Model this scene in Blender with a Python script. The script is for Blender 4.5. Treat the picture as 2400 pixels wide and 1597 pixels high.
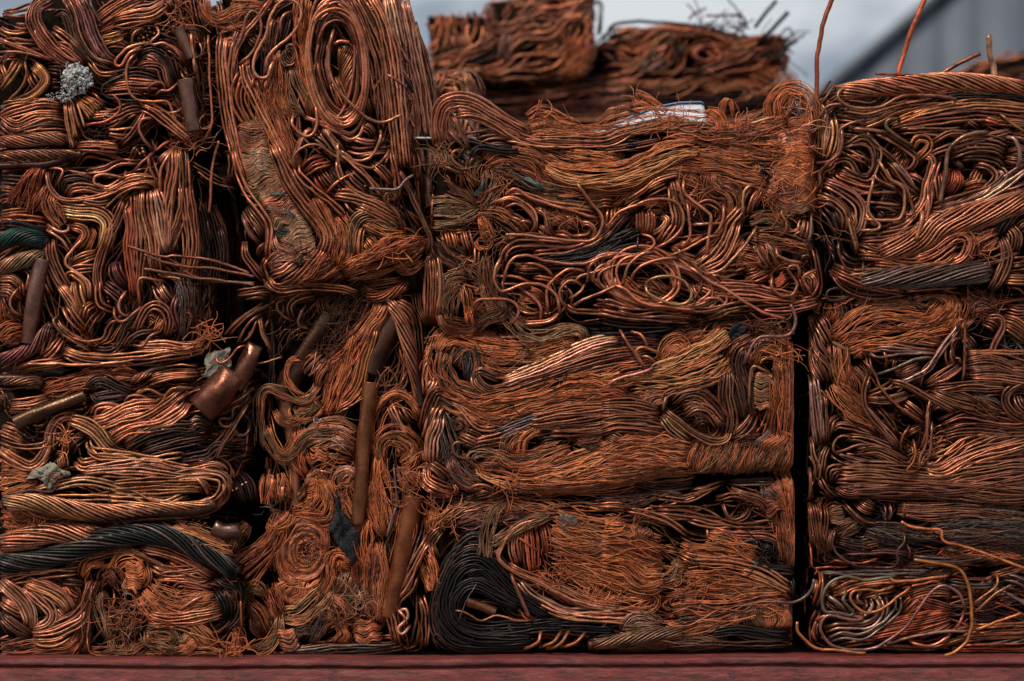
import bpy, math, random
import numpy as np

# ------------------------------------------------------------------ clean
for o in list(bpy.data.objects):
    bpy.data.objects.remove(o)
SC = bpy.context.scene
COL = SC.collection
rng = np.random.default_rng(7)
random.seed(7)

# ------------------------------------------------------------------ camera
# front faces of the bales stand near the plane Y = 0; 1 px of the photo = 1 mm there
DIST = 6.0
cam_d = bpy.data.cameras.new('camera')
cam = bpy.data.objects.new('camera', cam_d)
COL.objects.link(cam)
cam.location = (0.0, -DIST, 0.7985)
cam.rotation_euler = (math.radians(90), 0, 0)
cam_d.sensor_width = 36.0
cam_d.lens = 36.0 * DIST / 2.4
cam_d.clip_end = 500
cam_d.clip_start = 0.05
cam_d.dof.use_dof = True
cam_d.dof.focus_distance = DIST - 0.01
cam_d.dof.aperture_fstop = 2.0
SC.camera = cam

# ------------------------------------------------------------------ world: overcast sky
SUN_EL, SUN_AZ = math.radians(50), math.radians(214)
wd = bpy.data.worlds.new('World')
SC.world = wd
wd.use_nodes = True
nt = wd.node_tree
nt.nodes.clear()
N = nt.nodes.new
sky = N('ShaderNodeTexSky'); sky.sky_type = 'NISHITA'; sky.sun_disc = False
sky.sun_elevation = SUN_EL; sky.sun_rotation = SUN_AZ
sky.air_density = 1.2; sky.dust_density = 3.0
b_sky = N('ShaderNodeBackground'); b_sky.inputs['Strength'].default_value = 0.05
nt.links.new(sky.outputs[0], b_sky.inputs[0])
tc = N('ShaderNodeTexCoord')
mp = N('ShaderNodeMapping'); mp.inputs['Scale'].default_value = (1.0, 1.0, 2.2); mp.inputs['Rotation'].default_value = (0, 0.5, 0.2)
nt.links.new(tc.outputs['Generated'], mp.inputs[0])
nz = N('ShaderNodeTexNoise'); nz.inputs['Scale'].default_value = 11.0; nz.inputs['Detail'].default_value = 6; nz.inputs['Roughness'].default_value = 0.5
nt.links.new(mp.outputs[0], nz.inputs[0])
cr = N('ShaderNodeValToRGB')
cr.color_ramp.elements[0].position = 0.42; cr.color_ramp.elements[0].color = (0.31, 0.37, 0.46, 1)
cr.color_ramp.elements[1].position = 0.57; cr.color_ramp.elements[1].color = (0.86, 0.89, 0.94, 1)
nt.links.new(nz.outputs[0], cr.inputs[0])
b_cl = N('ShaderNodeBackground'); b_cl.inputs['Strength'].default_value = 0.43
nt.links.new(cr.outputs[0], b_cl.inputs[0])
mx = N('ShaderNodeMixShader'); mx.inputs[0].default_value = 0.88
nt.links.new(b_sky.outputs[0], mx.inputs[1]); nt.links.new(b_cl.outputs[0], mx.inputs[2])
wo = N('ShaderNodeOutputWorld'); nt.links.new(mx.outputs[0], wo.inputs[0])

# ------------------------------------------------------------------ sun (veiled by cloud)
sd = bpy.data.lights.new('sun', 'SUN'); sd.energy = 1.5; sd.angle = math.radians(10); sd.color = (1, 0.91, 0.80)
so = bpy.data.objects.new('sun', sd); COL.objects.link(so)
sun_dir = np.array([-0.42, -0.62, 0.90])      # from the scene towards the sun: above, left, behind the camera
import mathutils
so.rotation_euler = mathutils.Vector((-sun_dir).tolist()).to_track_quat('-Z', 'Y').to_euler()
so.location = (-3, -5, 6)

SC.view_settings.view_transform = 'Standard'
SC.view_settings.look = 'None'
SC.view_settings.gamma = 1.0
SC.view_settings.exposure = 1.0

# ------------------------------------------------------------------ materials
def new_mat(name):
    m = bpy.data.materials.new(name); m.use_nodes = True
    t = m.node_tree; t.nodes.clear()
    out = t.nodes.new('ShaderNodeOutputMaterial'); b = t.nodes.new('ShaderNodeBsdfPrincipled')
    t.links.new(b.outputs[0], out.inputs[0])
    return m, t, b

def noise(t, scale, detail=3, rough=0.5, vec=None, dims=(1, 1, 1), coord='Position'):
    n = t.nodes.new('ShaderNodeTexNoise'); n.inputs['Scale'].default_value = scale
    n.inputs['Detail'].default_value = detail; n.inputs['Roughness'].default_value = rough
    g = t.nodes.new('ShaderNodeNewGeometry')
    m = t.nodes.new('ShaderNodeMapping'); m.inputs['Scale'].default_value = dims
    t.links.new(g.outputs['Position'], m.inputs[0]); t.links.new(m.outputs[0], n.inputs[0])
    return n

def ramp(t, src, stops):
    r = t.nodes.new('ShaderNodeValToRGB'); e = r.color_ramp.elements
    while len(e) < len(stops): e.new(0.5)
    for k, (p, c) in enumerate(stops):
        e[k].position = p; e[k].color = (c[0], c[1], c[2], 1) if hasattr(c, '__len__') else (c, c, c, 1)
    t.links.new(src, r.inputs[0])
    return r

def mul(t, a, b, mode='MULTIPLY', fac=1.0):
    m = t.nodes.new('ShaderNodeMix'); m.data_type = 'RGBA'; m.blend_type = mode; m.inputs[0].default_value = fac
    t.links.new(a, m.inputs[6])
    if hasattr(b, 'links') or hasattr(b, 'is_linked'): t.links.new(b, m.inputs[7])
    else: m.inputs[7].default_value = (*b, 1)
    return m.outputs[2]

def wire_mat(name, rough, bump, sc=38, lo=0.34, hi=1.32):
    m, t, b = new_mat(name)
    a = t.nodes.new('ShaderNodeAttribute'); a.attribute_name = 'tone'
    n1 = noise(t, sc, 5, 0.65)
    r1 = ramp(t, n1.outputs[0], [(0.30, lo), (0.50, 0.92), (0.72, hi)])
    c1 = mul(t, a.outputs['Color'], r1.outputs[0])
    n2 = noise(t, 9, 3)                                      # brown-red tarnish in patches
    r2 = ramp(t, n2.outputs[0], [(0.42, (1, 1, 1)), (0.68, (0.80, 0.62, 0.55))])
    c2 = mul(t, c1, r2.outputs[0])
    t.links.new(c2, b.inputs['Base Color'])
    t.links.new(a.outputs['Alpha'], b.inputs['Metallic'])
    b.inputs['Specular IOR Level'].default_value = 0.32
    n3 = noise(t, 120, 2)
    r3 = t.nodes.new('ShaderNodeMapRange'); r3.inputs[1].default_value = 0.3; r3.inputs[2].default_value = 0.7
    r3.inputs[3].default_value = rough - 0.10; r3.inputs[4].default_value = rough + 0.14
    t.links.new(n3.outputs[0], r3.inputs[0]); t.links.new(r3.outputs[0], b.inputs['Roughness'])
    if bump:
        bp = t.nodes.new('ShaderNodeBump'); bp.inputs['Strength'].default_value = bump; bp.inputs['Distance'].default_value = 0.002
        n4 = noise(t, 260, 2)
        t.links.new(n4.outputs[0], bp.inputs['Height']); t.links.new(bp.outputs[0], b.inputs['Normal'])
    return m

MAT_WIRE = wire_mat('tarnished_copper_wire', 0.37, 0.3)
MAT_HAIR = wire_mat('fine_copper_strands', 0.50, 0.0)
MAT_PIPE = wire_mat('dull_copper_pipe', 0.30, 0.22, 20, 0.45, 1.25)

def plain(name, col, rough=0.8, scale=60, lo=0.5, hi=1.3, bump=0.6, metal=0.0):
    m, t, b = new_mat(name)
    n = noise(t, scale, 5, 0.65)
    r = ramp(t, n.outputs[0], [(0.3, tuple(c * lo for c in col)), (0.7, tuple(min(1, c * hi) for c in col))])
    t.links.new(r.outputs[0], b.inputs['Base Color'])
    b.inputs['Roughness'].default_value = rough; b.inputs['Metallic'].default_value = metal
    if bump:
        bp = t.nodes.new('ShaderNodeBump'); bp.inputs['Strength'].default_value = bump; bp.inputs['Distance'].default_value = 0.004
        n4 = noise(t, scale * 3, 4)
        t.links.new(n4.outputs[0], bp.inputs['Height']); t.links.new(bp.outputs[0], b.inputs['Normal'])
    return m

MAT_CORE = plain('shade_black_core', (0.010, 0.006, 0.004), 1.0, 40)  # near-black base colour paints in the shade between the wires
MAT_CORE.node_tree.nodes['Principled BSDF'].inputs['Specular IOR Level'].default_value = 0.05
MAT_LINT = plain('grey_insulation_lint', (0.48, 0.48, 0.46), 0.95, 90, 0.35, 1.5)
MAT_PAPER = plain('grey_green_paper', (0.25, 0.215, 0.165), 0.9, 70, 0.5, 1.5)
MAT_RAG = plain('black_rag', (0.016, 0.016, 0.018), 0.75, 90, 0.4, 2.2, 1.0)
MAT_RAG.node_tree.nodes['Principled BSDF'].inputs['Specular IOR Level'].default_value = 0.2
MAT_SHEET = plain('white_plastic_sheet', (0.62, 0.62, 0.66), 0.5, 60, 0.7, 1.2, 0.8)
MAT_BLUE = plain('blue_plastic_edge', (0.12, 0.26, 0.44), 0.5, 90, 0.7, 1.2)
MAT_WALL = plain('grey_steel_cladding', (0.10, 0.12, 0.15), 0.7, 3, 0.85, 1.15, 0.0)
MAT_TRIM = plain('dark_roof_edge', (0.075, 0.088, 0.11), 0.6, 3, 0.85, 1.15, 0.0)
MAT_ROOF = plain('pale_roof_sheet', (0.42, 0.44, 0.47), 0.6, 3, 0.9, 1.1, 0.0)
MAT_GROUND = plain('yard_ground', (0.09, 0.085, 0.08), 0.95, 2, 0.7, 1.3, 0.3)
MAT_DECK = plain('trailer_deck', (0.05, 0.03, 0.025), 0.9, 12, 0.6, 1.3, 0.4)

def rail_mat():
    m, t, b = new_mat('worn_red_paint')
    n1 = noise(t, 12, 10, 0.78, dims=(0.7, 3, 4))
    r1 = ramp(t, n1.outputs[0], [(0.36, (0.050, 0.007, 0.006)), (0.45, (0.140, 0.016, 0.013)), (0.56, (0.185, 0.026, 0.021)), (0.66, (0.23, 0.075, 0.060))])
    n2 = noise(t, 44, 9, 0.8, dims=(0.42, 2, 1.8))
    r2 = ramp(t, n2.outputs[0], [(0.37, 0.15), (0.45, 0.75), (0.54, 0.98), (0.64, 1.6)])
    c = mul(t, r1.outputs[0], r2.outputs[0])
    n3 = noise(t, 40, 8, 0.8, dims=(0.12, 2, 3))           # scuffs along the rail
    r3 = ramp(t, n3.outputs[0], [(0.55, 0.0), (0.63, 0.6)])
    mm = t.nodes.new('ShaderNodeMix'); mm.data_type = 'RGBA'
    t.links.new(r3.outputs[0], mm.inputs[0]); t.links.new(c, mm.inputs[6]); mm.inputs[7].default_value = (0.19, 0.10, 0.085, 1)
    n5 = noise(t, 38, 9, 0.85, dims=(0.9, 2, 1.0))         # chips down to dark metal
    r5 = ramp(t, n5.outputs[0], [(0.575, 0.0), (0.60, 0.9)])
    m2 = t.nodes.new('ShaderNodeMix'); m2.data_type = 'RGBA'
    t.links.new(r5.outputs[0], m2.inputs[0]); t.links.new(mm.outputs[2], m2.inputs[6]); m2.inputs[7].default_value = (0.020, 0.012, 0.010, 1)
    t.links.new(m2.outputs[2], b.inputs['Base Color'])
    b.inputs['Roughness'].default_value = 0.58
    bp = t.nodes.new('ShaderNodeBump'); bp.inputs['Strength'].default_value = 1.0; bp.inputs['Distance'].default_value = 0.005
    n4 = noise(t, 34, 8, 0.75, dims=(0.4, 2, 2)); t.links.new(n4.outputs[0], bp.inputs['Height']); t.links.new(bp.outputs[0], b.inputs['Normal'])
    return m
MAT_RAIL = rail_mat()

# tone of the metal: r, g, b, metallic
TONE = {
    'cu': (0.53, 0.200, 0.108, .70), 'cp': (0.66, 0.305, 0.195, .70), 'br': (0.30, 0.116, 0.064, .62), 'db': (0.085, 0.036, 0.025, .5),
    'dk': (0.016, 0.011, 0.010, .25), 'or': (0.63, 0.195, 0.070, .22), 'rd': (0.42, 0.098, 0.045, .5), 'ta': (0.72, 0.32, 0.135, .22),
    'ol': (0.30, 0.165, 0.085, .25), 'ye': (0.50, 0.215, 0.078, .5), 'gy': (0.17, 0.125, 0.105, .5), 'gn': (0.014, 0.016, 0.013, .25),
    'te': (0.016, 0.055, 0.045, .2), 'nv': (0.012, 0.012, 0.017, .25), 'pu': (0.20, 0.080, 0.074, .55), 'ob': (0.49, 0.152, 0.062, .22),
    'bz': (0.110, 0.054, 0.030, .7), 'pg': (0.36, 0.185, 0.140, .62), 'li': (0.40, 0.40, 0.38, 0.0),
    'p1': (0.22, 0.118, 0.082, .9), 'p2': (0.21, 0.088, 0.052, .85), 'p3': (0.26, 0.098, 0.052, .78), 'p4': (0.25, 0.068, 0.030, .6),
    'pt': (0.085, 0.150, 0.140, .1), 'tw': (0.52, 0.25, 0.125, .66), 'ow': (0.23, 0.125, 0.068, .58), 'oo': (0.52, 0.175, 0.066, .55), 'bw': (0.40, 0.145, 0.064, .58),
}
PPI = {'li': 'gy', 'pt': 'ol', 'tw': 'cu', 'ow': 'br', 'oo': 'cu', 'bw': 'br', 'p1': 'br', 'p2': 'br', 'p3': 'br', 'p4': 'br', 'cu': 'br', 'cp': 'cu', 'br': 'db', 'or': 'ob', 'ob': 'br', 'ta': 'or', 'ol': 'br', 'ye': 'ob', 'gy': 'db', 'dk': 'db', 'db': 'dk', 'gn': 'gy', 'rd': 'br', 'nv': 'dk', 'pg': 'br', 'bz': 'br', 'te': 'gn', 'pu': 'br'}

def tones(c, n, var=0.27, mixp=0.3):
    a = np.array(TONE[c]); b = np.array(TONE[PPI[c]])
    k = (rng.random(n) < mixp)[:, None] * rng.random((n, 1))
    t = a * (1 - k) + b * k
    t[:, :3] *= np.exp(rng.normal(0, var, (n, 1)))
    t[:, :3] *= 1 + rng.normal(0, 0.07, (n, 3)) * np.array([.6, 1, 1])
    return np.clip(t, 0.004, 0.95)

# ------------------------------------------------------------------ mesh building
def build(name, verts, loops, starts, mat, parent=None, tone=None, smooth=True, origin=(0, 0, 0)):
    me = bpy.data.meshes.new(name)
    v = np.asarray(verts, dtype=np.float32) - np.asarray(origin, dtype=np.float32)
    me.vertices.add(len(v)); me.vertices.foreach_set('co', v.ravel())
    loops = np.asarray(loops, dtype=np.int32); starts = np.asarray(starts, dtype=np.int32)
    me.loops.add(len(loops)); me.loops.foreach_set('vertex_index', loops)
    me.polygons.add(len(starts)); me.polygons.foreach_set('loop_start', starts)
    if smooth: me.polygons.foreach_set('use_smooth', np.ones(len(starts), dtype=bool))
    me.update(calc_edges=True)
    if tone is not None:
        at = me.attributes.new('tone', 'FLOAT_COLOR', 'POINT')
        at.data.foreach_set('color', np.asarray(tone, dtype=np.float32).ravel())
    me.materials.append(mat)
    o = bpy.data.objects.new(name, me); COL.objects.link(o)
    if parent is not None: o.parent = parent
    return o

def poly_obj(name, verts, faces, mat, parent=None, smooth=False, origin=(0, 0, 0)):
    loops = [i for f in faces for i in f]; starts = np.cumsum([0] + [len(f) for f in faces])[:-1]
    return build(name, verts, loops, starts, mat, parent, None, smooth, origin)

def prop(o, label=None, cat=None, group=None, kind=None):
    if label: o['label'] = label
    if cat: o['category'] = cat
    if group: o['group'] = group
    if kind: o['kind'] = kind
    return o

def empty(name, loc):
    o = bpy.data.objects.new(name, None); COL.objects.link(o); o.location = loc; o.empty_display_size = 0.05
    return o

def tube_geo(P, R, K, caps=True):
    """P (S,M,3) strands, R (S,M) radii, K sides -> verts, loops, starts"""
    S, M, _ = P.shape
    T = np.gradient(P, axis=1); T /= np.linalg.norm(T, axis=2, keepdims=True) + 1e-12
    ref = np.zeros((S, 3)); ref[:, 1] = 1.0
    bad = np.abs(T[:, 0, 1]) > 0.9; ref[bad] = (1, 0, 0)
    Nn = np.cross(T[:, 0], ref); Nn /= np.linalg.norm(Nn, axis=1, keepdims=True) + 1e-12
    NN = np.empty_like(P)
    for m in range(M):
        Nn = Nn - T[:, m] * (Nn * T[:, m]).sum(1, keepdims=True)
        Nn /= np.linalg.norm(Nn, axis=1, keepdims=True) + 1e-12
        NN[:, m] = Nn
    B = np.cross(T, NN)
    a = np.arange(K) * 2 * np.pi / K
    V = P[:, :, None, :] + R[:, :, None, None] * (np.cos(a)[None, None, :, None] * NN[:, :, None, :] + np.sin(a)[None, None, :, None] * B[:, :, None, :])
    idx = np.arange(S * M * K).reshape(S, M, K)
    i0 = idx[:, :-1]; i1 = idx[:, 1:]
    q = np.stack([i0, np.roll(i0, -1, 2), np.roll(i1, -1, 2), i1], -1).reshape(-1)
    st = np.arange(len(q) // 4) * 4
    if caps:
        c = np.concatenate([idx[:, 0, ::-1].reshape(-1), idx[:, -1].reshape(-1)])
        st = np.concatenate([st, len(q) + np.arange(2 * S) * K]); q = np.concatenate([q, c])
    return V.reshape(-1, 3), q, st

def world(P, Y0=0.0):
    """photo-plane mm (x right, y down, d towards viewer) of a face standing at depth Y0 -> metres"""
    s = (1 + Y0 / DIST) / 1000.0
    W = np.empty(P.shape)
    W[..., 0] = (P[..., 0] - 1200) * s
    W[..., 1] = Y0 - P[..., 2] / 1000.0
    W[..., 2] = 0.7985 + (798.5 - P[..., 1]) * s
    return W

# ------------------------------------------------------------------ paths
def catmull(p, step):
    p = np.asarray(p, float)
    if len(p) == 2:
        n = max(2, int(np.linalg.norm(p[1] - p[0]) / step) + 1)
        return p[0] + (p[1] - p[0]) * np.linspace(0, 1, n)[:, None]
    q = np.vstack([2 * p[0] - p[1], p, 2 * p[-1] - p[-2]])
    out = []
    for i in range(1, len(q) - 2):
        a, b, c, d = q[i - 1], q[i], q[i + 1], q[i + 2]
        t = np.linspace(0, 1, 16, endpoint=False)[:, None]
        out.append(0.5 * (2 * b + (c - a) * t + (2 * a - 5 * b + 4 * c - d) * t ** 2 + (3 * b - a - 3 * c + d) * t ** 3))
    out.append(p[-1:])
    o = np.vstack(out)
    s = np.concatenate([[0], np.cumsum(np.linalg.norm(np.diff(o, axis=0), axis=1))])
    n = max(3, int(s[-1] / step) + 1)
    k = np.linspace(0, s[-1], n)
    return np.stack([np.interp(k, s, o[:, j]) for j in range(o.shape[1])], 1)

def wob(S, s, amp, lam):
    """slow random wander for S strands along arc length s"""
    o = np.zeros((S, len(s)))
    for k in range(3):
        L = lam * rng.uniform(0.6, 1.6, (S, 1)); ph = rng.uniform(0, 6.28, (S, 1))
        o += np.sin(2 * np.pi * s[None] / L + ph) / (k + 1.3)
    return o * amp * 0.7

def sdf(poly, x, y):
    """signed distance inside a polygon (positive inside)"""
    P = np.asarray(poly, float); n = len(P)
    d = np.full(x.shape, 1e9); ins = np.zeros(x.shape, bool)
    for i in range(n):
        a = P[i]; b = P[(i + 1) % n]; e = b - a
        t = np.clip(((x - a[0]) * e[0] + (y - a[1]) * e[1]) / (e @ e), 0, 1)
        d = np.minimum(d, np.hypot(x - a[0] - t * e[0], y - a[1] - t * e[1]))
        if a[1] != b[1]:
            c = ((a[1] <= y) & (b[1] > y)) | ((b[1] <= y) & (a[1] > y))
            xi = a[0] + (y - a[1]) / (b[1] - a[1]) * e[0]
            ins ^= c & (x < xi)
    return np.where(ins, d, -d)

# ------------------------------------------------------------------ bales
class Bale:
    pass
BALES = {}
CUR = None
OX = OY = 0.0
ZF = 3.92

def bale(key, poly, label, Y0=0.0, depth=0.8, group='bales stacked at the front'):
    global CUR
    b = Bale(); b.key = key; b.poly = [tuple(map(float, p)) for p in poly]; b.Y0 = Y0; b.depth = depth
    xs = [p[0] for p in poly]; ys = [p[1] for p in poly]
    b.x0, b.x1, b.y0, b.y1 = min(xs), max(xs), min(ys), max(ys)
    org = world(np.array([[(b.x0 + b.x1) / 2, b.y1, 0.0]]), Y0)[0]; org[1] = Y0 + depth / 2
    b.org = org
    b.root = prop(empty('copper_scrap_bale', org.tolist()), label, 'scrap bale', group)
    b.seg = []; b.nw = 0; b.k = 0
    BALES[key] = b; CUR = b
    # packed core, recessed behind the visible wires
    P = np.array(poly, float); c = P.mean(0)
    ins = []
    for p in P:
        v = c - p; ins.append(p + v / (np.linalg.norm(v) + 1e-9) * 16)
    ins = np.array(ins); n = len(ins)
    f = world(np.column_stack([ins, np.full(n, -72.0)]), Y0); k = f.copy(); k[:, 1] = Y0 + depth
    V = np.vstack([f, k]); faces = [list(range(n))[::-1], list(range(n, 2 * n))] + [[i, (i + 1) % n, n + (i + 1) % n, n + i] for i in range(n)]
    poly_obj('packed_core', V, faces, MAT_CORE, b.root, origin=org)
    return b

def frame(ox, oy):
    global OX, OY
    OX, OY = ox, oy

def pp(s):
    a = np.array([[float(v) for v in q.split(',')] for q in s.split()])
    a[:, 0] = OX + a[:, 0] / ZF; a[:, 1] = OY + a[:, 1] / ZF
    return a

def autod(d):
    CUR.k += 1
    return (min(CUR.k, 90) * 0.15 if d is None else d)

def normals(p):
    t = np.gradient(p, axis=0); t /= np.linalg.norm(t, axis=1, keepdims=True) + 1e-9
    return t, np.stack([-t[:, 1], t[:, 0]], 1)

def addseg(p, wgt=1.0):
    CUR.seg.append(np.column_stack([p[:-1] * .5 + p[1:] * .5, np.arctan2(np.diff(p[:, 1]), np.diff(p[:, 0])), np.full(len(p) - 1, wgt)])[::2])

# the press leaves a flat side along the gap between the two right hand columns
CLAMP = {'D2': (1, 1899), 'D3': (1, 1897), 'D4': (1, 1897), 'C2': (-1, 1860), 'C3': (-1, 1862)}
def edge_round(P, R=30.0):
    """wires near the rim of a bale turn back round its edge"""
    cl = CLAMP.get(CUR.key)
    if cl:
        sg, x_ = cl
        P[..., 0] = x_ + sg * 5 * np.logaddexp(0, sg * (P[..., 0] - x_) / 5)
    e = sdf(CUR.poly, P[..., 0], P[..., 1])
    k = np.clip(1 - e / R, 0, 1.25)
    P[..., 2] -= R * (1 - np.sqrt(np.clip(1 - np.minimum(k, 1) ** 2, 0, 1))) + np.maximum(k - 1, 0) * R
    return P

def plunge(P, s, L, depth, ends='both'):
    a = np.clip(1 - s / L, 0, 1) ** 2; b = np.clip(1 - (s[-1] - s) / L, 0, 1) ** 2
    if ends in ('both', 'start'): P[..., 2] -= a[None] * depth
    if ends in ('both', 'end'): P[..., 2] -= b[None] * depth
    return P

def emit(name, P, r, K, mat, ton, parent, kind=None, caps=True, taper=None):
    S, M, _ = P.shape
    R = np.broadcast_to(np.asarray(r, float), (S,))[:, None] * np.ones((1, M)) / 1000.0
    if mat is MAT_WIRE and name != 'wire_rope': R = R * WS
    if taper is not None: R = R * taper[None]
    V, q, st = tube_geo(world(P, CUR.Y0), R, K, caps)
    T = np.repeat(ton, M * K, axis=0)
    o = build(name, V, q, st, mat, parent, T, True, CUR.org)
    if kind: o['kind'] = kind
    return o

WC = {'ta': 'tw', 'ol': 'ow', 'or': 'oo', 'ob': 'bw'}      # the same colours on bare wire
MAXW = 290
WS = 0.83
def wires(P, r, ton, parent, mat=None):
    """each wire an object of its own, up to the limit per bale"""
    n = P.shape[0]; k = min(n, MAXW - CUR.nw)
    for i in range(max(k, 0)):
        emit('wire', P[i:i + 1], r[i] if hasattr(r, '__len__') else r, 5, MAT_WIRE, ton[i:i + 1], parent)
    CUR.nw += max(k, 0)
    if k < n:
        emit('packed_wire', P[max(k, 0):], r[max(k, 0):] if hasattr(r, '__len__') else r, 5, MAT_WIRE, ton[max(k, 0):], parent, 'stuff')

def S(pts, r=4.4, c='cu', d=None, free='', raw=False, lab=None):
    """one single wire"""
    c = WC.get(c, c)
    p = catmull(pp(pts), 6.5); d = autod(d) + 6
    addseg(p, 0.5)
    s = np.arange(len(p)) * 6.5
    P = np.zeros((1, len(p), 3)); P[0, :, :2] = p
    nrm = normals(p)[1]
    P[0, :, :2] += nrm * (wob(1, s, 1.1, 90) + wob(1, s, 0.55, 26))[0][:, None]
    P[..., 2] = d + wob(1, s, 2.2, 120)
    if not raw: edge_round(P)
    if free != 'both': plunge(P, s, 22, 16, {'': 'both', 'end': 'start', 'start': 'end'}[free])
    CUR.nw += 1
    o = emit('wire', P, r * 0.96, 6, MAT_WIRE, tones(c, 1, 0.15, 0.1), CUR.root)
    if lab: o['label'] = lab
    return o

def prof(s, wp):
    """width profile: wp = (start, middle, end) multipliers"""
    u = s / s[-1]
    return np.interp(u, np.linspace(0, 1, len(wp)), wp)

def W(pts, w, c='cu', r=3.9, d=None, gap=1.0, wp=(0.8, 1, 1, 0.8), free='', dome=0.32, tw=0.0, raw=False, back=True, wa=0.55):
    """bundle of parallel wires; tw = turns per 100 mm for a laid rope"""
    st = 8.0; c = WC.get(c, c); r = r * .86
    p = catmull(pp(pts), st); d = autod(d); addseg(p)
    M = len(p); s = np.arange(M) * st; t, nrm = normals(p)
    n = max(2, int(round(w / (2 * r * gap))))
    wprof = prof(s, wp)[None]
    def strands(n, lay):
        if tw:
            th = np.linspace(0, 2 * np.pi, n, endpoint=False)[:, None] + 2 * np.pi * tw * s[None] / 100.0 + wob(n, s, 0.08, 150)
            u = np.cos(th) * (w / 2 - r) * wprof; dep = np.sin(th) * min(w * 0.42, 26)
        else:
            u0 = (np.linspace(-1, 1, n) * (w / 2 - r * 0.6))[:, None] + rng.normal(0, r * 0.22, (n, 1))
            u = u0 * wprof + wob(n, s, r * wa, 170) + wob(n, s, r * 0.28, 55) + wob(n, s, r * 0.12, 26)
            h = min(w * dome, 16)
            dep = h * np.sqrt(np.clip(1 - (u0 / (w / 2 + r)) ** 2, 0, 1)) - h * 0.6 + rng.normal(0, r * 0.4, (n, 1)) + wob(n, s, r * 0.55, 140)
        P = np.zeros((n, M, 3))
        P[..., :2] = p[None] + nrm[None] * u[..., None]
        P[..., 2] = d + dep - lay * r * 1.9
        if not raw: edge_round(P)
        pl = {'': 'both', 'end': 'start', 'start': 'end', 'both': None}[free]
        if pl: plunge(P, s, 26, 20, pl)
        # uneven ends
        cut = rng.uniform(-1, 1, (n, 2)) * min(14, s[-1] * 0.08)
        for i in range(n):
            k = np.interp(np.linspace(max(0, cut[i, 0]), s[-1] - max(0, cut[i, 1]), M), s, np.arange(M)); k0 = k.astype(int); f = (k - k0)[:, None]; k1 = np.minimum(k0 + 1, M - 1)
            P[i] = P[i][k0] * (1 - f) + P[i][k1] * f
        return P
    if tw:
        n = max(6, int(np.pi * w * 0.72 / (2 * r)))
        P = strands(n, 0); root = None
        # core of the rope
        pc = strands(3, 0); pc[..., :2] = p[None]; pc[..., 2] = d - 5
        root = emit('wire_rope', pc[:1], min(w * 0.30, 17), 8, MAT_WIRE, tones('dk' if c in ('gn', 'dk') else 'db', 1), CUR.root)
        wires(P, np.full(n, r) * rng.uniform(.94, 1.06, n), tones(c, n), root)
    else:
        if back:
            nb = max(2, int(n * 0.8)); Pb = strands(nb, 1)
            root = emit('wire_bundle', Pb, r, 5, MAT_WIRE, tones(c, nb, .3, .6) * np.array([.85, .8, .8, 1]), CUR.root)
        else: root = CUR.root
        P = strands(n, 0)
        wires(P, np.full(n, r) * rng.uniform(.92, 1.08, n), tones(c, n), root)

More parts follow.
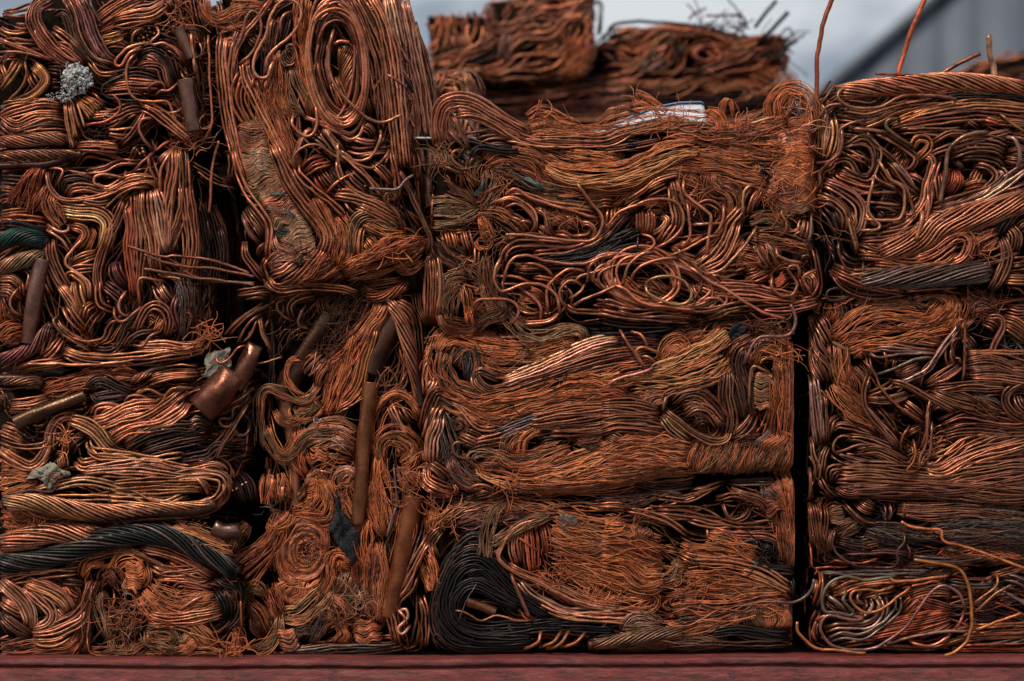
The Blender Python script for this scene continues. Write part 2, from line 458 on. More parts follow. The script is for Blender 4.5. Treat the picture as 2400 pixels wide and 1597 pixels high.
def H(pts, w, c='or', r=1.75, d=None, wp=(0.7, 1, 1, 0.7), amp=1.6, lam=42, lay=3, free='', raw=False, den=1.0, fuzz=0.15, c2=None):
    """lock of fine strands"""
    st = 9.0
    p = catmull(pp(pts), st); d = autod(d); addseg(p)
    M = len(p); s = np.arange(M) * st; t, nrm = normals(p)
    wprof = prof(s, wp)[None]
    r = r * 0.56
    n = max(8, int(w / (2 * r) * 0.92 * den * lay * 0.64))
    ncl = max(2, int(w / 6.0))
    cl = rng.integers(0, ncl, n); cu0 = np.linspace(-1, 1, ncl) + rng.normal(0, 0.5 / ncl, ncl)
    cwob = wob(ncl, s, 3.6, 200); cdep = rng.normal(0, 1.5, (ncl, 1)) + wob(ncl, s, 1.9, 110); cph = rng.uniform(-2.2, 2.2, (ncl, 1))
    hw = w / 2
    u0 = cu0[cl][:, None] + rng.normal(0, 0.80 / ncl, (n, 1))
    amp = amp * 0.75; lam = lam * 1.25
    u = u0 * hw * wprof + cwob[cl] + wob(n, s, 2.3, 75)
    u += amp * np.sin(2 * np.pi * s[None] / lam + cph[cl] + u0 * 2.2 + 1.5 * np.sin(s[None] / 130.0)) * (0.5 + 0.5 * np.sin(s[None] / 85 + cph[cl] * 2))
    stray = rng.random((n, 1)) < fuzz
    u += stray * (wob(n, s, 7, 120) + rng.normal(0, .5, (n, 1)) * hw * (s[None] / s[-1] - .5) * 1.6)
    h = min(w * 0.14, 7)
    dep = h * np.sqrt(np.clip(1 - np.minimum(np.abs(u0), 1) ** 2, 0, 1)) - h * .6 + cdep[cl] - np.abs(rng.normal(0, 2.6, (n, 1))) + wob(n, s, 0.9, 50) + stray * 4
    P = np.zeros((n, M, 3)); P[..., :2] = p[None] + nrm[None] * u[..., None]; P[..., 2] = d + dep
    if not raw: edge_round(P)
    pl = {'': 'both', 'end': 'start', 'start': 'end', 'both': None}[free]
    if pl: plunge(P, s, 26, 16, pl)
    cut = rng.uniform(0, 1, (n, 2)) ** 2 * min(30, s[-1] * 0.14)
    for i in range(n):
        k = np.interp(np.linspace(cut[i, 0], s[-1] - cut[i, 1], M), s, np.arange(M)); k0 = k.astype(int); f = (k - k0)[:, None]; k1 = np.minimum(k0 + 1, M - 1)
        P[i] = P[i][k0] * (1 - f) + P[i][k1] * f
    tn = tones(c, n, 0.22, 0.35)
    if c2:
        b2 = rng.random(ncl) < 0.35; m2 = b2[cl]; tn[m2] = tones(c2, int(m2.sum()), 0.2, 0.3)
    tn[:, :3] *= np.exp(rng.normal(0, 0.14, (ncl, 1)))[cl]
    o = emit('fine_strand_lock', P, r * rng.uniform(.85, 1.2, n), 3, MAT_HAIR, tn, CUR.root, 'stuff', caps=False)
    return o

def M(pts, w, c='ol', r=1.8, d=None, amp=7.0, sp=2.7, lay=2, wp=(0.85, 1, 1, 0.85), nw=1.3, c2=None):
    """mat of crimped strands lying across the guide"""
    p = catmull(pp(pts), 4.0); d = autod(d); t, nrm = normals(p)
    Lt = len(p) * 4.0; n = int(Lt / sp * 1.3) * lay; Q = 15
    if w > 70: Q = 20
    sp0 = rng.uniform(0, len(p) - 1.01, n); k0 = sp0.astype(int); f = (sp0 - k0)[:, None]
    c0 = p[k0] * (1 - f) + p[k0 + 1] * f; tt = t[k0]; nn = nrm[k0]
    u = np.linspace(-1, 1, Q)[None] * prof(np.arange(len(p)) * 4.0, wp)[k0][:, None]
    r = r * 0.70
    ph = sp0[:, None] * 4 / 34.0
    u = u * rng.uniform(.80, 1.08, (n, 1)) + rng.normal(0, .05, (n, 1))
    X_ = u * w / 2; Y_ = sp0[:, None] * 4.0
    along = np.zeros(u.shape)
    for k in range(6):
        kx = rng.uniform(0.45, 1.9) * 2 * np.pi / max(w, 36); ky = rng.uniform(-1, 1) * 2 * np.pi / 75
        along += np.sin(kx * X_ + ky * Y_ + rng.uniform(0, 6.28)) / (1 + .25 * k)
    along = along * amp * 0.50 + wob(n, np.linspace(-1, 1, Q) * w / 2, 1.4, 40)
    P = np.zeros((n, Q, 3))
    P[..., :2] = c0[:, None] + tt[:, None] * along[..., None] + nn[:, None] * (u * w / 2)[..., None]
    h = min(w * 0.07, 4)
    P[..., 2] = d + h * np.sqrt(np.clip(1 - u ** 2, 0, 1)) - h * .6 - 9 * np.clip(np.abs(u) - .8, 0, 1) * 4 + 2.0 * np.sin(ph * 2.1 + u * 3) - np.abs(rng.normal(0, 2.0, (n, 1)))
    # orientation of fill follows the strands
    a = c0 - nn * w / 2; b = c0 + nn * w / 2
    CUR.seg.append(np.column_stack([(a + b) / 2, np.arctan2(nn[:, 1], nn[:, 0]), np.ones(n)])[::6])
    edge_round(P)
    tn = tones(c, n, 0.25, 0.4)
    if c2:
        k = np.sin(ph[:, 0] * 1.3) > 0.35; tn[k] = tones(c2, int(k.sum()), .25, .3)
    return emit('crimped_strand_mat', P, r * rng.uniform(.85, 1.2, n), 3, MAT_HAIR, tn, CUR.root, 'stuff', caps=False)

def L(cx, cy, rx, ry, rot=0, n=8, r=4.2, c='cu', jit=0.10, d=None, dspread=10):
    """coil of loops"""
    cx = OX + cx / ZF; cy = OY + cy / ZF; rx /= ZF; ry /= ZF; d = autod(d); rot = math.radians(rot)
    Q = max(28, int(2 * np.pi * max(rx, ry) / 9))
    for i in range(n):
        a = np.linspace(0, 2 * np.pi * rng.uniform(.92, 1.1), Q) + rng.uniform(0, 6.28)
        k1 = 1 + rng.normal(0, jit); k2 = 1 + rng.normal(0, jit)
        ro = rot + rng.normal(0, jit * 0.7)
        wv = 1 + 0.05 * np.sin(a * 2 + rng.uniform(0, 6)) + 0.03 * np.sin(a * 3 + rng.uniform(0, 6))
        x = rx * k1 * wv * np.cos(a); y = ry * k2 * wv * np.sin(a)
        P = np.zeros((1, Q, 3))
        P[0, :, 0] = cx + rng.normal(0, jit * rx * .6) + x * math.cos(ro) - y * math.sin(ro)
        P[0, :, 1] = cy + rng.normal(0, jit * ry * .6) + x * math.sin(ro) + y * math.cos(ro)
        P[0, :, 2] = d + i * dspread / n + 3 * np.sin(a + rng.uniform(0, 6))
        edge_round(P); plunge(P, np.arange(Q) * 8.0, 24, 16)
        if i % 2 == 0: addseg(P[0, :, :2], .6)
        CUR.nw += 1
        emit('wire', P, r * 0.95, 6, MAT_WIRE, tones(c, 1, .2, .2), CUR.root)

def HL(cx, cy, rx, ry, rot=0, n=60, r=1.7, c='ob', d=None, inner=0.15, lay=1):
    """rosette of fine strands wound round a centre"""
    cx = OX + cx / ZF; cy = OY + cy / ZF; rx /= ZF; ry /= ZF; d = autod(d); rot = math.radians(rot)
    Q = 24
    r = r * .75; n = int(n * 1.1)
    a = np.linspace(0, 1, Q)[None] * rng.uniform(2.4, 5.6, (n, 1)) + rng.uniform(0, 6.28, (n, 1))
    k = np.sqrt(rng.uniform(inner ** 2, 1, (n, 1)))
    k = k * (1 + 0.06 * np.sin(a * 3 + rng.uniform(0, 6, (n, 1))) + 0.16 * np.sin(a * 2 + 1 + k * 2.5) + 0.12 * np.sin(a * 3 + 2 + k * 4) + 0.10 * np.sin(a + k * 5))
    x = rx * k * np.cos(a); y = ry * k * np.sin(a)
    P = np.zeros((n, Q, 3))
    P[..., 0] = cx + x * math.cos(rot) - y * math.sin(rot); P[..., 1] = cy + x * math.sin(rot) + y * math.cos(rot)
    P[..., 2] = d - 14 * (1 - k) ** 1 + 4 * np.sin(k * 22) - np.abs(rng.normal(0, 2, (n, 1)))
    edge_round(P)
    return emit('strand_rosette', P, r * rng.uniform(.85, 1.2, n), 3, MAT_HAIR, tones(c, n, .25, .4), CUR.root, 'stuff', caps=False)

def X(cx, cy, rad, n=40, r=1.1, c='ob', d=None, ln=70, flat=6, ry=None):
    """tangle of loose curling strands"""
    cx = OX + cx / ZF; cy = OY + cy / ZF; rad /= ZF; ry = rad if ry is None else ry / ZF; d = autod(d)
    if c in ('nv', 'te') or (c == 'dk' and n > 30): n = max(4, n // 3); ln = ln * .6
    r = r * .85; n = max(4, int(n * .5))
    Q = 14
    th = rng.uniform(0, 6.28, (n, 1)) + np.cumsum(rng.normal(0, 0.16, (n, Q)) + rng.normal(0, 0.11, (n, 1)), 1)
    stp = ln / Q * rng.uniform(.5, 1.3, (n, 1))
    k = np.sqrt(rng.random((n, 1))); a = rng.uniform(0, 6.28, (n, 1))
    x = cx + rad * k * np.cos(a) + np.cumsum(np.cos(th) * stp, 1) - ln * .25 * np.cos(th[:, :1]); y = cy + ry * k * np.sin(a) + np.cumsum(np.sin(th) * stp, 1) - ln * .25 * np.sin(th[:, :1])
    P = np.stack([x, y, d + rng.normal(0, flat, (n, 1)) + wob(n, np.linspace(0, ln, Q), flat * .6, ln)], -1)
    return emit('loose_strands', P, r * rng.uniform(.7, 1.2, n), 3, MAT_HAIR, tones(c, n, .3, .4), CUR.root, 'stuff', caps=False)

def E(cx, cy, rad, n=14, r=4.0, c='br', d=None, ry=None, tilt=(0, 0)):
    """cut wire ends pointing at the viewer"""
    cx = OX + cx / ZF; cy = OY + cy / ZF; rad /= ZF; ry = rad if ry is None else ry / ZF; d = autod(d)
    for i in range(n):
        k = math.sqrt((i + .5) / n); a = i * 2.4
        x = cx + rad * k * math.cos(a); y = cy + ry * k * math.sin(a); q = rng.uniform(-6, 6)
        P = np.array([[[x - tilt[0], y - tilt[1], d - 40 + q], [x - tilt[0] * .5, y - tilt[1] * .5, d - 20 + q], [x, y, d + q]]])
        emit('wire_end', P, r * rng.uniform(.85, 1.1), 7, MAT_WIRE, tones(c, 1, .25, .2), CUR.root)
        CUR.nw += 1

def PIPE(pts, dia, c='br', d=None, squash=(1, 1), lab=None, wp=(1, 1), bore=True):
    """cut length of copper pipe, dented, open at the ends"""
    p = catmull(pp(pts), 7.0); d = autod(d) + 4; K = 22
    p = np.vstack([p[:1], p[:1] + (p[1:2] - p[:1]) * .12, p[1:-1], p[-1:] + (p[-2:-1] - p[-1:]) * .12, p[-1:]]); n = len(p)
    addseg(p, 0.3)
    R = dia / 2 * prof(np.arange(n) * 7.0 + 0, wp)
    P = np.zeros((1, n, 3)); P[0, :, :2] = p; P[0, :, 2] = d
    # end rings fold inwards: wall thickness and a bore with shade put into its tone
    def ext(Pa, Ra, end):
        a = Pa[0, 0] if end == 0 else Pa[0, -1]
        b = Pa[0, 1] if end == 0 else Pa[0, -2]
        t = (b - a) / np.linalg.norm(b - a)
        r0 = Ra[0] if end == 0 else Ra[-1]
        ringsP = [a + t * 0.6, a + t * 26]; ringsR = [r0 * 0.86, r0 * 0.84]
        return ringsP, ringsR
    Pw = world(P, CUR.Y0)
    V, q, st = tube_geo(Pw, R[None] / 1000.0, K, caps=False)
    V = V.reshape(n, K, 3)
    ctr = Pw[0][:, None]
    # dents
    ang = np.arange(K) * 2 * np.pi / K; s = np.arange(n) * 7.0
    dn = 1 + 0.075 * np.sin(ang[None] * 2 + s[:, None] / 47 + 1) + 0.03 * np.sin(ang[None] * 3 - s[:, None] / 23) + 0.02 * np.sin(ang[None] * 5 + s[:, None] / 11) + rng.normal(0, 0.004, (n, K))
    dn[0] = dn[1] = dn[2]; dn[-1] = dn[-2] = dn[-3]
    V = ctr + (V - ctr) * dn[..., None]
    if squash != (1, 1):
        e = np.interp(np.linspace(0, 1, n), [0, .25, .75, 1], [squash[0], 1, 1, squash[1]])
        dy = V[..., 1] - ctr[..., 1]; V[..., 1] = ctr[..., 1] + dy * e[:, None]
    rings = [V]
    def inner(i, j):
        t = Pw[0, j] - Pw[0, i]; t /= np.linalg.norm(t)
        r1 = ctr[i] + (V[i] - ctr[i]) * 0.85 + t * 0.001; r2 = r1 + t * 0.028
        return r1, r2
    a1, a2 = inner(0, 1); b1, b2 = inner(n - 1, n - 2)
    ALL = np.concatenate([a2[None], a1[None], V, b1[None], b2[None]], 0); m = n + 4
    idx = np.arange(m * K).reshape(m, K); i0 = idx[:-1]; i1 = idx[1:]
    q = np.stack([i0, np.roll(i0, -1, 1), np.roll(i1, -1, 1), i1], -1).reshape(-1)
    q = np.concatenate([q, idx[0, ::-1], idx[-1]]); nq = (m - 1) * K
    st = np.concatenate([np.arange(nq) * 4, [nq * 4, nq * 4 + K]])
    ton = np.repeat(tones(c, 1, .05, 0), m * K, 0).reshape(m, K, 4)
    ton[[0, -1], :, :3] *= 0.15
    o = build('copper_pipe', ALL.reshape(-1, 3), q, st, MAT_PIPE, CUR.root, ton.reshape(-1, 4), True, CUR.org)
    if lab: o['label'] = lab
    return o

def PATCH(name, outline, mat, d=14, bump=5, rings=6, th=3.0, lab=None, parent='cur'):
    """crumpled flat scrap (rag, paper, plastic) with thickness"""
    p = pp(outline); c = p.mean(0)
    q = catmull(np.vstack([p, p[:1]]), 5.0)[:-1]; n = len(q)
    q = q + rng.normal(0, 1.0, q.shape)
    pts = [c]; dep = [d + bump]
    ph = rng.uniform(0, 6, 6)
    for k in range(1, rings + 1):
        f = k / rings
        for i in range(n):
            v = c + (q[i] - c) * f
            hgt = bump * (math.sin(v[0] / 9 + ph[0]) * math.cos(v[1] / 12 + ph[1]) + .6 * math.sin(v[0] / 4.5 + v[1] / 6 + ph[2]) + .4 * rng.normal())
            pts.append(v); dep.append(d + hgt - (6 if k == rings else 0))
    F = np.column_stack([np.array(pts), dep]); nv = len(F)
    Bk = F.copy(); Bk[:, 2] -= th
    V = world(np.vstack([F, Bk]), CUR.Y0)
    faces = []
    for i in range(n):
        j = (i + 1) % n
        faces.append([0, 1 + j, 1 + i]); faces.append([nv, nv + 1 + i, nv + 1 + j])
        for k in range(rings - 1):
            a = 1 + k * n
            faces.append([a + i, a + j, a + n + j, a + n + i]); faces.append([nv + a + i, nv + a + n + i, nv + a + n + j, nv + a + j])
        a = 1 + (rings - 1) * n
        faces.append([a + i, a + j, nv + a + j, nv + a + i])
    o = poly_obj(name, V, faces, mat, CUR.root if parent == 'cur' else None, True, CUR.org if parent == 'cur' else (0, 0, 0))
    if lab: o['label'] = lab
    return o

def TUFT(cx, cy, rad, n=60, lab=None, sq=1.0, mat=None):
    """ragged clump of insulation lint"""
    cx = OX + cx / ZF; cy = OY + cy / ZF; rad /= ZF
    V = []; F = []
    n = int(n * 2.2)
    for i in range(n):
        k = rad * math.sqrt(rng.random()); a = rng.uniform(0, 6.28)
        x = cx + k * math.cos(a) * sq; y = cy + k * math.sin(a); z = 10 + (1 - (k / rad) ** 2) * rad * .35 + rng.normal(0, 2)
        rr = rng.uniform(.045, .15) * rad
        b = len(V); nu, nvv = 7, 5
        for j in range(nvv):
            for m in range(nu):
                th = math.pi * (j + .5) / nvv; f = 2 * math.pi * m / nu; w = rr * (1 + rng.normal(0, .38))
                V.append((x + w * math.sin(th) * math.cos(f), y + w * math.sin(th) * math.sin(f), z + w * math.cos(th) * .8))
        for j in range(nvv - 1):
            for m in range(nu):
                F.append([b + j * nu + m, b + (j + 1) * nu + m, b + (j + 1) * nu + (m + 1) % nu, b + j * nu + (m + 1) % nu])
        F.append([b + m for m in range(nu)]); F.append([b + (nvv - 1) * nu + m for m in range(nu)][::-1])
    o = poly_obj('insulation_tuft', world(np.array(V), CUR.Y0), F, mat or MAT_LINT, CUR.root, True, CUR.org)
    if lab: o['label'] = lab
    return o

def fill(n, c=('cu', 'br', 'db'), r=(3.2, 4.4), hair=0, hc=('ob', 'or'), dmin=-58, dmax=-13, ln=(120, 420), nz=0.35, crimp=1.2, ymax=None):
    """wires packed behind the traced ones, following the lie of their neighbours"""
    b = CUR; n = int(n * .8); hair = int(hair * .68)
    G = np.vstack(b.seg) if b.seg else np.array([[(b.x0 + b.x1) / 2, (b.y0 + b.y1) / 2, 0, 1.0]])
    if len(G) > 900: G = G[rng.choice(len(G), 900, False)]
    def stream(n, step, steps):
        x = rng.uniform(b.x0, b.x1, n * 3); y = rng.uniform(b.y0, ymax or b.y1, n * 3)
        k = sdf(b.poly, x, y) > 2; x = x[k][:n]; y = y[k][:n]; n = len(x)
        ph = rng.uniform(0, 6.28, (4, n))
        def field(x, y):
            w = G[:, 3] / ((x[:, None] - G[:, 0]) ** 2 + (y[:, None] - G[:, 1]) ** 2 + 300.0) ** 1.6
            return 0.5 * np.arctan2((w * np.sin(2 * G[:, 2])).sum(1), (w * np.cos(2 * G[:, 2])).sum(1))
        pts = np.zeros((n, steps, 3)); th = field(x, y) + rng.normal(0, nz, n)
        off = rng.normal(0, nz * .6, n); back = np.zeros(n)
        for i in range(steps):
            pts[:, i, 0] = x; pts[:, i, 1] = y; pts[:, i, 2] = -back
            f = field(x, y) + off + 0.25 * np.sin(i * step / 70.0 + ph[0]) + 0.15 * np.sin(i * step / 28.0 + ph[1])
            df = (f - th + np.pi / 2) % np.pi - np.pi / 2
            th = th + np.clip(df, -0.35, 0.35)
            nx = x + step * np.cos(th); ny = y + step * np.sin(th)
            ins = sdf(b.poly, nx, ny) > -2
            x = np.where(ins, nx, x + .8 * np.cos(th)); y = np.where(ins, ny, y + .8 * np.sin(th)); back = np.where(ins, back, back + step)
        return pts
    for (cnt, rr, cs, K, mat, nm) in ((n, r, c, 4, MAT_WIRE, 'packed_wire'), (hair, (1.2, 1.8), hc, 3, MAT_HAIR, 'packed_strands')):
        if cnt <= 0: continue
        groups = 3
        Ps = []; Ts = []; Rs = []
        allP = []
        for g in range(groups):
            steps = [13, 22, 33][g]; step = 12.0
            P = stream(cnt // groups, step, steps)
            m = len(P)
            s = np.arange(steps) * step
            P[..., 2] += rng.uniform(dmin, dmax, (m, 1)) + wob(m, s, 3, 110)
            P[..., 0] += wob(m, s, crimp, 40); P[..., 1] += wob(m, s, crimp, 40)
            edge_round(P); plunge(P, s, 24, 12)
            T = np.concatenate([tones(cs[i % len(cs)], 1, .3, .3) for i in range(m)], 0)
            emit(nm, P, rng.uniform(rr[0], rr[1], m), K, mat, T, b.root, 'stuff', caps=False)

def side_faces(sides='lrt', n=70, c=('br', 'cu', 'db', 'ob')):
    """wires over the other faces of a bale"""
    b = CUR
    for sd_ in sides:
        m = int(n * .55); Q = 16; t = np.linspace(0, 1, Q)[None]
        P = np.zeros((m, Q, 3))
        D = b.depth * 1000
        lenk = rng.uniform(.25, .8, (m, 1)); s0 = rng.uniform(0, 1, (m, 1)) * (1 - lenk)
        alongd = rng.random((m, 1)) < .55
        dd = np.where(alongd, (s0 + lenk * t) * D, rng.uniform(.02, 1, (m, 1)) * D) + wob(m, np.linspace(0, 500, Q), 16, 220)
        if sd_ in 'lr':
            hh = np.where(alongd, rng.random((m, 1)), s0 + lenk * t) * (b.y1 - b.y0) + b.y0 + wob(m, np.linspace(0, 500, Q), 16, 220)
            hh = np.clip(hh, b.y0 + 6, b.y1 - 6)
            # edge x of the polygon at that height
            xs = np.empty_like(hh); PL = np.array(b.poly)
            ex = np.zeros(200); yy = np.linspace(b.y0 + 1, b.y1 - 1, 200)
            for j, yv in enumerate(yy):
                xi = []
                for i in range(len(PL)):
                    a, q = PL[i], PL[(i + 1) % len(PL)]
                    if (a[1] <= yv) != (q[1] <= yv): xi.append(a[0] + (yv - a[1]) / (q[1] - a[1]) * (q[0] - a[0]))
                ex[j] = (min(xi) if sd_ == 'l' else max(xi)) if xi else (b.x0 if sd_ == 'l' else b.x1)
            xs = np.interp(hh, yy, ex) + (1 if sd_ == 'l' else -1) * rng.uniform(6, 16, (m, 1))
            P[..., 0] = xs; P[..., 1] = hh; P[..., 2] = -18 - np.abs(dd)
        else:
            ww = np.where(alongd, rng.random((m, 1)), s0 + lenk * t) * (b.x1 - b.x0) + b.x0 + wob(m, np.linspace(0, 500, Q), 16, 220)
            ww = np.clip(ww, b.x0 + 6, b.x1 - 6)
            PL = np.array(b.poly); ey = np.zeros(200); xx = np.linspace(b.x0 + 1, b.x1 - 1, 200)
            for j, xv in enumerate(xx):
                yi = []
                for i in range(len(PL)):
                    a, q = PL[i], PL[(i + 1) % len(PL)]
                    if (a[0] <= xv) != (q[0] <= xv): yi.append(a[1] + (xv - a[0]) / (q[0] - a[0]) * (q[1] - a[1]))
                ey[j] = min(yi) if yi else b.y0
            P[..., 0] = ww; P[..., 1] = np.interp(ww, xx, ey) + rng.uniform(7, 16, (m, 1)); P[..., 2] = -18 - np.abs(dd)
        T = np.concatenate([tones(c[i % len(c)], 1, .3, .3) for i in range(m)], 0)
        emit('packed_wire', P, rng.uniform(3.8, 5.2, m), 4, MAT_WIRE, T, b.root, 'stuff', caps=False)

# ------------------------------------------------------------------ setting
def box(name, x0, x1, y0, y1, z0, z1, mat, parent=None):
    V = np.array([[x, y, z] for x in (x0, x1) for y in (y0, y1) for z in (z0, z1)])
    F = [[0, 1, 3, 2], [4, 6, 7, 5], [0, 4, 5, 1], [2, 3, 7, 6], [0, 2, 6, 4], [1, 5, 7, 3]]
    return poly_obj(name, V, F, mat, parent)

g_ = poly_obj('ground', np.array([[-200, -60, -1.1], [200, -60, -1.1], [200, 300, -1.1], [-200, 300, -1.1]]), [[0, 1, 2, 3]], MAT_GROUND)
prop(g_, kind='structure')
dk_ = box('trailer_deck', -2.6, 2.6, 0.0, 5.0, -0.10, 0.050, MAT_DECK); prop(dk_, kind='structure')

# red rail along the edge of the deck: a lip above a broad web, slightly beaten
def rail():
    prof_ = [(0.02, 0.064), (-0.050, 0.063), (-0.058, 0.059), (-0.060, 0.050), (-0.058, 0.047), (-0.050, 0.0445), (-0.049, 0.041), (-0.057, 0.038), (-0.061, 0.033), (-0.062, -0.010), (-0.062, -0.075), (-0.055, -0.085), (0.0, -0.085)]
    n = 260; X_ = np.linspace(-2.6, 2.6, n); V = []
    for i, x in enumerate(X_):
        z = 0.0022 * math.sin(x * 3.1) + 0.0012 * math.sin(x * 11.7 + 1) - 0.0045 * (x > -9) * (0.5 - x / 5)
        for k, (y, h) in enumerate(prof_):
            e = rng.normal(0, 0.0007) if 0 < k < 11 else 0
            V.append((x, y + e, h + z + e))
    m = len(prof_); F = [[i * m + k, (i + 1) * m + k, (i + 1) * m + k + 1, i * m + k + 1] for i in range(n - 1) for k in range(m - 1)]
    o = poly_obj('deck_rail', np.array(V), [f[::-1] for f in F], MAT_RAIL, None, True)
    prop(o, 'worn red painted rail running along under the bales', 'rail')
rail()

# grey clad shed far behind on the right, its roof slope rising to the right
def shed():
    Y = 14.0; s = (1 + Y / DIST) / 1000
    def wx(px): return (px - 1200) * s
    def wz(py): return 0.7985 + (798.5 - py) * s
    root = prop(empty('clad_shed', (wx(2300), Y, -1.1)), 'grey metal clad shed with sloping roof edge behind the bales', 'shed')
    o0 = np.array([wx(2300), Y, -1.1])
    def top(px): return wz(238 - (px - 1900) * 0.835)
    xs = [1650, 1780, 1905, 2030, 2116, 2200, 2284, 2400, 2520, 2640, 2760, 2880]
    for a, b in zip(xs[:-1], xs[1:]):
        x0, x1 = wx(a) + .004, wx(b) - .004
        if max(top(a), top(b)) < -1.0: continue
        za, zb = top(a), top(b)
        V = np.array([[x0, Y, -1.1], [x1, Y, -1.1], [x1, Y, zb], [x0, Y, za], [x0, Y + .06, -1.1], [x1, Y + .06, -1.1], [x1, Y + .06, zb], [x0, Y + .06, za]]) - o0
        poly_obj('wall_panel', V, [[0, 1, 2, 3], [7, 6, 5, 4], [0, 4, 5, 1], [1, 5, 6, 2], [2, 6, 7, 3], [3, 7, 4, 0]], MAT_WALL, root)
    a, b = 1640, 2890
    V = []
    for (yy, off) in ((Y - .06, .03), (Y - .06, .13), (Y + 8, .13), (Y + 8, .03)):
        V += [[wx(a), yy, top(a) + off - .08], [wx(b), yy, top(b) + off - .08]]
    poly_obj('roof', np.array(V) - o0, [[0, 1, 3, 2], [2, 3, 5, 4], [4, 5, 7, 6], [6, 7, 1, 0], [0, 2, 4, 6], [1, 7, 5, 3]], MAT_TRIM, root)
    V = np.array([[wx(a), Y + .06, -1.1], [wx(b), Y + .06, -1.1], [wx(b), Y + .06, top(b) - .1], [wx(a), Y + .06, top(a) - .1], [wx(a), Y + 8, -1.1], [wx(b), Y + 8, -1.1], [wx(b), Y + 8, top(b) - .1], [wx(a), Y + 8, top(a) - .1]])
    V[:, 1] += .02
    poly_obj('wall_frame', V - o0, [[0, 1, 2, 3], [7, 6, 5, 4], [0, 4, 5, 1], [1, 5, 6, 2], [3, 7, 4, 0]], MAT_TRIM, root)
shed()

# ------------------------------------------------------------------ bales of the row behind
BG = 'bales in the row behind'
bale('E0', [(1040, 196), (1300, 190), (1600, 176), (1875, 182), (1880, 260), (1870, 700), (1870, 1540), (1040, 1540)], 'long dark bale in the back row, lying under the two raised blurred bales', 2.3, 0.9, BG)
frame(950, 0)
W('700,900 1000,900 1400,840 1700,780 2352,740', 34, 'br', 5.5, gap=1.3); W('700,980 1100,960 1600,900 2352,850', 30, 'cu', 5.5, gap=1.3)
W('900,1080 1300,1060 1700,1040 2100,1000', 40, 'br', 6); 
frame(1400, 0)
W('0,790 300,780 600,810 900,740 1200,600 1400,500', 26, 'br', 6); H('950,760 1200,700 1400,680 1700,720 1840,700', 45, 'ob', 2.6, lay=2); W('1000,850 1300,800 1400,850 1300,950', 20, 'br', 6)
W('0,900 500,900 1000,950 1600,900', 40, 'db', 6); H('1400,650 1600,720 1850,700', 30, 'ob', 2.6, lay=2, free='end', raw=True)
fill(190, ('br', 'cu', 'db', 'ob'), (4.5, 6.5), 60, dmin=-20, dmax=8, ymax=520); side_faces('lt', 60)

bale('E1', [(985, 28), (1130, 22), (1140, -12), (1385, -30), (1392, 100), (1384, 186), (1120, 196), (1000, 190)], 'blurred bale raised at the back, topmost left of the back row, with an orange patch', 2.2, 0.9, BG)
frame(950, 0)
H('1700,320 1620,480 1520,620 1400,700', 60, 'or', 2.8, lay=2); H('1430,260 1450,360 1430,420', 24, 'or', 2.6, lay=2); H('1200,480 1350,440 1420,400', 26, 'ta', 2.6, lay=2)
W('760,60 770,180 850,280 1000,240 1150,150', 26, 'br', 6); W('260,590 450,540 650,480 800,400 900,320', 28, 'br', 6); W('700,650 800,700 1000,680 1300,690', 24, 'br', 6)
W('500,300 520,420 540,500', 40, 'br', 6); H('280,420 330,380 340,250 320,180', 22, 'ye', 2.6, lay=2); W('900,560 920,400 1000,300', 26, 'pg', 6); W('1000,180 1200,130 1400,150 1600,60', 26, 'br', 6)
W('1680,30 1790,20 1800,150 1790,300', 10, 'gy', 4, raw=True, d=-30); L(1250, 190, 90, 60, 0, 4, 5, 'br')
fill(170, ('br', 'db', 'cu', 'ob'), (4.5, 6.5), 60, dmin=-36, dmax=6); side_faces('rt', 50)

bale('E2', [(1384, 104), (1405, 92), (1440, 62), (1620, 58), (1760, 84), (1838, 78), (1852, 130), (1838, 178), (1640, 190), (1384, 194)], 'blurred bale at the back with a ragged top and wires poking up', 2.3, 0.9, BG)
frame(1400, 0)
S('90,320 130,250 250,215 500,210 800,235 900,250', 7, 'dk', raw=True, d=14); S('1450,250 1540,130 1640,10', 8, 'dk', raw=True, free='end', d=10); S('1480,400 1600,280 1680,190 1750,120', 9, 'dk', raw=True, free='end', d=12)
S('1600,560 1680,520 1760,420 1830,380', 9, 'dk', raw=True, free='end', d=12); S('1000,150 1120,150 1250,140 1340,170 1370,260', 5, 'db', raw=True, d=4); S('850,170 900,120 1000,70', 5, 'gy', raw=True, free='end', d=-20)
L(1010, 510, 140, 70, 0, 4, 6, 'br'); W('330,660 450,620 560,540 600,480', 22, 'gy', 6); W('760,380 760,480 770,580', 26, 'db', 6); H('180,320 260,300 420,290', 30, 'cp', 2.8, lay=2)
W('900,650 1100,580 1300,520 1450,420', 34, 'br', 6); H('200,420 300,500 400,480 560,380', 40, 'ob', 2.6, lay=2); X(1150, 250, 230, 40, 3.2, 'db', ln=90, ry=40, d=0); X(1640, 440, 110, 40, 3.2, 'db', ln=90, ry=150, d=0)
S('1700,300 1760,260 1800,330', 4, 'dk', raw=True, d=0); S('1660,560 1760,470 1900,560 2000,640', 3, 'li', raw=True, d=-200)
fill(150, ('br', 'cu', 'ob', 'db'), (4.5, 6.5), 60, dmin=-24, dmax=6); side_faces('lrt', 50)

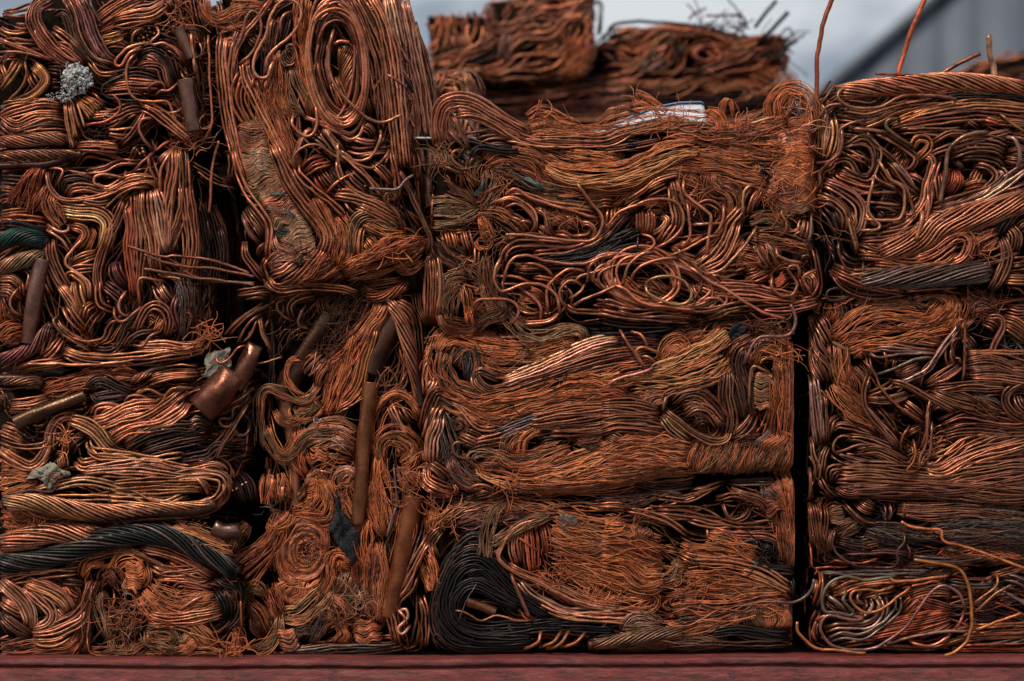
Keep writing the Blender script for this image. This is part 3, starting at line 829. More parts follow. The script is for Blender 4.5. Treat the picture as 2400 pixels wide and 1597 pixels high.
bale('E3', [(1000, 168), (1108, 164), (1116, 240), (1126, 1500), (1002, 1500)], 'narrow pale copper bale squeezed between the tall tilted bale and the arched wires', 0.95, 0.7, BG)
frame(950, 0)
H('460,720 520,670 590,690 640,800 660,920', 26, 'cp', 2.4, lay=2); H('300,900 330,800 400,770 480,800 500,950', 60, 'cu', 2.4, lay=2); W('160,780 170,900 230,1200', 26, 'pg', 5); TUFT(210, 780, 90, 26, mat=MAT_PAPER)
W('540,650 545,800 550,1000', 10, 'br', 4); W('420,1000 440,1100 450,1250', 40, 'cp', 5); W('560,1000 570,1200', 30, 'br', 5)
fill(120, ('cu', 'cp', 'cp'), (4, 5), 60, ('cu', 'cp'), dmin=-20, dmax=6, ymax=560); side_faces('rt', 40)

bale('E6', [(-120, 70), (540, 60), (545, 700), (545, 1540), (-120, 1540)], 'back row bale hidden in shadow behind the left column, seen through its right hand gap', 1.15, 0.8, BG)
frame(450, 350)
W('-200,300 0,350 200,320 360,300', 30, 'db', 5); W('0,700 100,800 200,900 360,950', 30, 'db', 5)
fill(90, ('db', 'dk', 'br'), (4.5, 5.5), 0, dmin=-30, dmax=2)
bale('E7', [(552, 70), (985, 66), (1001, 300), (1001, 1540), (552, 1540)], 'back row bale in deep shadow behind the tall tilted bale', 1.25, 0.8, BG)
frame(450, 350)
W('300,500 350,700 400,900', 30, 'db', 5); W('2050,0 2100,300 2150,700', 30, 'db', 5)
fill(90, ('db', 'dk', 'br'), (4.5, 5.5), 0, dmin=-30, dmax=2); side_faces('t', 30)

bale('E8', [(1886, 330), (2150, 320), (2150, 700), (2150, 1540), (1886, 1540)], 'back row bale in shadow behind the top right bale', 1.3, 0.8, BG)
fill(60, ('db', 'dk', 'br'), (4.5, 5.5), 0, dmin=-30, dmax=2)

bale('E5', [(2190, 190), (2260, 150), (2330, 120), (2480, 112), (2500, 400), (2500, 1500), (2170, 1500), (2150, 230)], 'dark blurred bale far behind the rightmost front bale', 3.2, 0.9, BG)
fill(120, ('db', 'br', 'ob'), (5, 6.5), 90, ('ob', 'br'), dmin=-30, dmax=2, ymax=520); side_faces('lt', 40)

# ------------------------------------------------------------------ A1: top left
bale('A1', [(-60, 28), (60, 22), (115, -60), (440, -60), (478, 40), (486, 200), (470, 330), (380, 352), (200, 372), (-60, 400)], 'top left bale with a grey lint tuft and two short copper pipes')
frame(0, 0)
W('-20,1300 200,1300 420,1275 640,1290', 34, 'br', tw=-.55, r=3.6); W('-20,1440 300,1430 560,1430 760,1415', 32, 'br', tw=-.6, r=3.6); W('-20,1530 200,1515 420,1510 640,1440', 30, 'cu', tw=-.6, r=3.6)
W('0,1075 200,1010 400,965 590,985', 30, 'cu'); W('0,1110 120,1200 260,1170 420,1110 600,1120', 28, 'br'); W('0,1060 150,1140 330,1070 580,1065', 20, 'cu'); W('150,1240 400,1185 620,1190', 22, 'br')
W('0,960 200,930 400,935 570,935', 12, 'br')
H('30,1340 110,1260 200,1215 330,1240', 20, 'rd', free='end')
W('300,130 160,150 0,130', 10, 'br'); W('0,250 100,300 270,280', 8, 'cu'); W('0,100 130,80 320,10', 14, 'br'); W('20,380 180,390 340,395', 16, 'br'); W('130,230 200,250 290,240', 14, 'cu')
W('500,150 590,130 650,250 700,400 790,500 840,600', 24, 'db'); W('480,260 600,340 690,420 760,520', 22, 'cu'); W('500,400 620,440 720,520 780,590', 20, 'cu')
W('440,-20 335,60 310,170 360,300 470,440 600,540 730,610', 42, 'br'); W('290,230 340,350 430,460 500,510 560,640', 10, 'cu')
W('620,-30 700,120 740,300 800,420 900,540 1060,590', 34, 'br'); W('700,-40 780,120 840,290 900,420 970,530 1060,600', 34, 'pu'); W('800,540 900,670 1000,690 1110,650', 12, 'cu')
S('820,0 880,120 930,215', 4, 'gy', free='end')
W('880,220 1000,130 1150,40 1290,-30', 46, 'cu'); W('1000,190 1200,140 1400,110 1520,20', 40, 'cu'); W('1540,-30 1590,30 1600,80', 34, 'cu'); W('960,330 1050,340 1180,280', 16, 'br')
H('880,280 1050,225 1250,205 1480,190', 22, 'rd', c2='br'); W('910,380 1010,360 1130,330', 24, 'ye', free='end'); W('960,430 1060,410 1180,440', 30, 'br')
S('0,355 150,420 330,490 500,555', 4.6, 'cu'); S('0,375 160,440 330,505 500,565', 4.2, 'br'); S('0,480 200,490 480,540', 4.2, 'cu'); W('0,590 60,530 170,520', 14, 'br')
W('175,540 110,680 0,760', 22, 'ob'); W('200,560 90,740 0,830', 16, 'ye'); S('230,560 250,700 180,840 80,930', 4.2, 'ob'); W('290,580 390,680 420,760 300,880 130,950', 24, 'ye'); W('270,660 310,760 350,830', 20, 'ob'); W('0,600 40,700 60,780', 20, 'ob')
E(60, 700, 60, 6, 3.5, 'ob', d=-14); W('430,620 560,640 600,700', 30, 'db'); W('450,760 560,760', 20, 'db')
W('1240,640 1350,600 1480,620 1520,720 1570,850', 26, 'br'); W('1250,520 1400,465 1520,520 1580,640 1620,760', 34, 'db'); W('1300,500 1420,530 1510,620', 20, 'cu'); W('960,740 1150,680 1300,665 1490,720', 22, 'db'); W('1000,790 1200,770 1490,780', 26, 'cu'); W('960,850 1150,840 1330,850', 18, 'br')
E(1420, 690, 70, 8, 4, 'cp', d=-8); E(1340, 330, 90, 16, 3.8, 'br', d=2)
S('1170,690 1000,760 940,830 1000,900 1200,930 1350,930', 4, 'dk'); S('1370,880 1380,800 1500,770 1530,860', 4, 'br'); S('1430,880 1490,840 1560,840 1640,760', 4.4, 'br')
S('1260,480 1180,600 1180,800 1260,920 1400,940 1540,940 1590,1020 1620,1120 1760,1230', 4.6, 'cu'); S('1370,390 1200,440 1080,550 1070,600 1120,610 1200,500 1320,440', 4.4, 'cu'); S('1210,420 1240,310 1310,260', 4.2, 'cu'); S('1440,250 1470,320 1390,390 1420,420 1500,405 1600,450 1700,570', 4.4, 'cu')
W('1500,420 1620,480 1710,590', 20, 'br')
W('1330,1000 1300,1100 1200,1250 1100,1330', 8, 'cu'); S('1420,1080 1310,1110 1285,1200 1330,1280 1400,1380', 5, 'cu'); W('1280,960 1420,1020 1560,1130 1760,1290', 30, 'cu', free='end'); S('1520,1050 1640,1030 1680,980', 4, 'cu')
W('900,1020 1050,1070 1180,1010 1320,990', 30, 'br'); W('800,1070 950,1060 1090,1050', 18, 'cu'); W('930,1180 1060,1140 1160,1060', 14, 'br'); S('1050,880 1110,950 1105,1030 980,1120 780,1160', 4.2, 'rd', free='start')
W('700,1350 900,1345 1090,1365', 26, 'cu', free='end'); W('660,1530 800,1420 950,1440 1150,1480 1260,1340', 14, 'ob'); X(850, 1230, 130, 40, 1.3, 'dk'); S('1010,1200 1150,1190 1250,1180', 4, 'cu', free='start'); W('1010,1240 1130,1260 1200,1250', 12, 'cu', free='start')
W('820,860 890,920 960,990', 16, 'cu')
W('600,930 615,1100 670,1365', 9, 'cu', free='end', wp=(.7, .7, 1)); W('640,940 670,1100 705,1260', 12, 'ye', free='end'); W('680,930 720,1060 760,1180', 14, 'ye', free='end'); W('710,920 800,990 870,1060', 26, 'ye', free='end', wp=(.4, .8, 1.3)); W('760,900 850,940 920,1010', 24, 'ye', free='end', wp=(.4, .8, 1.3))
TUFT(715, 735, 140, 90, 'clump of grey lint caught on the wires'); X(700, 760, 130, 60, 1.2, 'li', d=22, ln=30); TUFT(600, 870, 75, 30); TUFT(470, 900, 45, 12); TUFT(30, 990, 28, 8)
PIPE('1650,260 1700,390 1775,540', 29, 'p1', d=4, wp=(.95, 1)); PIPE('1715,735 1745,950 1795,1210', 39, 'p1', d=8, wp=(1, .95), lab='short dented copper pipe standing upright')
S('1760,300 1790,560 1800,680', 5, 'cu'); W('1660,640 1720,720 1790,700', 14, 'br'); S('1700,275 1820,285 1890,340', 4, 'db'); S('1720,550 1830,535 1900,470', 4, 'db')
S('1910,320 1920,560 1935,900 1950,1100 1900,1270', 4.2, 'ob', raw=True, d=-10); X(1640, 180, 110, 50, 1.4, 'ob', d=4); X(1950, 820, 90, 70, 1.2, 'br', d=-20, ry=330, ln=90); X(1820, 1270, 110, 50, 1.4, 'ob', d=4); S('1800,1330 1920,1370 1990,1250 2040,1180', 1.6, 'gy', raw=True, d=4)
W('1840,0 1870,160 1880,300', 20, 'br', d=-40); W('1920,0 1990,160 2060,300', 26, 'db', d=-60)
fill(230, ('br', 'cu', 'db'), (3.2, 4.2), 30); side_faces('rt', 60)

# ------------------------------------------------------------------ A2
bale('A2', [(-60, 395), (200, 378), (390, 350), (430, 345), (470, 420), (490, 560), (492, 700), (478, 830), (380, 856), (-60, 872)], 'left bale, second from the top, with a green rope and long wires sticking out', 0.0)
frame(0, 300)
W('0,540 180,560', 24, 'br'); W('0,460 200,480 420,470', 22, 'db'); W('0,670 60,650 150,690', 22, 'br'); W('0,790 160,770 300,770', 18, 'ob'); W('0,830 200,835 430,855', 14, 'or')
W('770,400 950,380 1100,315 1290,320', 14, 'cu'); W('640,420 800,470 900,500', 16, 'br'); W('570,610 600,500 720,480 860,500', 26, 'db'); W('600,640 660,560 800,550 950,580 1150,540 1400,480 1460,560', 20, 'cu'); W('870,520 1000,560 1200,460 1400,440', 18, 'cu'); S('1150,400 1140,460 1030,440 930,430 870,460 880,520 1000,560', 4.4, 'cu'); W('560,690 760,715 970,735', 16, 'db'); W('700,640 900,680 1030,650', 18, 'br')
W('430,380 470,560 560,650 720,660 1000,600 1200,520 1380,500 1460,570', 10, 'cu', r=4.4); S('970,740 1080,640 1230,560 1380,545', 4.4, 'br', free='start'); S('430,375 570,380 580,430 520,530', 4.2, 'cu')
W('540,750 700,775 900,790 990,860 990,980 930,1130', 40, 'ta'); W('620,900 760,930 780,1000 680,1120', 24, 'cu')
S('430,940 560,1020 640,1130', 4.4, 'cp'); S('440,890 560,960 630,940 620,890', 4.4, 'cp'); W('430,950 460,930 560,1000', 12, 'cp'); W('450,1000 470,1200 560,1400 650,1530', 32, 'br'); W('430,1120 410,1350 470,1520', 14, 'cu')
H('780,1160 850,1060 880,960 840,920', 22, 'ob')
W('900,1150 760,1200 640,1250', 24, 'ob'); W('890,1290 740,1300 620,1320', 22, 'ob'); S('780,1000 650,1150 610,1250 720,1340 830,1430 835,1560', 4.4, 'cu')
W('1150,650 1080,850 980,1050 900,1300 920,1560', 24, 'br'); W('1160,700 1200,900 1180,1100 1230,1400 1240,1560', 28, 'rd', r=4.3); W('1250,580 1260,800 1290,1000 1280,1300 1260,1520', 30, 'cu'); W('1330,560 1340,800 1400,1050 1420,1330', 34, 'cu', r=4.2); W('1420,550 1480,800 1530,1170', 36, 'cp', r=4.2, wp=(.7, 1, .9, .5))
W('1800,650 1850,900 1900,1200 1880,1520', 52, 'db', d=-24); W('1950,900 1990,1100 1980,1330', 40, 'db', d=-70, raw=True); W('1880,700 1960,900 2000,1200 1970,1450', 34, 'ob', d=-110, raw=True)
W('1700,500 1730,800 1760,1100 1720,1400', 40, 'cu'); W('1660,130 1700,400 1690,700 1620,950 1540,1170', 26, 'br', r=4.3); W('1600,120 1600,350 1560,600 1530,900 1530,1160', 28, 'cu', r=4.3); S('1480,600 1480,400 1560,250 1630,110 1670,130', 4.6, 'cu'); S('1390,400 1375,270 1480,150 1610,95', 4.8, 'cu'); W('1380,290 1430,420 1490,560', 14, 'br'); W('1450,310 1540,220 1590,180', 14, 'cp')
S('1420,100 1400,240 1300,330 1220,410', 5, 'br'); E(1300, 220, 45, 5, 4, 'cp', d=-6)
H('405,180 330,400 250,560 170,740', 48, 'rd', r=1.6, wp=(.25, .6, 1, 1.25), free='both', den=.9); H('470,590 450,700 590,890', 34, 'ob', free='end'); H('440,520 380,700 300,760', 20, 'rd')
W('0,880 200,885 430,970', 16, 'nv', r=3.6); W('-20,1060 150,1000 300,1010 440,1060', 44, 'te', r=3.4, tw=.5); H('0,940 150,920 300,950', 16, 'rd'); W('-20,1310 150,1240 420,1160', 40, 'ol', r=3.4, tw=.5)
frame(0, 600)
W('0,220 120,225 200,330', 26, 'cu'); W('0,320 100,330 180,420', 24, 'br'); W('240,120 290,190 260,350', 16, 'cu'); W('190,220 210,320 200,380', 14, 'cu'); S('180,280 110,400 130,500 220,560', 4.2, 'cu'); W('0,360 60,500 190,610', 16, 'br'); H('0,430 30,550 60,620', 24, 'or')
H('0,780 100,700 200,680', 44, 'or'); W('-20,960 200,900 350,800 480,630', 36, 'pu', tw=.5, r=3.8); W('0,1020 200,930 330,880', 12, 'cu')
W('1050,60 1080,180 1150,290', 34, 'pu'); W('950,260 1080,350 1150,430', 28, 'pu'); W('900,200 910,400 960,470 1050,500', 16, 'cu'); E(960, 380, 70, 7, 3.6, 'cu', d=-4)
W('680,230 720,400 780,540', 28, 'ye', r=4.6); W('540,260 640,380 740,560', 26, 'cu'); W('600,450 700,600 775,690', 26, 'cu', r=4.4); W('610,220 640,160 700,170 790,260 800,420', 12, 'ob'); W('760,600 800,480 860,440', 22, 'cu'); W('780,720 850,600 910,520', 16, 'ob')
W('500,580 600,700 750,800 850,860', 18, 'cu'); W('560,760 480,880 380,940', 22, 'cu'); W('480,640 440,760 370,920', 20, 'ob'); S('540,560 500,600 560,700 620,730', 4.6, 'br')
S('640,740 800,790 950,760 990,660 1050,600 1140,600', 4.4, 'br'); S('1290,450 1280,250 1330,200 1500,240', 4.6, 'cu'); S('1050,480 1080,580 1150,600 1250,520 1310,470', 4.4, 'br'); S('1160,330 1100,450 1130,540 1200,560', 4.6, 'cu')
W('1250,720 1330,520 1430,450 1530,500 1570,620 1530,740', 22, 'br', r=4.4); W('1130,870 1230,740 1380,690 1470,700', 10, 'db'); W('850,850 1000,860 1090,800 1150,650 1210,570 1310,480', 12, 'db'); S('1220,820 1320,830 1380,740 1480,690', 4.4, 'br'); H('1380,700 1440,640 1500,560', 18, 'or'); W('1330,600 1400,560 1440,620', 24, 'br'); W('1640,360 1600,500 1650,700', 12, 'pu', r=4.6); W('1440,260 1500,360 1560,440', 30, 'cp')
H('1680,200 1720,400 1700,600 1690,750', 28, 'gy', r=1.9); H('1760,250 1790,480 1800,700', 40, 'db', r=1.9)
W('580,880 800,950 1100,955 1400,925 1700,880 1850,840', 30, 'cu', free='end'); W('1250,830 1500,825 1700,850 1880,820', 26, 'cu', free='end'); S('200,1010 400,990 800,1000 1150,970', 4.4, 'cu'); W('120,1070 300,1010 500,985 580,960', 24, 'ob')
X(1880, 740, 110, 60, 1.3, 'ob'); E(1950, 690, 70, 5, 3.5, 'rd', d=-8)
PIPE('395,30 340,300 265,805', 40, 'p1', d=6, lab='grey-brown copper pipe leaning at the left edge', wp=(.85, 1, .9))
frame(0, 300)
S('1190,1090 1400,1160 1530,1190 1640,1180 2000,1230 2300,1340', 4.4, 'br', raw=True, d=22, free='both'); S('1340,1170 1600,1260 1750,1280 2000,1300 2345,1370', 4.4, 'br', raw=True, d=24, free='both'); S('1340,1300 1600,1340 1800,1380 2000,1400 2345,1445', 4.4, 'ol', raw=True, d=22, free='both'); S('1700,1310 1900,1400 2345,1430', 4.2, 'br', raw=True, d=18, free='both')
S('2010,120 1960,300 1940,500 1920,780', 4.6, 'ob', raw=True, d=-10, free='both')
W('1700,290 1850,380 2000,470 2120,500', 12, 'br', r=3, raw=True, d=-30); S('1780,370 1950,500 2150,550', 3.4, 'br', raw=True, d=-34)
fill(260, ('br', 'cu', 'db'), (3.4, 4.4), 30); side_faces('rt', 90)

# ------------------------------------------------------------------ A3
bale('A3', [(-60, 885), (300, 868), (480, 862), (560, 880), (592, 930), (585, 1060), (545, 1150), (500, 1190), (250, 1222), (-60, 1225)], 'left bale, third from the top, with looped wire skeins and a cut pipe end', 0.0)
frame(0, 850)
W('-20,150 200,150 390,200', 36, 'br', tw=.6); H('380,265 600,205 850,130 1020,80', 34, 'ob', r=1.9, c2='rd'); H('1000,120 1120,100 1230,110', 20, 'or'); W('1200,180 1400,70 1520,40', 22, 'ob', tw=.7, r=3.4); W('1350,130 1550,85 1820,80', 30, 'cu'); W('1350,200 1500,150 1800,110', 16, 'cu')
W('80,400 280,385 450,335', 32, 'ob', r=3); H('30,280 60,360 60,440', 26, 'db')
PIPE('150,560 400,440 790,300', 33, 'bz', d=6, wp=(1.0, 1, .8), lab='bronze coloured pipe pressed flat among the wires')
W('820,300 850,200 950,170 1100,240 1240,290', 34, 'db', r=3.6); W('820,350 1000,310 1220,280', 30, 'db', r=3.6); W('830,260 900,350 1000,370', 16, 'db', r=3.6)
W('850,560 1000,520 1200,420 1480,390', 34, 'cu', r=4.3); W('900,500 960,440 1060,420 1150,440', 22, 'cu', r=4.3); W('930,640 1100,560 1300,500 1480,400 1700,250', 36, 'cu', r=4.4); W('1000,710 1200,600 1450,560 1650,450 1710,360', 36, 'cu', r=4.3); W('1130,760 1400,610 1650,520', 28, 'cu'); W('1150,450 1180,340 1280,320 1390,360', 16, 'cu'); W('840,490 880,420 980,395 1110,405', 14, 'cu'); S('1260,290 1380,245 1500,310 1560,330', 4.6, 'cu'); S('1470,400 1560,260 1660,230 1770,240', 4.6, 'cu'); E(770, 410, 40, 3, 5, 'br')
W('1150,790 1350,660 1600,600 1760,600 1830,550 1960,620', 34, 'db', r=3.8); W('1280,830 1500,760 1800,690 1900,680', 34, 'db', r=3.6); W('1700,600 1800,540 1900,560', 16, 'cu')
W('450,830 470,620 560,510 700,490', 26, 'br', r=4.3); W('600,520 750,560 870,620 1000,770 1060,810', 34, 'ta', r=3.8); W('800,690 850,800 1000,815 1200,855 1400,890 1560,860 1680,850 1690,890', 18, 'ta', r=4.2); W('800,780 900,860 1100,870 1300,860', 18, 'ob', r=4)
W('0,620 100,650 220,715', 28, 'cu', free='end'); W('0,720 150,760 300,770 430,740 445,610', 14, 'br'); W('0,800 150,900 300,950 420,820 450,690', 26, 'cu'); W('0,870 200,965 350,950 440,850', 14, 'cu'); W('0,780 100,830 180,880', 24, 'ob'); S('200,620 260,690 320,690 360,650', 4, 'dk')
H('0,960 70,960 130,1000', 26, 'ob'); H('0,1190 150,1130 330,1080', 46, 'or', c2='ob'); H('0,1060 200,1010 300,1030', 20, 'ob'); X(600, 680, 60, 40, 1.6, 'or', d=10, ln=50); W('520,880 560,850 590,960', 26, 'ob', r=2.4, free='end'); W('640,850 700,760 790,690', 14, 'db')
PATCH('paper_scrap', '240,1070 300,1000 380,960 470,920 530,930 560,980 640,1000 650,1040 560,1060 510,1120 470,1170 430,1150 400,1090 330,1060', MAT_PAPER, 16, 5, lab='grey-green scrap of torn paper between two skeins'); PATCH('metal_flake', '430,1010 560,1000 640,1030 560,1070 500,1130 450,1090', plain('dull_brown_flake', (0.16, 0.08, 0.055), .5, 50, .5, 1.4, .6, .5), 20, 3)
W('700,890 770,940 920,900', 30, 'cu'); W('740,1000 1000,965 1300,950 1700,1010 2000,1010', 30, 'cp', wp=(.5, 1, 1, .5)); W('1150,950 1400,905 1700,970 1950,930 2060,970 2060,1010', 18, 'cu'); W('900,1010 1200,1030 1500,1040', 20, 'cu')
W('300,1190 600,1110 850,1090 1200,1180 1400,1265 1550,1260 1720,1190', 24, 'ta', r=4.3); W('1000,1130 1300,1110 1600,1100 1850,1110 1900,1200', 26, 'ob', r=4.3); W('1000,1180 1400,1170 1700,1160 1870,1160', 20, 'ob', r=4.3); W('330,1190 420,1240 700,1245 1150,1240', 16, 'ta')
W('1550,1060 1750,1020 1900,1020 2040,1050 2070,1150 1960,1290 1700,1340 1300,1290 950,1270', 26, 'ta', r=4.4, wp=(.8, 1, 1, 1)); S('1780,1030 1860,1110 1910,1210', 4.4, 'ta'); W('2060,1080 2080,1200 2000,1310 1850,1370 1700,1390', 16, 'ob', r=4.4)
W('30,1300 300,1280 700,1360 1000,1390 1400,1370 1800,1350 1980,1290', 50, 'ta', r=4.0, tw=-.28); W('0,1310 200,1330 420,1440 700,1430', 20, 'ob', r=4.2); S('0,1290 250,1180 480,1185 525,1140', 4.2, 'db', free='end'); S('210,1240 230,1310 320,1400 480,1440', 4.4, 'ob')
W('1650,900 1900,860 2000,780 2150,790', 30, 'db'); W('1980,900 2080,700 2200,500 2275,370', 10, 'br', raw=True, d=18); S('2130,520 2040,510 2030,560 2100,590 2150,540', 4.2, 'br', raw=True, d=14); L(2225, 580, 70, 95, 10, 3, 4, 'db', .08, d=4); S('2140,540 2150,420 2230,390', 4, 'br', raw=True, d=4); W('2080,880 2180,850 2240,900', 30, 'db', d=-20)
H('0,1420 200,1440 400,1480', 34, 'ob', c2='or'); X(250, 1440, 240, 50, 1.1, 'ob', ry=60); X(1100, 1420, 160, 50, 1.1, 'db', ry=70)
E(2235, 1110, 30, 2, 3.5, 'cp', d=-20); E(2145, 1165, 30, 2, 3.5, 'cp', d=-20); W('2100,1050 2200,1150 2250,1300', 60, 'db', d=-50, raw=True)
PIPE('1860,440 1990,300 2160,90', 72, 'p2', d=20, wp=(.9, 1.05, .8), squash=(.8, .55), lab='fat crushed pipe end sticking out of the bale')
frame(0, 600)
PIPE('2150,1210 2250,1030 2345,815', 44, 'p2', d=-8, squash=(1, .25), wp=(.9, 1, .85)); PATCH('paper_scrap', '1870,990 1900,900 2010,870 2120,850 2100,920 2130,1000 2060,1060 1960,1120 1870,1110 1900,1040', MAT_PAPER, 6, 5, lab='grey-green torn paper behind the fat pipe')
S('1980,920 2020,980 2100,960 2180,860 2250,820 2265,850', 3.2, 'ob', raw=True, d=16)
fill(240, ('br', 'cu', 'db'), (3.4, 4.4), 40); side_faces('rt', 60)

# ------------------------------------------------------------------ A4
bale('A4', [(-60, 1228), (250, 1226), (480, 1205), (550, 1220), (572, 1330), (570, 1480), (560, 1546), (-60, 1550)], 'bottom left bale crossed by a thick black stranded cable', 0.0)
frame(0, 1197)
H('0,110 200,95 450,125', 36, 'or', c2='ob'); W('0,320 200,260 500,200 900,240', 56, 'cu', r=4.2, tw=-.2); W('300,170 600,150 900,190 1020,240', 20, 'cu'); W('0,370 120,390 420,350', 16, 'cu'); W('760,450 1000,380 1230,345', 30, 'br'); W('0,560 300,530 600,500 800,480', 16, 'br'); W('0,620 200,580 480,570', 12, 'ob'); W('80,665 300,620 500,580 720,565', 16, 'cu')
W('1420,620 1600,590 1850,640 1900,600', 34, 'cu'); W('1380,500 1550,560 1750,550 1880,520', 26, 'cu'); W('1600,760 1640,680 1800,690 1960,740', 14, 'cu'); W('1580,700 1620,800 1720,840', 14, 'br'); E(1500, 690, 60, 7, 3.6, 'cp', d=0); W('1540,460 1600,490 1660,520', 24, 'cu')
W('1280,340 1500,380 1700,460 1960,610', 26, 'cu'); W('1100,340 1400,470 1650,600 1890,715', 10, 'cu', r=4.6, free='end')
W('-20,480 300,460 600,390 900,280 1150,230 1400,215 1650,270 1850,380 2000,460 2190,570', 54, 'gn', r=4.4, tw=-.26, d=6); W('1900,470 2060,520 2180,600', 24, 'te', r=3.8)
W('0,650 150,770 250,900 280,1020 250,1080', 36, 'cp', r=4.2); W('190,680 350,800 460,900 480,980 420,1050 280,1100', 26, 'cp', r=4.2); W('220,660 450,740 600,840 640,940', 40, 'cu', r=4.2); W('560,660 700,670 770,690', 14, 'br'); W('0,830 120,900 240,960', 26, 'cu'); W('0,960 150,1080 280,1160', 26, 'br'); W('0,940 60,1060 130,1160', 20, 'dk'); W('500,900 560,960 600,990', 24, 'cu')
W('280,1110 500,1050 680,960 780,850 860,640', 16, 'br', r=4.2); W('280,1150 480,1140 640,1080 770,1000 780,880', 24, 'cu', r=4.2); W('280,1200 500,1210 660,1130', 18, 'ob')
H('0,1310 300,1300 580,1290 720,1190', 44, 'br', c2='ob'); H('0,1250 150,1220 270,1180', 18, 'br'); H('600,690 660,770 710,800', 30, 'or')
H('830,650 800,900 760,1150 720,1330', 32, 'ob', wp=(.4, .8, 1, 1.2), c2='db'); H('900,760 980,1000 1030,1210', 44, 'ol', c2='db'); H('740,610 810,500 950,480', 24, 'or'); H('1040,600 1070,480 1180,420 1300,450 1340,540', 26, 'or', r=1.9); M('1230,480 1240,600 1190,730', 46, 'or', amp=4, r=2); H('930,610 1040,560 1090,720', 36, 'br'); H('1330,520 1360,620 1300,700', 16, 'or')
X(1150, 950, 190, 120, 1.3, 'ob'); X(1150, 1100, 120, 70, 1.3, 'br'); H('1240,820 1300,900 1260,1040', 26, 'dk'); H('1080,1200 1150,1100 1250,1030', 24, 'db')
H('1280,770 1400,900 1500,980 1650,1000', 52, 'ob', c2='or'); H('1350,700 1500,790 1700,850 1920,790', 54, 'or', c2='ob'); H('1650,980 1800,900 1990,830', 60, 'or', c2='ob'); S('1630,915 1760,840 1890,765', 3.8, 'cp'); W('1350,970 1600,1010 1850,975 2050,930', 34, 'cu', r=3.8); W('1350,1040 1600,1060 1780,1120 1900,1260', 14, 'ob'); H('1700,1040 1850,1160 1970,1260', 40, 'ob')
H('1310,1110 1350,1220 1500,1260 1680,1320', 22, 'ol'); M('1700,1130 1760,1300', 46, 'ol', amp=5, c2='or'); H('1330,1080 1500,1085 1620,1170 1540,1240', 26, 'ol'); HL(1500, 1140, 110, 70, 0, 30, c='ob'); H('1430,1200 1560,1280 1700,1300', 20, 'ol')
W('1990,730 2080,850 2100,1000', 28, 'dk', r=4.4); W('2200,640 2230,800 2180,1000 2050,1120', 12, 'dk'); H('2060,720 2130,850', 24, 'ol'); S('2210,800 2215,950 2220,1100', 3.4, 'or'); H('2150,1090 2190,1200 2210,1310', 32, 'or', wp=(.3, .8, 1.3), free='end'); W('1960,620 2100,690 2230,700', 8, 'dk')
H('800,1330 1000,1320 1200,1310 1330,1240', 26, 'ob', c2='br'); S('810,1150 830,1290 920,1325 1050,1330', 2.4, 'ob'); H('1000,1190 1060,1290 1150,1280 1190,1180', 14, 'ol'); H('1300,1340 1600,1330 1900,1320 2200,1330', 24, 'ob', c2='br'); X(2100, 1290, 140, 40, 1.2, 'or', ry=40)
H('1580,160 1750,230 1900,300 2130,400', 52, 'ob', c2='ta', amp=1); E(1790, 130, 110, 18, 3.5, 'db', d=0, ry=50); E(1900, 200, 60, 8, 3.5, 'db', d=0, ry=30); PIPE('1960,150 2060,190 2200,180', 34, 'p1', d=-2, squash=(.6, .6)); H('2120,370 2170,250 2260,130', 30, 'br')
X(1180, 750, 40, 8, 2, 'gy'); TUFT(1180, 755, 18, 5); TUFT(1305, 1065, 16, 5)
fill(170, ('br', 'cu', 'db'), (3.4, 4.4), 110, ('ob', 'or', 'br')); side_faces('rt', 50)

# ------------------------------------------------------------------ B2: lower bale of the second column
bale('B2', [(630, 705), (740, 690), (970, 690), (985, 900), (988, 1300), (992, 1530), (800, 1540), (640, 1545), (625, 1300), (612, 1000)], 'tall recessed bale of matted orange strands with upright copper pipes', 0.03)
frame(500, 650)
W('100,540 250,380 450,250', 6, 'br', r=4.4, raw=True, d=6); W('140,545 330,360 530,250', 6, 'br', r=4.4, raw=True, d=8); S('220,610 320,440 430,330', 4.4, 'br', raw=True, d=6); S('240,610 340,540 420,370', 4.2, 'br', raw=True, d=4); S('320,600 330,520 360,470', 4, 'br', raw=True, d=0)
W('220,150 350,130 480,110 560,140', 18, 'br', raw=True, d=-6); W('280,190 400,170 500,180', 12, 'br', raw=True, d=-4); W('560,180 700,170 850,130', 18, 'ob', raw=True, d=-4)
S('690,200 600,230 600,310 680,380 760,410', 4.2, 'br', raw=True, d=10); S('850,250 800,350 790,440 870,475', 4.4, 'br', raw=True, d=8); W('720,380 700,260 790,180 930,150', 14, 'ob', raw=True, d=8); W('520,330 540,600 530,900 490,1200', 10, 'db', raw=True, d=-10); W('420,340 470,540 540,690', 9, 'br', raw=True, d=4); S('640,200 640,330 600,440', 5, 'db', raw=True, d=0); S('470,480 510,380', 4, 'br', raw=True, d=0); S('390,800 500,780 640,735', 3.6, 'br', raw=True, d=20, free='both')
S('670,680 690,560 760,490 900,420', 4, 'db', raw=True, d=-10); X(760, 430, 120, 24, 2.2, 'db', d=-4, ln=130)
PIPE('1060,330 900,590 800,745', 36, 'bz', d=-14, lab='bronze coloured pipe slanting behind the orange strands'); PIPE('800,770 700,930 610,1130', 50, 'db', d=-30); PIPE('650,1120 690,1350 720,1480 740,1800 750,2100', 32, 'br', d=-26)
H('990,150 1010,250 1030,370', 22, 'ob'); H('1180,160 1120,280 1050,400', 26, 'ob', c2='br'); X(1150, 350, 170, 110, 1.1, 'db', d=6, ln=110, ry=250); X(1240, 240, 70, 40, 1.0, 'db', d=8, ry=150)
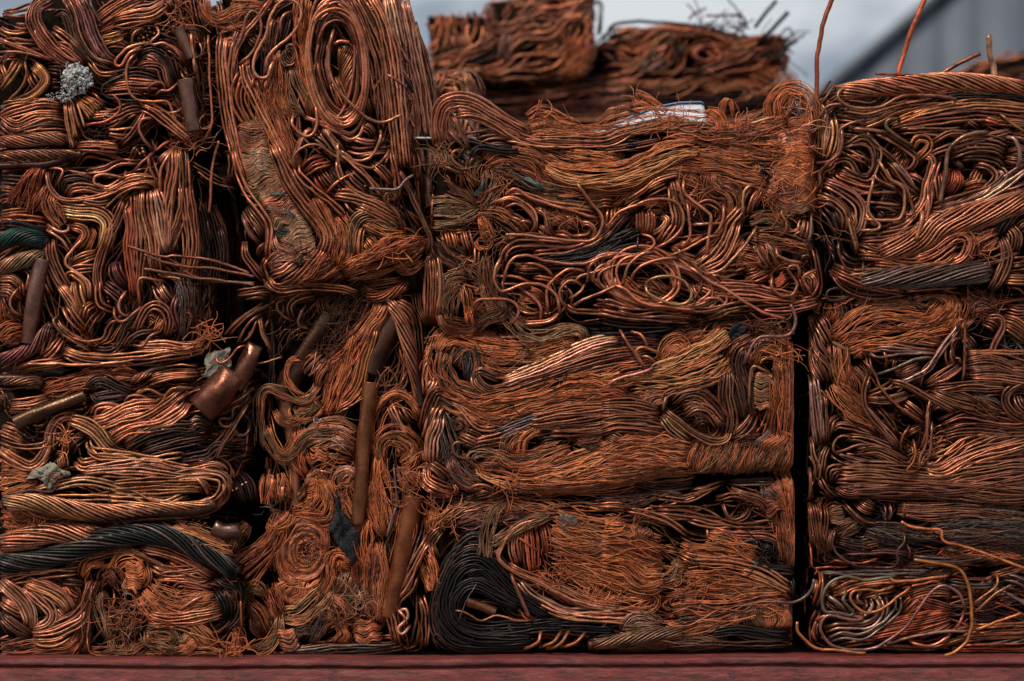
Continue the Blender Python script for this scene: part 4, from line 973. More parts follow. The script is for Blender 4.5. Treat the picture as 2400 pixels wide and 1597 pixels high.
PIPE('1660,370 1560,600 1440,880', 52, 'db', d=-24, lab='fat dark pipe half hidden behind the orange strands')
H('1400,440 1200,640 1010,850 950,1010', 38, 'br', r=1.9, c2='ob')
H('1570,210 1530,330 1440,460 1320,650 1230,860 1140,1060 1060,1280', 64, 'or', r=2.2, wp=(.5, .8, 1, 1, .7), amp=.8, c2='ob'); W('1590,220 1540,340 1450,460 1380,600', 26, 'ob', r=3.6); W('1480,430 1440,600 1380,800 1330,1000 1160,1210', 26, 'or', r=3.4); W('1300,480 1250,700 1200,900 1100,1120', 26, 'or', r=3.2)
W('1400,1000 1300,1130 1180,1200 1100,1260', 16, 'or', r=3.2)
H('840,740 710,770 670,900 730,1020 840,1090', 18, 'or', r=2); H('830,880 900,800 1000,720', 40, 'ob', c2='cp'); H('440,1600 430,1250 470,1030 620,1050 800,1130 900,1100 970,1000', 20, 'ol', r=2, c2='ob', raw=True, d=12); H('560,1220 640,1310 760,1320 930,1170', 26, 'ob', c2='ta'); H('740,1190 760,1260 900,1240 1000,1150', 40, 'or', c2='ol'); H('780,1380 800,1480 790,1560', 24, 'or')
W('1600,200 1700,350 1770,550 1840,800 1890,1050 1910,1200', 36, 'cu', r=4.0, tw=.25); W('1640,220 1780,310 1860,450', 30, 'ob', r=3.6); W('1780,240 1860,420 1890,650 1900,850', 20, 'br', r=3.6)
W('1350,100 1480,170 1620,160 1800,50', 30, 'rd', r=3.6, tw=.5, raw=True, d=0); W('1400,70 1550,60 1750,30', 24, 'ob', raw=True, d=-8)
for q in range(7): S('%d,%d %d,%d %d,%d' % (1820 + q * 25, 150 - q * 8, 1850 + q * 22, 300, 1920 + q * 26, 440), 2.6, 'br', raw=True, d=-30)
S('1240,1190 1400,1100 1490,1030 1550,900 1620,820', 2.6, 'br', raw=True, d=18, free='both'); X(1620, 1000, 120, 30, 1.1, 'br', d=0)
PIPE('1450,965 1420,1250 1385,1540 1330,2270', 37, 'p3', d=8, wp=(1, 1, 1, .75), lab='long straight copper pipe standing upright in the bale')
H('1500,1560 1500,1350 1560,1200 1680,1110 1820,1190 1890,1310', 22, 'or', r=1.9, raw=True, d=8); W('1610,1150 1690,1320 1790,1500', 18, 'cu', r=3.8); W('1700,1180 1800,1350', 14, 'br'); H('1640,1110 1720,1080 1780,1045', 18, 'or', free='end'); S('1700,1030 1730,960 1770,870', 3, 'br'); S('900,1110 1000,1200 1030,1240', 2, 'br')
TUFT(970, 1305, 30, 8); S('940,1260 930,1320 970,1340 1010,1290 1060,1360', 2, 'pg', raw=True, d=22)
frame(500, 1000)
H('460,0 520,160 640,290 740,250 850,120 1000,60 1200,40', 34, 'ol', r=1.9, c2='or', raw=True, d=12); H('830,170 950,90 1120,60 1310,140', 62, 'cp', r=1.7, c2='ob', wp=(.6, 1, 1, .9)); H('1000,170 1150,180 1290,240', 50, 'or', c2='cp'); H('780,180 800,320 880,440', 36, 'ob', c2='or'); M('970,200 980,320', 46, 'or', amp=5); X(1050, 380, 90, 50, 1.2, 'ob', ry=60); S('940,390 1010,410 1090,430', 3, 'cp')
PATCH('copper_foil', '930,385 960,400 880,520 850,620 790,690 760,640 820,540 860,450', plain('rusty_copper_foil', (0.22, 0.075, 0.03), 0.5, 50, .5, 1.4, .5, .6), 12, 3)
H('870,440 960,500 990,640 900,760 740,830', 46, 'or', r=1.8, amp=3); M('930,480 930,660', 38, 'or', amp=4); H('1020,480 1070,620 1100,740 1050,860 880,850 720,840', 42, 'or', c2='ob', amp=2.4); H('1150,560 1180,450 1260,430 1290,540', 30, 'cp'); X(1220, 560, 80, 50, 1.1, 'ob'); H('1160,600 1230,720 1290,830', 18, 'ob', free='end')
H('490,440 475,600 465,720', 24, 'ob', free='end'); H('570,440 600,570 620,700', 40, 'or', c2='ob'); W('640,500 645,660', 8, 'cu', free='end'); X(540, 740, 70, 20, 1.6, 'te', d=12, ry=30); X(580, 620, 30, 10, 1.6, 'nv', d=12); S('430,740 500,730 620,770', 1.8, 'gy', raw=True, d=16)
H('660,790 590,980 470,1150 240,1350', 56, 'ob', r=1.9, wp=(.5, .8, 1, 1.3), free='end', c2='or', raw=True, d=6); H('480,900 560,930 660,870 700,790', 24, 'or')
HL(850, 1150, 220, 270, 0, 150, 1.8, 'ob'); HL(850, 1130, 120, 170, 0, 60, 1.8, 'or', inner=.25, d=6); H('700,960 820,890 950,930 1010,1040', 26, 'or', c2='pu'); X(900, 1140, 110, 40, 1.6, 'br')
PATCH('black_rag', '1130,560 1160,700 1240,850 1340,960 1345,1090 1280,1270 1215,1190 1110,1020 1055,910 1110,830 1120,700', MAT_RAG, 18, 4, lab='black rag hanging among the orange strands')
H('1560,360 1540,180 1620,85 1730,110 1830,200 1760,330', 38, 'ob', c2='or', wp=(.5, .8, 1, 1, 1)); H('1510,250 1540,500 1600,750 1610,980', 50, 'or', c2='ob', wp=(.3, .9, 1, .7)); H('1480,480 1450,680 1530,900 1590,1000', 26, 'or'); H('1430,830 1390,1050 1420,1320', 30, 'or', c2='ob', wp=(.3, 1, 1, .8)); H('1500,1060 1520,1250 1500,1500 1470,1800', 46, 'ob', c2='br', wp=(.3, 1, 1, 1)); H('1900,200 1800,290 1730,350', 30, 'or'); H('1740,360 1800,480 1900,560', 40, 'ob'); X(1830, 400, 120, 60, 1.1, 'ob'); H('1920,230 2050,350 2180,470', 30, 'ob', raw=True, d=6); S('1660,350 1680,550 1690,700 1650,850 1610,1000', 3.2, 'gy')
PIPE('1835,640 1790,930 1720,1250 1640,1610 1600,1750', 42, 'p4', d=3, wp=(1.1, 1.1, 1, .7), lab='reddish pipe with a split top leaning at the right of the orange bale'); X(1850, 640, 60, 24, 1.3, 'ob', d=22); H('1870,640 1800,900 1730,1200 1660,1500', 16, 'ob', c2='or', d=20, raw=True); H('1790,620 1740,900 1690,1150', 12, 'ob', d=18, raw=True); H('1430,180 1380,420 1400,600', 9, 'ob', d=26, raw=True); S('1590,640 1660,730 1690,760', 2, 'br')
W('1960,800 1900,1050 1820,1280 1720,1520', 14, 'pg', r=4); S('1690,700 1640,860 1600,1020', 3.6, 'gy', raw=True, d=16); H('1650,950 1690,850 1720,780', 20, 'or'); H('1930,1250 2000,1380 2050,1500', 34, 'or', free='end', raw=True, d=-6)
frame(500, 1197)
W('1990,250 1840,500 1740,700 1620,860 1640,1000 1690,1230', 22, 'cu', r=4.3, raw=True, d=14); W('1870,560 1820,720 1700,850 1690,1020 1740,1230', 14, 'br', r=4.2, raw=True, d=8); W('1900,780 1950,950 1945,1260', 20, 'cu', r=3.8, raw=True, d=-4); W('1880,760 1890,1000 1830,1250', 16, 'br', r=3.8, raw=True, d=-6); S('1700,930 1770,900 1790,980 1700,1080 1740,1130 1810,1060', 5, 'cp'); S('1690,900 1750,960 1780,1050', 5, 'cu'); W('1960,300 1980,600 1990,900 2000,1250', 20, 'db', raw=True, d=-40)
H('600,620 750,700 880,730 1030,600', 26, 'or', c2='ob'); H('640,960 800,930 950,800 1060,690', 46, 'ta', c2='ol'); M('620,680 760,740 860,800', 70, 'or', amp=8, c2='ob'); M('1390,1010 1430,1200', 66, 'or', amp=6, c2='ob'); M('820,980 840,1140', 50, 'or', amp=6, c2='db'); M('660,1090 720,1270', 50, 'ob', amp=6, c2='br'); H('880,1220 1000,1050 1090,850', 30, 'gy', c2='br'); H('1060,820 1130,900 1200,1080', 60, 'ob', c2='br'); H('1100,560 1150,420 1230,480 1280,520', 50, 'or', c2='ob'); H('1270,560 1220,700 1120,760', 44, 'ol', c2='br'); M('1120,1100 1250,1120', 60, 'ob', amp=5); X(1230, 900, 200, 120, 1.4, 'br', ry=160); X(1300, 760, 90, 40, 1.4, 'ol'); H('1350,700 1420,860 1440,980', 40, 'ol', c2='cp'); S('1520,610 1560,570 1600,580', 7, 'ye'); H('1540,760 1600,700', 14, 'or'); H('1500,300 1480,500 1470,760 1500,930', 44, 'ob', c2='pu'); H('1000,130 1040,300 1030,420', 20, 'ob'); X(950, 1050, 90, 20, 1.4, 'te'); H('1340,420 1330,600 1420,700', 22, 'rd')
H('1060,430 1060,600 1000,720 880,760', 22, 'ob', c2='or')
W('700,1310 1000,1275 1400,1255 1700,1240', 20, 'gy', r=3.8); W('1250,1310 1500,1290 1750,1260', 12, 'ol', r=3.6); H('640,1310 720,1290 760,1270', 14, 'ol')
H('330,860 310,740 400,690 490,790', 20, 'ol', r=1.9, raw=True, d=0); H('310,850 430,980 490,1150', 34, 'ob', c2='br', raw=True, d=-6); H('600,950 585,1100 490,1240 350,1300', 28, 'ta', c2='ol', raw=True, d=6); H('400,900 450,1050 500,1180', 60, 'br', raw=True, d=-20); H('500,680 560,850 590,1000', 40, 'rd', c2='ob')
fill(100, ('br', 'ob', 'db'), (3.2, 4.2), 330, ('ob', 'or', 'br'), dmax=-3); side_faces('lr', 60)

# ------------------------------------------------------------------ B1: tall tilted bale
bale('B1', [(508, -90), (915, -90), (945, 100), (972, 330), (985, 520), (990, 575), (900, 610), (800, 655), (700, 672), (640, 668), (600, 590), (572, 480), (535, 350), (508, 200), (500, 60)], 'tall tilted bale at upper left of centre with a big oval coil of wire', -0.02)
frame(450, 0)
W('1900,-60 1960,300 2020,600 2080,900 2120,1230', 50, 'cp', d=-110, raw=True, r=4.4); W('1980,100 2080,450 2150,760 2200,1050', 34, 'br', d=-190, raw=True); H('1960,820 1990,1100 2030,1560', 30, 'ob', d=-60, raw=True, c2='br'); X(1960, 850, 60, 40, 1.3, 'dk', d=-40, ry=300); S('1760,670 1850,720 1960,800', 4.6, 'br', raw=True, d=8); W('1880,720 1960,770 2000,850', 20, 'dk', d=-16, raw=True)
W('50,60 110,200 130,330', 20, 'db', raw=True, d=-40)
W('280,330 265,600 290,850 330,1100 400,1400 470,1660', 34, 'cu', r=4.4); W('400,330 350,500 335,700 370,960', 24, 'cu', r=4.4); W('440,240 380,500 370,800', 20, 'br')
W('640,300 700,500 690,800', 36, 'db'); W('520,320 560,370 620,420', 26, 'br'); W('760,150 720,400 690,660', 24, 'br'); W('880,120 840,300 800,420', 26, 'db'); W('600,700 680,900 780,1150', 30, 'br')
W('500,700 450,900 510,1060 580,1180', 24, 'or', r=4.2); W('460,640 400,800 400,950 480,1100 575,1190', 16, 'cu', r=4.4); W('590,1030 600,1110 560,1190', 10, 'cu')
W('480,540 500,700 570,860 700,1120 810,1330 930,1560', 30, 'cu', r=4.2); W('740,1000 800,1150 850,1350 900,1560', 20, 'br')
H('110,-20 140,130 260,190 430,100 660,80', 30, 'ob', c2='ol', raw=True, d=4); H('250,330 390,280 560,230', 22, 'ob', raw=True, d=2); X(390, 180, 110, 36, 1.2, 'ob', d=4); H('350,0 480,40 660,90', 30, 'ob', raw=True, d=0); W('230,0 270,150 280,300', 12, 'br', raw=True, d=-10)
H('1010,-40 1000,200 985,380 1010,550 1060,700 1110,900 1080,1060', 42, 'or', r=1.9, c2='ob', wp=(1, .9, .8, 1, .6)); H('800,450 770,700 830,950 900,1120', 44, 'or', c2='ob', r=1.9); HL(900, 510, 70, 100, 0, 40, 1.8, 'ol'); H('930,600 960,750 1030,900 1110,1070', 54, 'ol', c2='ob', r=1.9); H('850,870 900,980 1000,1010', 20, 'ol')
H('740,680 700,950 780,1150 860,1350 970,1580', 62, 'ob', c2='or', r=2.0)
S('430,600 560,480 640,300 620,160 560,110 500,180 460,330 400,480', 4.8, 'cu'); W('740,-20 620,150 480,320 400,520 390,720', 12, 'cu', r=4.6); S('690,680 700,560 760,470 900,350 980,250 1012,130 970,40 880,10 790,60 720,180 690,330 590,520 570,640 620,720 700,715 730,620 760,560', 5, 'cu', d=16); S('820,330 820,200 860,130 920,105', 4.6, 'cu'); S('770,560 720,720 680,860', 4.2, 'br'); S('560,860 560,760 580,700', 4.2, 'br')
W('1400,420 1440,700 1500,920', 46, 'ob', r=3.6, tw=-.7, d=-12); W('1300,700 1380,900 1440,1020', 40, 'cu', d=-10); W('1230,350 1200,600 1260,850', 36, 'br', d=-8)
W('1480,-40 1600,200 1720,500 1770,800 1800,1150', 50, 'br', r=4.2); W('1620,-40 1720,150 1800,400 1850,700 1880,950 1900,1200 1940,1560', 46, 'cu', r=4.2); W('1560,90 1650,85 1730,110 1770,170', 10, 'cu', r=4.4); W('1760,160 1790,260', 10, 'br'); W('1800,-40 1850,200 1900,420', 30, 'cp', r=4); W('1560,560 1620,800 1660,1050', 30, 'br')
L(1335, 590, 262, 555, -5, 9, 4.9, 'cu', .055, d=8, dspread=16); L(1350, 600, 190, 450, -5, 4, 4.7, 'br', .08, d=4, dspread=10); L(1310, 600, 180, 500, 4, 2, 4.7, 'cu', .06, d=6)
S('1310,290 1265,480 1280,700 1400,900 1600,1080 1760,1135 1935,1070', 4.9, 'cu', d=26, free='end'); S('1310,415 1370,385 1450,400', 5, 'cu', d=14, free='both')
W('1680,440 1740,640 1660,830 1720,1000 1750,1230', 18, 'br', r=4.6)
W('1180,1120 1350,1230 1460,1290 1560,1220 1590,1100', 10, 'cu', r=4.6); W('1030,1075 1150,1120 1320,1200 1500,1250', 10, 'cu', r=4.6); S('1230,1180 1350,1400 1500,1480 1640,1450 1730,1290 1735,1200', 4.8, 'cu'); S('1250,1250 1400,1450 1560,1530 1680,1540 1780,1450 1810,1380', 4.8, 'cu'); S('930,1060 930,1160 1030,1250 1110,1240 1155,1130 1135,950', 4.8, 'cu'); S('950,1580 940,1440 1050,1350 1170,1340 1300,1430 1420,1500', 4.8, 'br'); W('910,1520 1000,1290 1080,1190 1120,1230', 10, 'cu', r=4.4); W('1100,1240 1230,1340 1330,1480', 16, 'br', r=4.4); W('1440,1370 1550,1395 1690,1375', 16, 'cu', r=4.4); W('1450,1260 1600,1310 1690,1310', 14, 'cu', r=4.4); W('1520,1440 1680,1410 1800,1390', 12, 'br'); W('1180,1160 1280,1300 1380,1420', 26, 'br'); W('1530,1150 1640,1200 1660,1260', 20, 'br'); S('1780,1240 1740,1330 1700,1360', 4.2, 'db'); S('1340,1300 1350,1450 1340,1580', 5, 'cu')
frame(450, 350)
M('560,-260 570,0 660,250 800,500 930,750 1060,1000', 82, 'ol', r=1.9, amp=9, wp=(.75, .9, 1, 1, 1, .6), c2='br', lay=3, d=4); H('480,330 560,400 640,330', 24, 'ol'); H('540,90 600,160 720,100', 9, 'pt', d=10); H('700,430 800,400 900,430', 9, 'pt', d=10); H('700,680 820,780 960,760', 12, 'pt', d=10); H('800,560 900,600 980,680', 8, 'pt', d=10); H('500,60 560,30 640,60', 8, 'pt', d=10); M('760,620 820,720', 60, 'br', amp=9, d=8, c2='ol')
W('370,0 440,250 530,430 690,650 715,800 690,1000', 16, 'cu', r=4.4); W('480,530 600,680 680,800', 36, 'br', d=-14); W('450,600 520,760 620,880', 8, 'br', raw=True, d=-8); S('600,970 620,900 690,855', 4.6, 'br', raw=True, d=0); W('480,850 490,980 560,1080 650,1190', 20, 'br', raw=True, d=-6); W('290,30 330,30 350,130 340,220 370,300', 14, 'br', raw=True, d=-30); W('500,700 520,850', 20, 'db', d=-30, raw=True)
W('960,130 980,230 1150,390 1300,510 1430,640', 16, 'cu', r=4.5); W('1340,70 1350,200 1420,330 1560,420 1760,490', 10, 'cu', r=4.6); S('1240,400 1350,300 1430,250 1510,215', 4.5, 'cu'); W('1320,0 1500,150 1640,280 1770,450', 12, 'cu', r=4.6); W('1000,200 1100,110 1220,70', 18, 'rd', r=4.2); W('1040,240 1150,170 1280,125', 14, 'cu', r=4.2); W('1130,230 1200,340 1260,390', 14, 'rd'); W('1180,200 1260,300 1330,380', 18, 'br'); W('1420,200 1500,300 1620,400', 30, 'br'); W('1260,180 1340,300 1440,420', 30, 'db')
W('1290,420 1480,440 1700,520 1900,630', 28, 'cu', r=4.3); W('1500,500 1700,580 1910,690', 26, 'cu', r=4.3); W('1650,130 1760,220 1850,340', 24, 'br'); S('1400,490 1460,570 1520,600', 4.4, 'br')
W('1840,0 1860,150 1885,300 1900,480', 14, 'cu', r=4.4); S('1940,740 1890,590 1790,500 1775,430 1840,405 1875,450 1820,475', 4.8, 'br', d=18); S('1635,370 1780,375 1900,370 1960,300 2035,240', 4.8, 'gy', d=22, free='both', raw=True)
W('1880,170 1960,300 2060,520 2150,720 2205,850 2165,965', 12, 'br', r=4.6, raw=True, d=10); W('2040,0 2060,150 2040,260', 16, 'ob', d=-50, raw=True); W('1960,480 2060,700 2100,780', 40, 'dk', d=-40)
W('740,-40 870,250 960,400 1080,560 1200,720 1235,850 1180,990', 32, 'cu', r=4.2); W('900,180 980,330 1090,480', 22, 'br'); H('1090,440 1200,640 1290,800 1350,910', 46, 'or', c2='ob', r=1.9); H('1330,620 1400,760 1380,930 1340,1100', 42, 'ob', c2='or', r=1.9)
H('1560,640 1680,700 1800,740 1920,740', 36, 'ol', c2='ta', r=1.9); W('1470,1010 1465,780 1520,640 1640,595 1750,640 1910,735', 26, 'ol', r=3.2); W('1530,1000 1540,800 1580,690', 20, 'ob', r=3.2); W('1590,820 1640,880 1680,950', 40, 'or', r=3); X(1820, 900, 130, 60, 1.6, 'or', d=0); H('1700,870 1820,900 1930,860', 44, 'or', d=0)
H('1970,790 1840,820 1660,950 1450,1080 1370,1130', 26, 'or', c2='ob', r=2); H('2170,830 1920,950 1660,1060 1390,1140', 62, 'ob', c2='or', r=2.0, wp=(.35, 1, 1, .5)); H('2100,1000 2000,1080 1850,1050', 24, 'ob'); 
W('660,1150 700,1250 850,1265 1000,1180 1150,1000 1235,860', 20, 'cu', r=4); W('690,1000 650,1080 700,1230 830,1290', 14, 'cu', r=4.4); H('700,1080 830,1010 970,990', 44, 'cp', c2='br'); H('760,780 800,900 960,970', 28, 'cp'); W('720,1160 850,1120 970,1020', 20, 'cu'); W('800,1190 900,1130 980,1060', 20, 'br'); H('1050,1190 1180,1090 1310,990', 56, 'br', c2='ob'); H('960,1180 1120,1130 1230,900', 26, 'ob'); H('1050,1220 1200,1210 1370,1130', 36, 'ob', c2='br'); X(1040, 1010, 70, 24, 1.6, 'dk', d=8)
W('680,1190 800,1285 1000,1265 1200,1270 1400,1290 1510,1325', 20, 'ob', r=3.6, raw=True, d=-6); H('880,1260 960,1200 1060,1260', 24, 'ob', raw=True, d=4)
fill(230, ('br', 'cu', 'db'), (3.6, 4.6), 60); side_faces('lrt', 90, ('cu', 'cp', 'br', 'ob'))

# ------------------------------------------------------------------ C3
bale('C3', [(1002, 1180), (1200, 1172), (1500, 1160), (1866, 1120), (1870, 1340), (1868, 1520), (1400, 1528), (1004, 1530)], 'bottom centre bale with a loop of black cable at its left end', 0.0)
frame(950, 1050)
W('160,550 300,490 600,470 720,470', 18, 'db'); W('300,720 450,580 700,480 900,480', 34, 'br', r=3.4); W('290,780 340,650 500,560 720,540', 20, 'cu', r=3.6); H('450,690 700,620 1000,590 1220,600', 44, 'br', c2='pg'); H('900,500 1100,520 1300,550 1420,600', 24, 'ob'); X(350, 600, 120, 60, 1.4, 'or', ry=60); W('330,730 250,820 220,900 300,1050', 30, 'br', r=3.6); H('150,900 220,1100 260,1320', 34, 'or', free='end'); H('220,580 220,700 210,800', 22, 'or')
W('1030,690 1000,900 1040,1080', 34, 'cu', r=3.8); W('1130,720 1150,950 1170,1160', 38, 'rd', r=3.6); W('1250,700 1280,850 1290,1000', 30, 'rd', r=3.6); S('1010,800 1120,880 1230,960', 4.6, 'rd'); S('880,660 930,700 970,740', 4, 'br')
H('1320,680 1600,790 1900,840 2352,950', 86, 'or', r=2.0, c2='ob', amp=1.2); H('1350,950 1700,1000 2000,1050 2352,1180', 84, 'or', r=2.0, c2='ob', amp=1.2); H('1330,800 1450,880 1700,930 2100,980', 60, 'or', r=2.0, c2='pg', amp=1.2); H('1400,1060 1700,1150 2000,1260 2300,1300', 64, 'or', r=1.9, c2='ob'); H('1550,1360 1800,1450 2100,1480 2300,1420', 46, 'ob', c2='or'); X(1850, 1330, 230, 120, 1.3, 'ob', ry=130); X(1350, 1150, 180, 80, 1.3, 'ob', ry=120); HL(2260, 1420, 100, 100, 0, 30, c='ob'); H('1600,1100 1750,1200 1800,1300', 40, 'ob', c2='db')
W('1290,650 1100,700 960,780 855,960 880,1050 1000,1130 1200,1220 1400,1330 1600,1420 1870,1480', 9, 'cu', r=4.4, d=14); W('920,1090 1100,1180 1300,1260 1500,1350 1700,1440 2020,1480', 30, 'cu', r=3.8); W('1180,1150 1350,1280 1500,1400', 20, 'cu', r=3.4)
H('930,490 810,560 740,750 720,1000', 26, 'ol', r=1.8, wp=(.7, .8, 1, 1.1), free='end', d=18); H('1330,620 1100,700 900,830 780,900', 20, 'ol', r=1.8, wp=(.6, 1, .8, 1.4), free='end', d=18); S('1100,500 1060,640', 2, 'gy')
PATCH('plastic_scrap', '1420,600 1560,620 1590,690 1530,740 1480,790 1430,740 1410,670', plain('clear_plastic_film', (0.10, 0.062, 0.05), 0.3, 80, .6, 1.3, .5), 6, 1.5)
frame(950, 1197)
W('800,260 650,220 540,260 430,400 370,560 330,700', 12, 'dk', r=4.2); W('960,640 830,460 640,350 480,420 390,560 310,800 285,1000 340,1150 500,1250 800,1265 1150,1250', 38, 'dk', r=4.0, d=4, wp=(.9, 1, 1, 1)); W('1350,970 1000,760 800,560 650,470 500,520 410,650 360,850 410,1020 560,1150 800,1190 1200,1180', 42, 'dk', r=4.0, d=7, wp=(.6, 1, 1, 1, .8)); W('1080,900 900,800 700,690 580,690 480,780 440,900 500,1020 700,1090 1000,1080 1300,1050 1500,1050', 38, 'dk', r=4.0, d=5, wp=(.9, 1, 1, 1, .6)); W('900,640 760,560 640,560 540,640', 40, 'dk', d=2); W('1250,1040 1500,1040 1890,1050', 14, 'nv', r=4, free='end'); W('1200,1080 1500,1080 1910,1115', 14, 'nv', r=4, free='end')
W('300,780 270,950 340,1120 430,1275', 16, 'dk', r=4); S('415,1275 320,1160 280,1130 265,1180 300,1270', 4, 'db')
PIPE('570,840 700,880 830,930', 22, 'p2', d=0); S('420,915 520,920 600,960 690,1010 830,960 1000,1000 1180,1010', 3.6, 'ob'); S('480,1040 560,820 670,650', 1.6, 'gy', raw=True, d=24)
W('1030,620 1150,760 1300,850 1500,930 1800,920 1960,940', 22, 'cp', r=4.2); W('1180,820 1400,930 1700,970 2060,985', 24, 'cu', r=4.2); W('1350,960 1600,990 2060,1020', 14, 'br', r=4); S('970,580 1050,760 1135,970', 6, 'br', d=22, free='end')
S('1245,1110 1220,1200 1090,1270', 5.2, 'ob', d=18); S('1430,1110 1350,1200 1240,1255', 5.2, 'ob', d=18); S('1500,1110 1420,1220 1300,1270', 5.2, 'ob', d=18); S('1650,1120 1550,1210 1420,1255', 5.2, 'ob', d=18); S('1150,1040 1150,1130', 2.6, 'ol'); S('1210,1020 1280,1110', 2.6, 'ol')
H('2040,1130 2090,1030 2200,1010 2352,1060', 40, 'br', c2='pg'); W('1680,1240 2000,1190 2352,1130 2600,1120', 36, 'ol', r=3.2, tw=.4); W('1700,1200 2000,1150', 20, 'dk')
frame(1400, 1050)
H('0,500 300,490 600,430 800,470', 24, 'db', r=2); W('500,450 700,475 850,470 1080,360', 12, 'br', r=3.6); W('880,410 1000,380 1180,320', 12, 'br', r=3.6); W('250,560 450,600 650,670 840,810', 14, 'cu', r=3.8); W('550,585 850,605 1100,665 1260,710 1510,705', 14, 'br', r=3.8); W('820,660 1050,720 1300,715', 10, 'br', r=3.8); W('1090,470 1250,435 1460,480', 12, 'br', r=3.8); W('1230,390 1350,440 1500,490 1570,610', 22, 'br', r=3.6); W('1150,500 1190,620 1260,670 1350,640 1405,560', 10, 'br', r=3.8); W('1050,760 1300,800 1550,815 1700,890', 16, 'cu', r=3.6); W('1230,740 1450,750 1660,745', 14, 'br', r=3.4); W('0,530 150,525 300,540', 10, 'cu', r=3.4); W('300,300 600,360 900,330', 26, 'db', r=3.6); W('1220,330 1450,320 1650,310', 16, 'db', r=3.4); X(1320, 580, 80, 30, 2, 'br', d=-14)
H('1600,260 1680,480 1720,700 1760,900 1780,1080', 40, 'ob', c2='br', amp=4); H('1700,230 1750,450 1790,700 1800,900 1800,1090', 44, 'ob', c2='or', amp=4); H('1560,300 1620,480 1660,620', 40, 'br', c2='gy', amp=4); H('1700,650 1720,850 1740,1050', 30, 'ob', c2='or'); M('1600,420 1640,600', 50, 'gy', amp=6, c2='br'); H('1000,800 1150,820 1300,880', 30, 'ob'); S('1010,740 1015,830', 4, 'ta')
H('760,920 1000,960 1250,1000 1470,1070', 36, 'ob', c2='or'); H('1000,830 1200,880 1450,1040', 50, 'or', c2='ob'); W('760,970 900,1020 1250,1045 1500,1110 1780,1290', 22, 'cu', r=3.8); W('1280,1120 1500,1190 1760,1320', 18, 'cu', r=3.8, free='end'); W('1380,1040 1600,1110 1720,1120 1840,1140', 20, 'dk', r=4); W('1770,1190 1830,1290 1810,1420', 16, 'dk', r=4.2); W('1480,880 1600,900 1600,1040', 20, 'dk'); HL(1390, 890, 90, 45, 0, 24, c='gy'); X(1560, 990, 80, 20, 2.2, 'dk')
H('0,880 300,910 600,1010', 60, 'ob', c2='or', r=1.9); H('60,720 200,730 260,720', 34, 'or'); M('300,760 400,800 480,830', 40, 'ob', amp=5, c2='br'); H('0,1050 250,1090 420,1220 620,1200', 64, 'or', c2='ob', r=1.9); H('700,1030 740,1080 680,1180 560,1230', 24, 'ol'); H('780,1150 1100,1170 1380,1200 1500,1290', 60, 'ob', c2='or', r=1.9); H('900,1240 1150,1290 1450,1310 1740,1320', 50, 'or', c2='br'); H('650,1440 900,1400 1200,1410 1500,1350 1740,1340', 70, 'ob', c2='br', r=1.9); HL(740, 1420, 120, 70, 0, 40, c='br'); X(1000, 1250, 300, 60, 1.4, 'or', ry=90); X(900, 1090, 120, 20, 1.4, 'te', ry=40)
W('950,1570 1250,1490 1560,1400', 22, 'dk', r=4.2); W('700,1560 850,1590 1000,1570', 16, 'nv'); S('1640,1412 1780,1410 1880,1370 1955,1300 1985,1200', 5, 'gy', raw=True, d=16, free='both')
frame(1400, 1197)
H('1450,880 1600,850 1780,900', 50, 'br', c2='ob'); M('1250,960 1450,960 1780,960', 60, 'ob', amp=6, c2='br'); H('600,1080 900,1060 1200,980 1500,900', 40, 'ob', c2='br', r=1.9); H('200,1120 500,1130 800,1200 1200,1220', 40, 'ol', c2='br', r=1.9); W('600,1250 900,1230 1300,1240 1750,1230', 20, 'db'); W('1000,1130 1300,1100 1600,1140 1750,1150', 24, 'dk'); PATCH('metal_flake', '1480,850 1700,840 1790,930 1720,1080 1560,1100 1490,1000', plain('brown_metal_flake', (0.16, 0.09, 0.06), .45, 40, .4, 1.4, .7, .6), 6, 3); H('100,1250 400,1230 700,1240', 30, 'br')
fill(100, ('br', 'cu', 'db'), (3.2, 4.2), 330, ('ob', 'or', 'br'), dmax=-3); side_faces('lr', 60)

# ------------------------------------------------------------------ C2
bale('C2', [(992, 805), (1060, 785), (1300, 778), (1500, 772), (1700, 755), (1862, 748), (1868, 900), (1862, 1095), (1760, 1112), (1560, 1112), (1400, 1150), (1150, 1165), (1000, 1160), (985, 1000)], 'middle centre bale with broad orange strand bands and a dark slot below', 0.0)
frame(950, 700)
W('160,390 300,360 420,350', 16, 'br'); W('1650,300 2000,310 2352,295', 14, 'dk'); W('1700,400 2000,370 2352,390', 36, 'db', r=3.8); W('1900,460 2150,440 2400,460', 30, 'db', r=3.8)
W('1000,800 1300,700 1600,600 1900,520 2250,470', 44, 'br', r=3.9); W('1650,680 1900,620 2260,580', 30, 'br', r=3.9); W('1560,720 1800,690 2000,690', 16, 'br'); W('870,780 1100,690 1400,560 1700,420 2000,360', 32, 'cp', r=4.0)
H('700,540 900,600 1150,560 1400,470', 66, 'ob', c2='or', r=1.9, amp=2); H('290,500 400,360 560,370 800,440 1050,450 1300,420 1560,360', 58, 'or', c2='ob', r=1.9, amp=1.6, wp=(.6, 1, 1, 1, .8)); H('440,600 560,480 620,560 600,760', 40, 'ob', c2='gy'); HL(1560, 370, 90, 80, 0, 34, c='ob'); X(1100, 470, 130, 18, 1.8, 'nv', d=14, ry=50); X(700, 500, 110, 22, 1.8, 'nv', d=14); X(960, 1000, 90, 14, 1.8, 'nv', d=16)
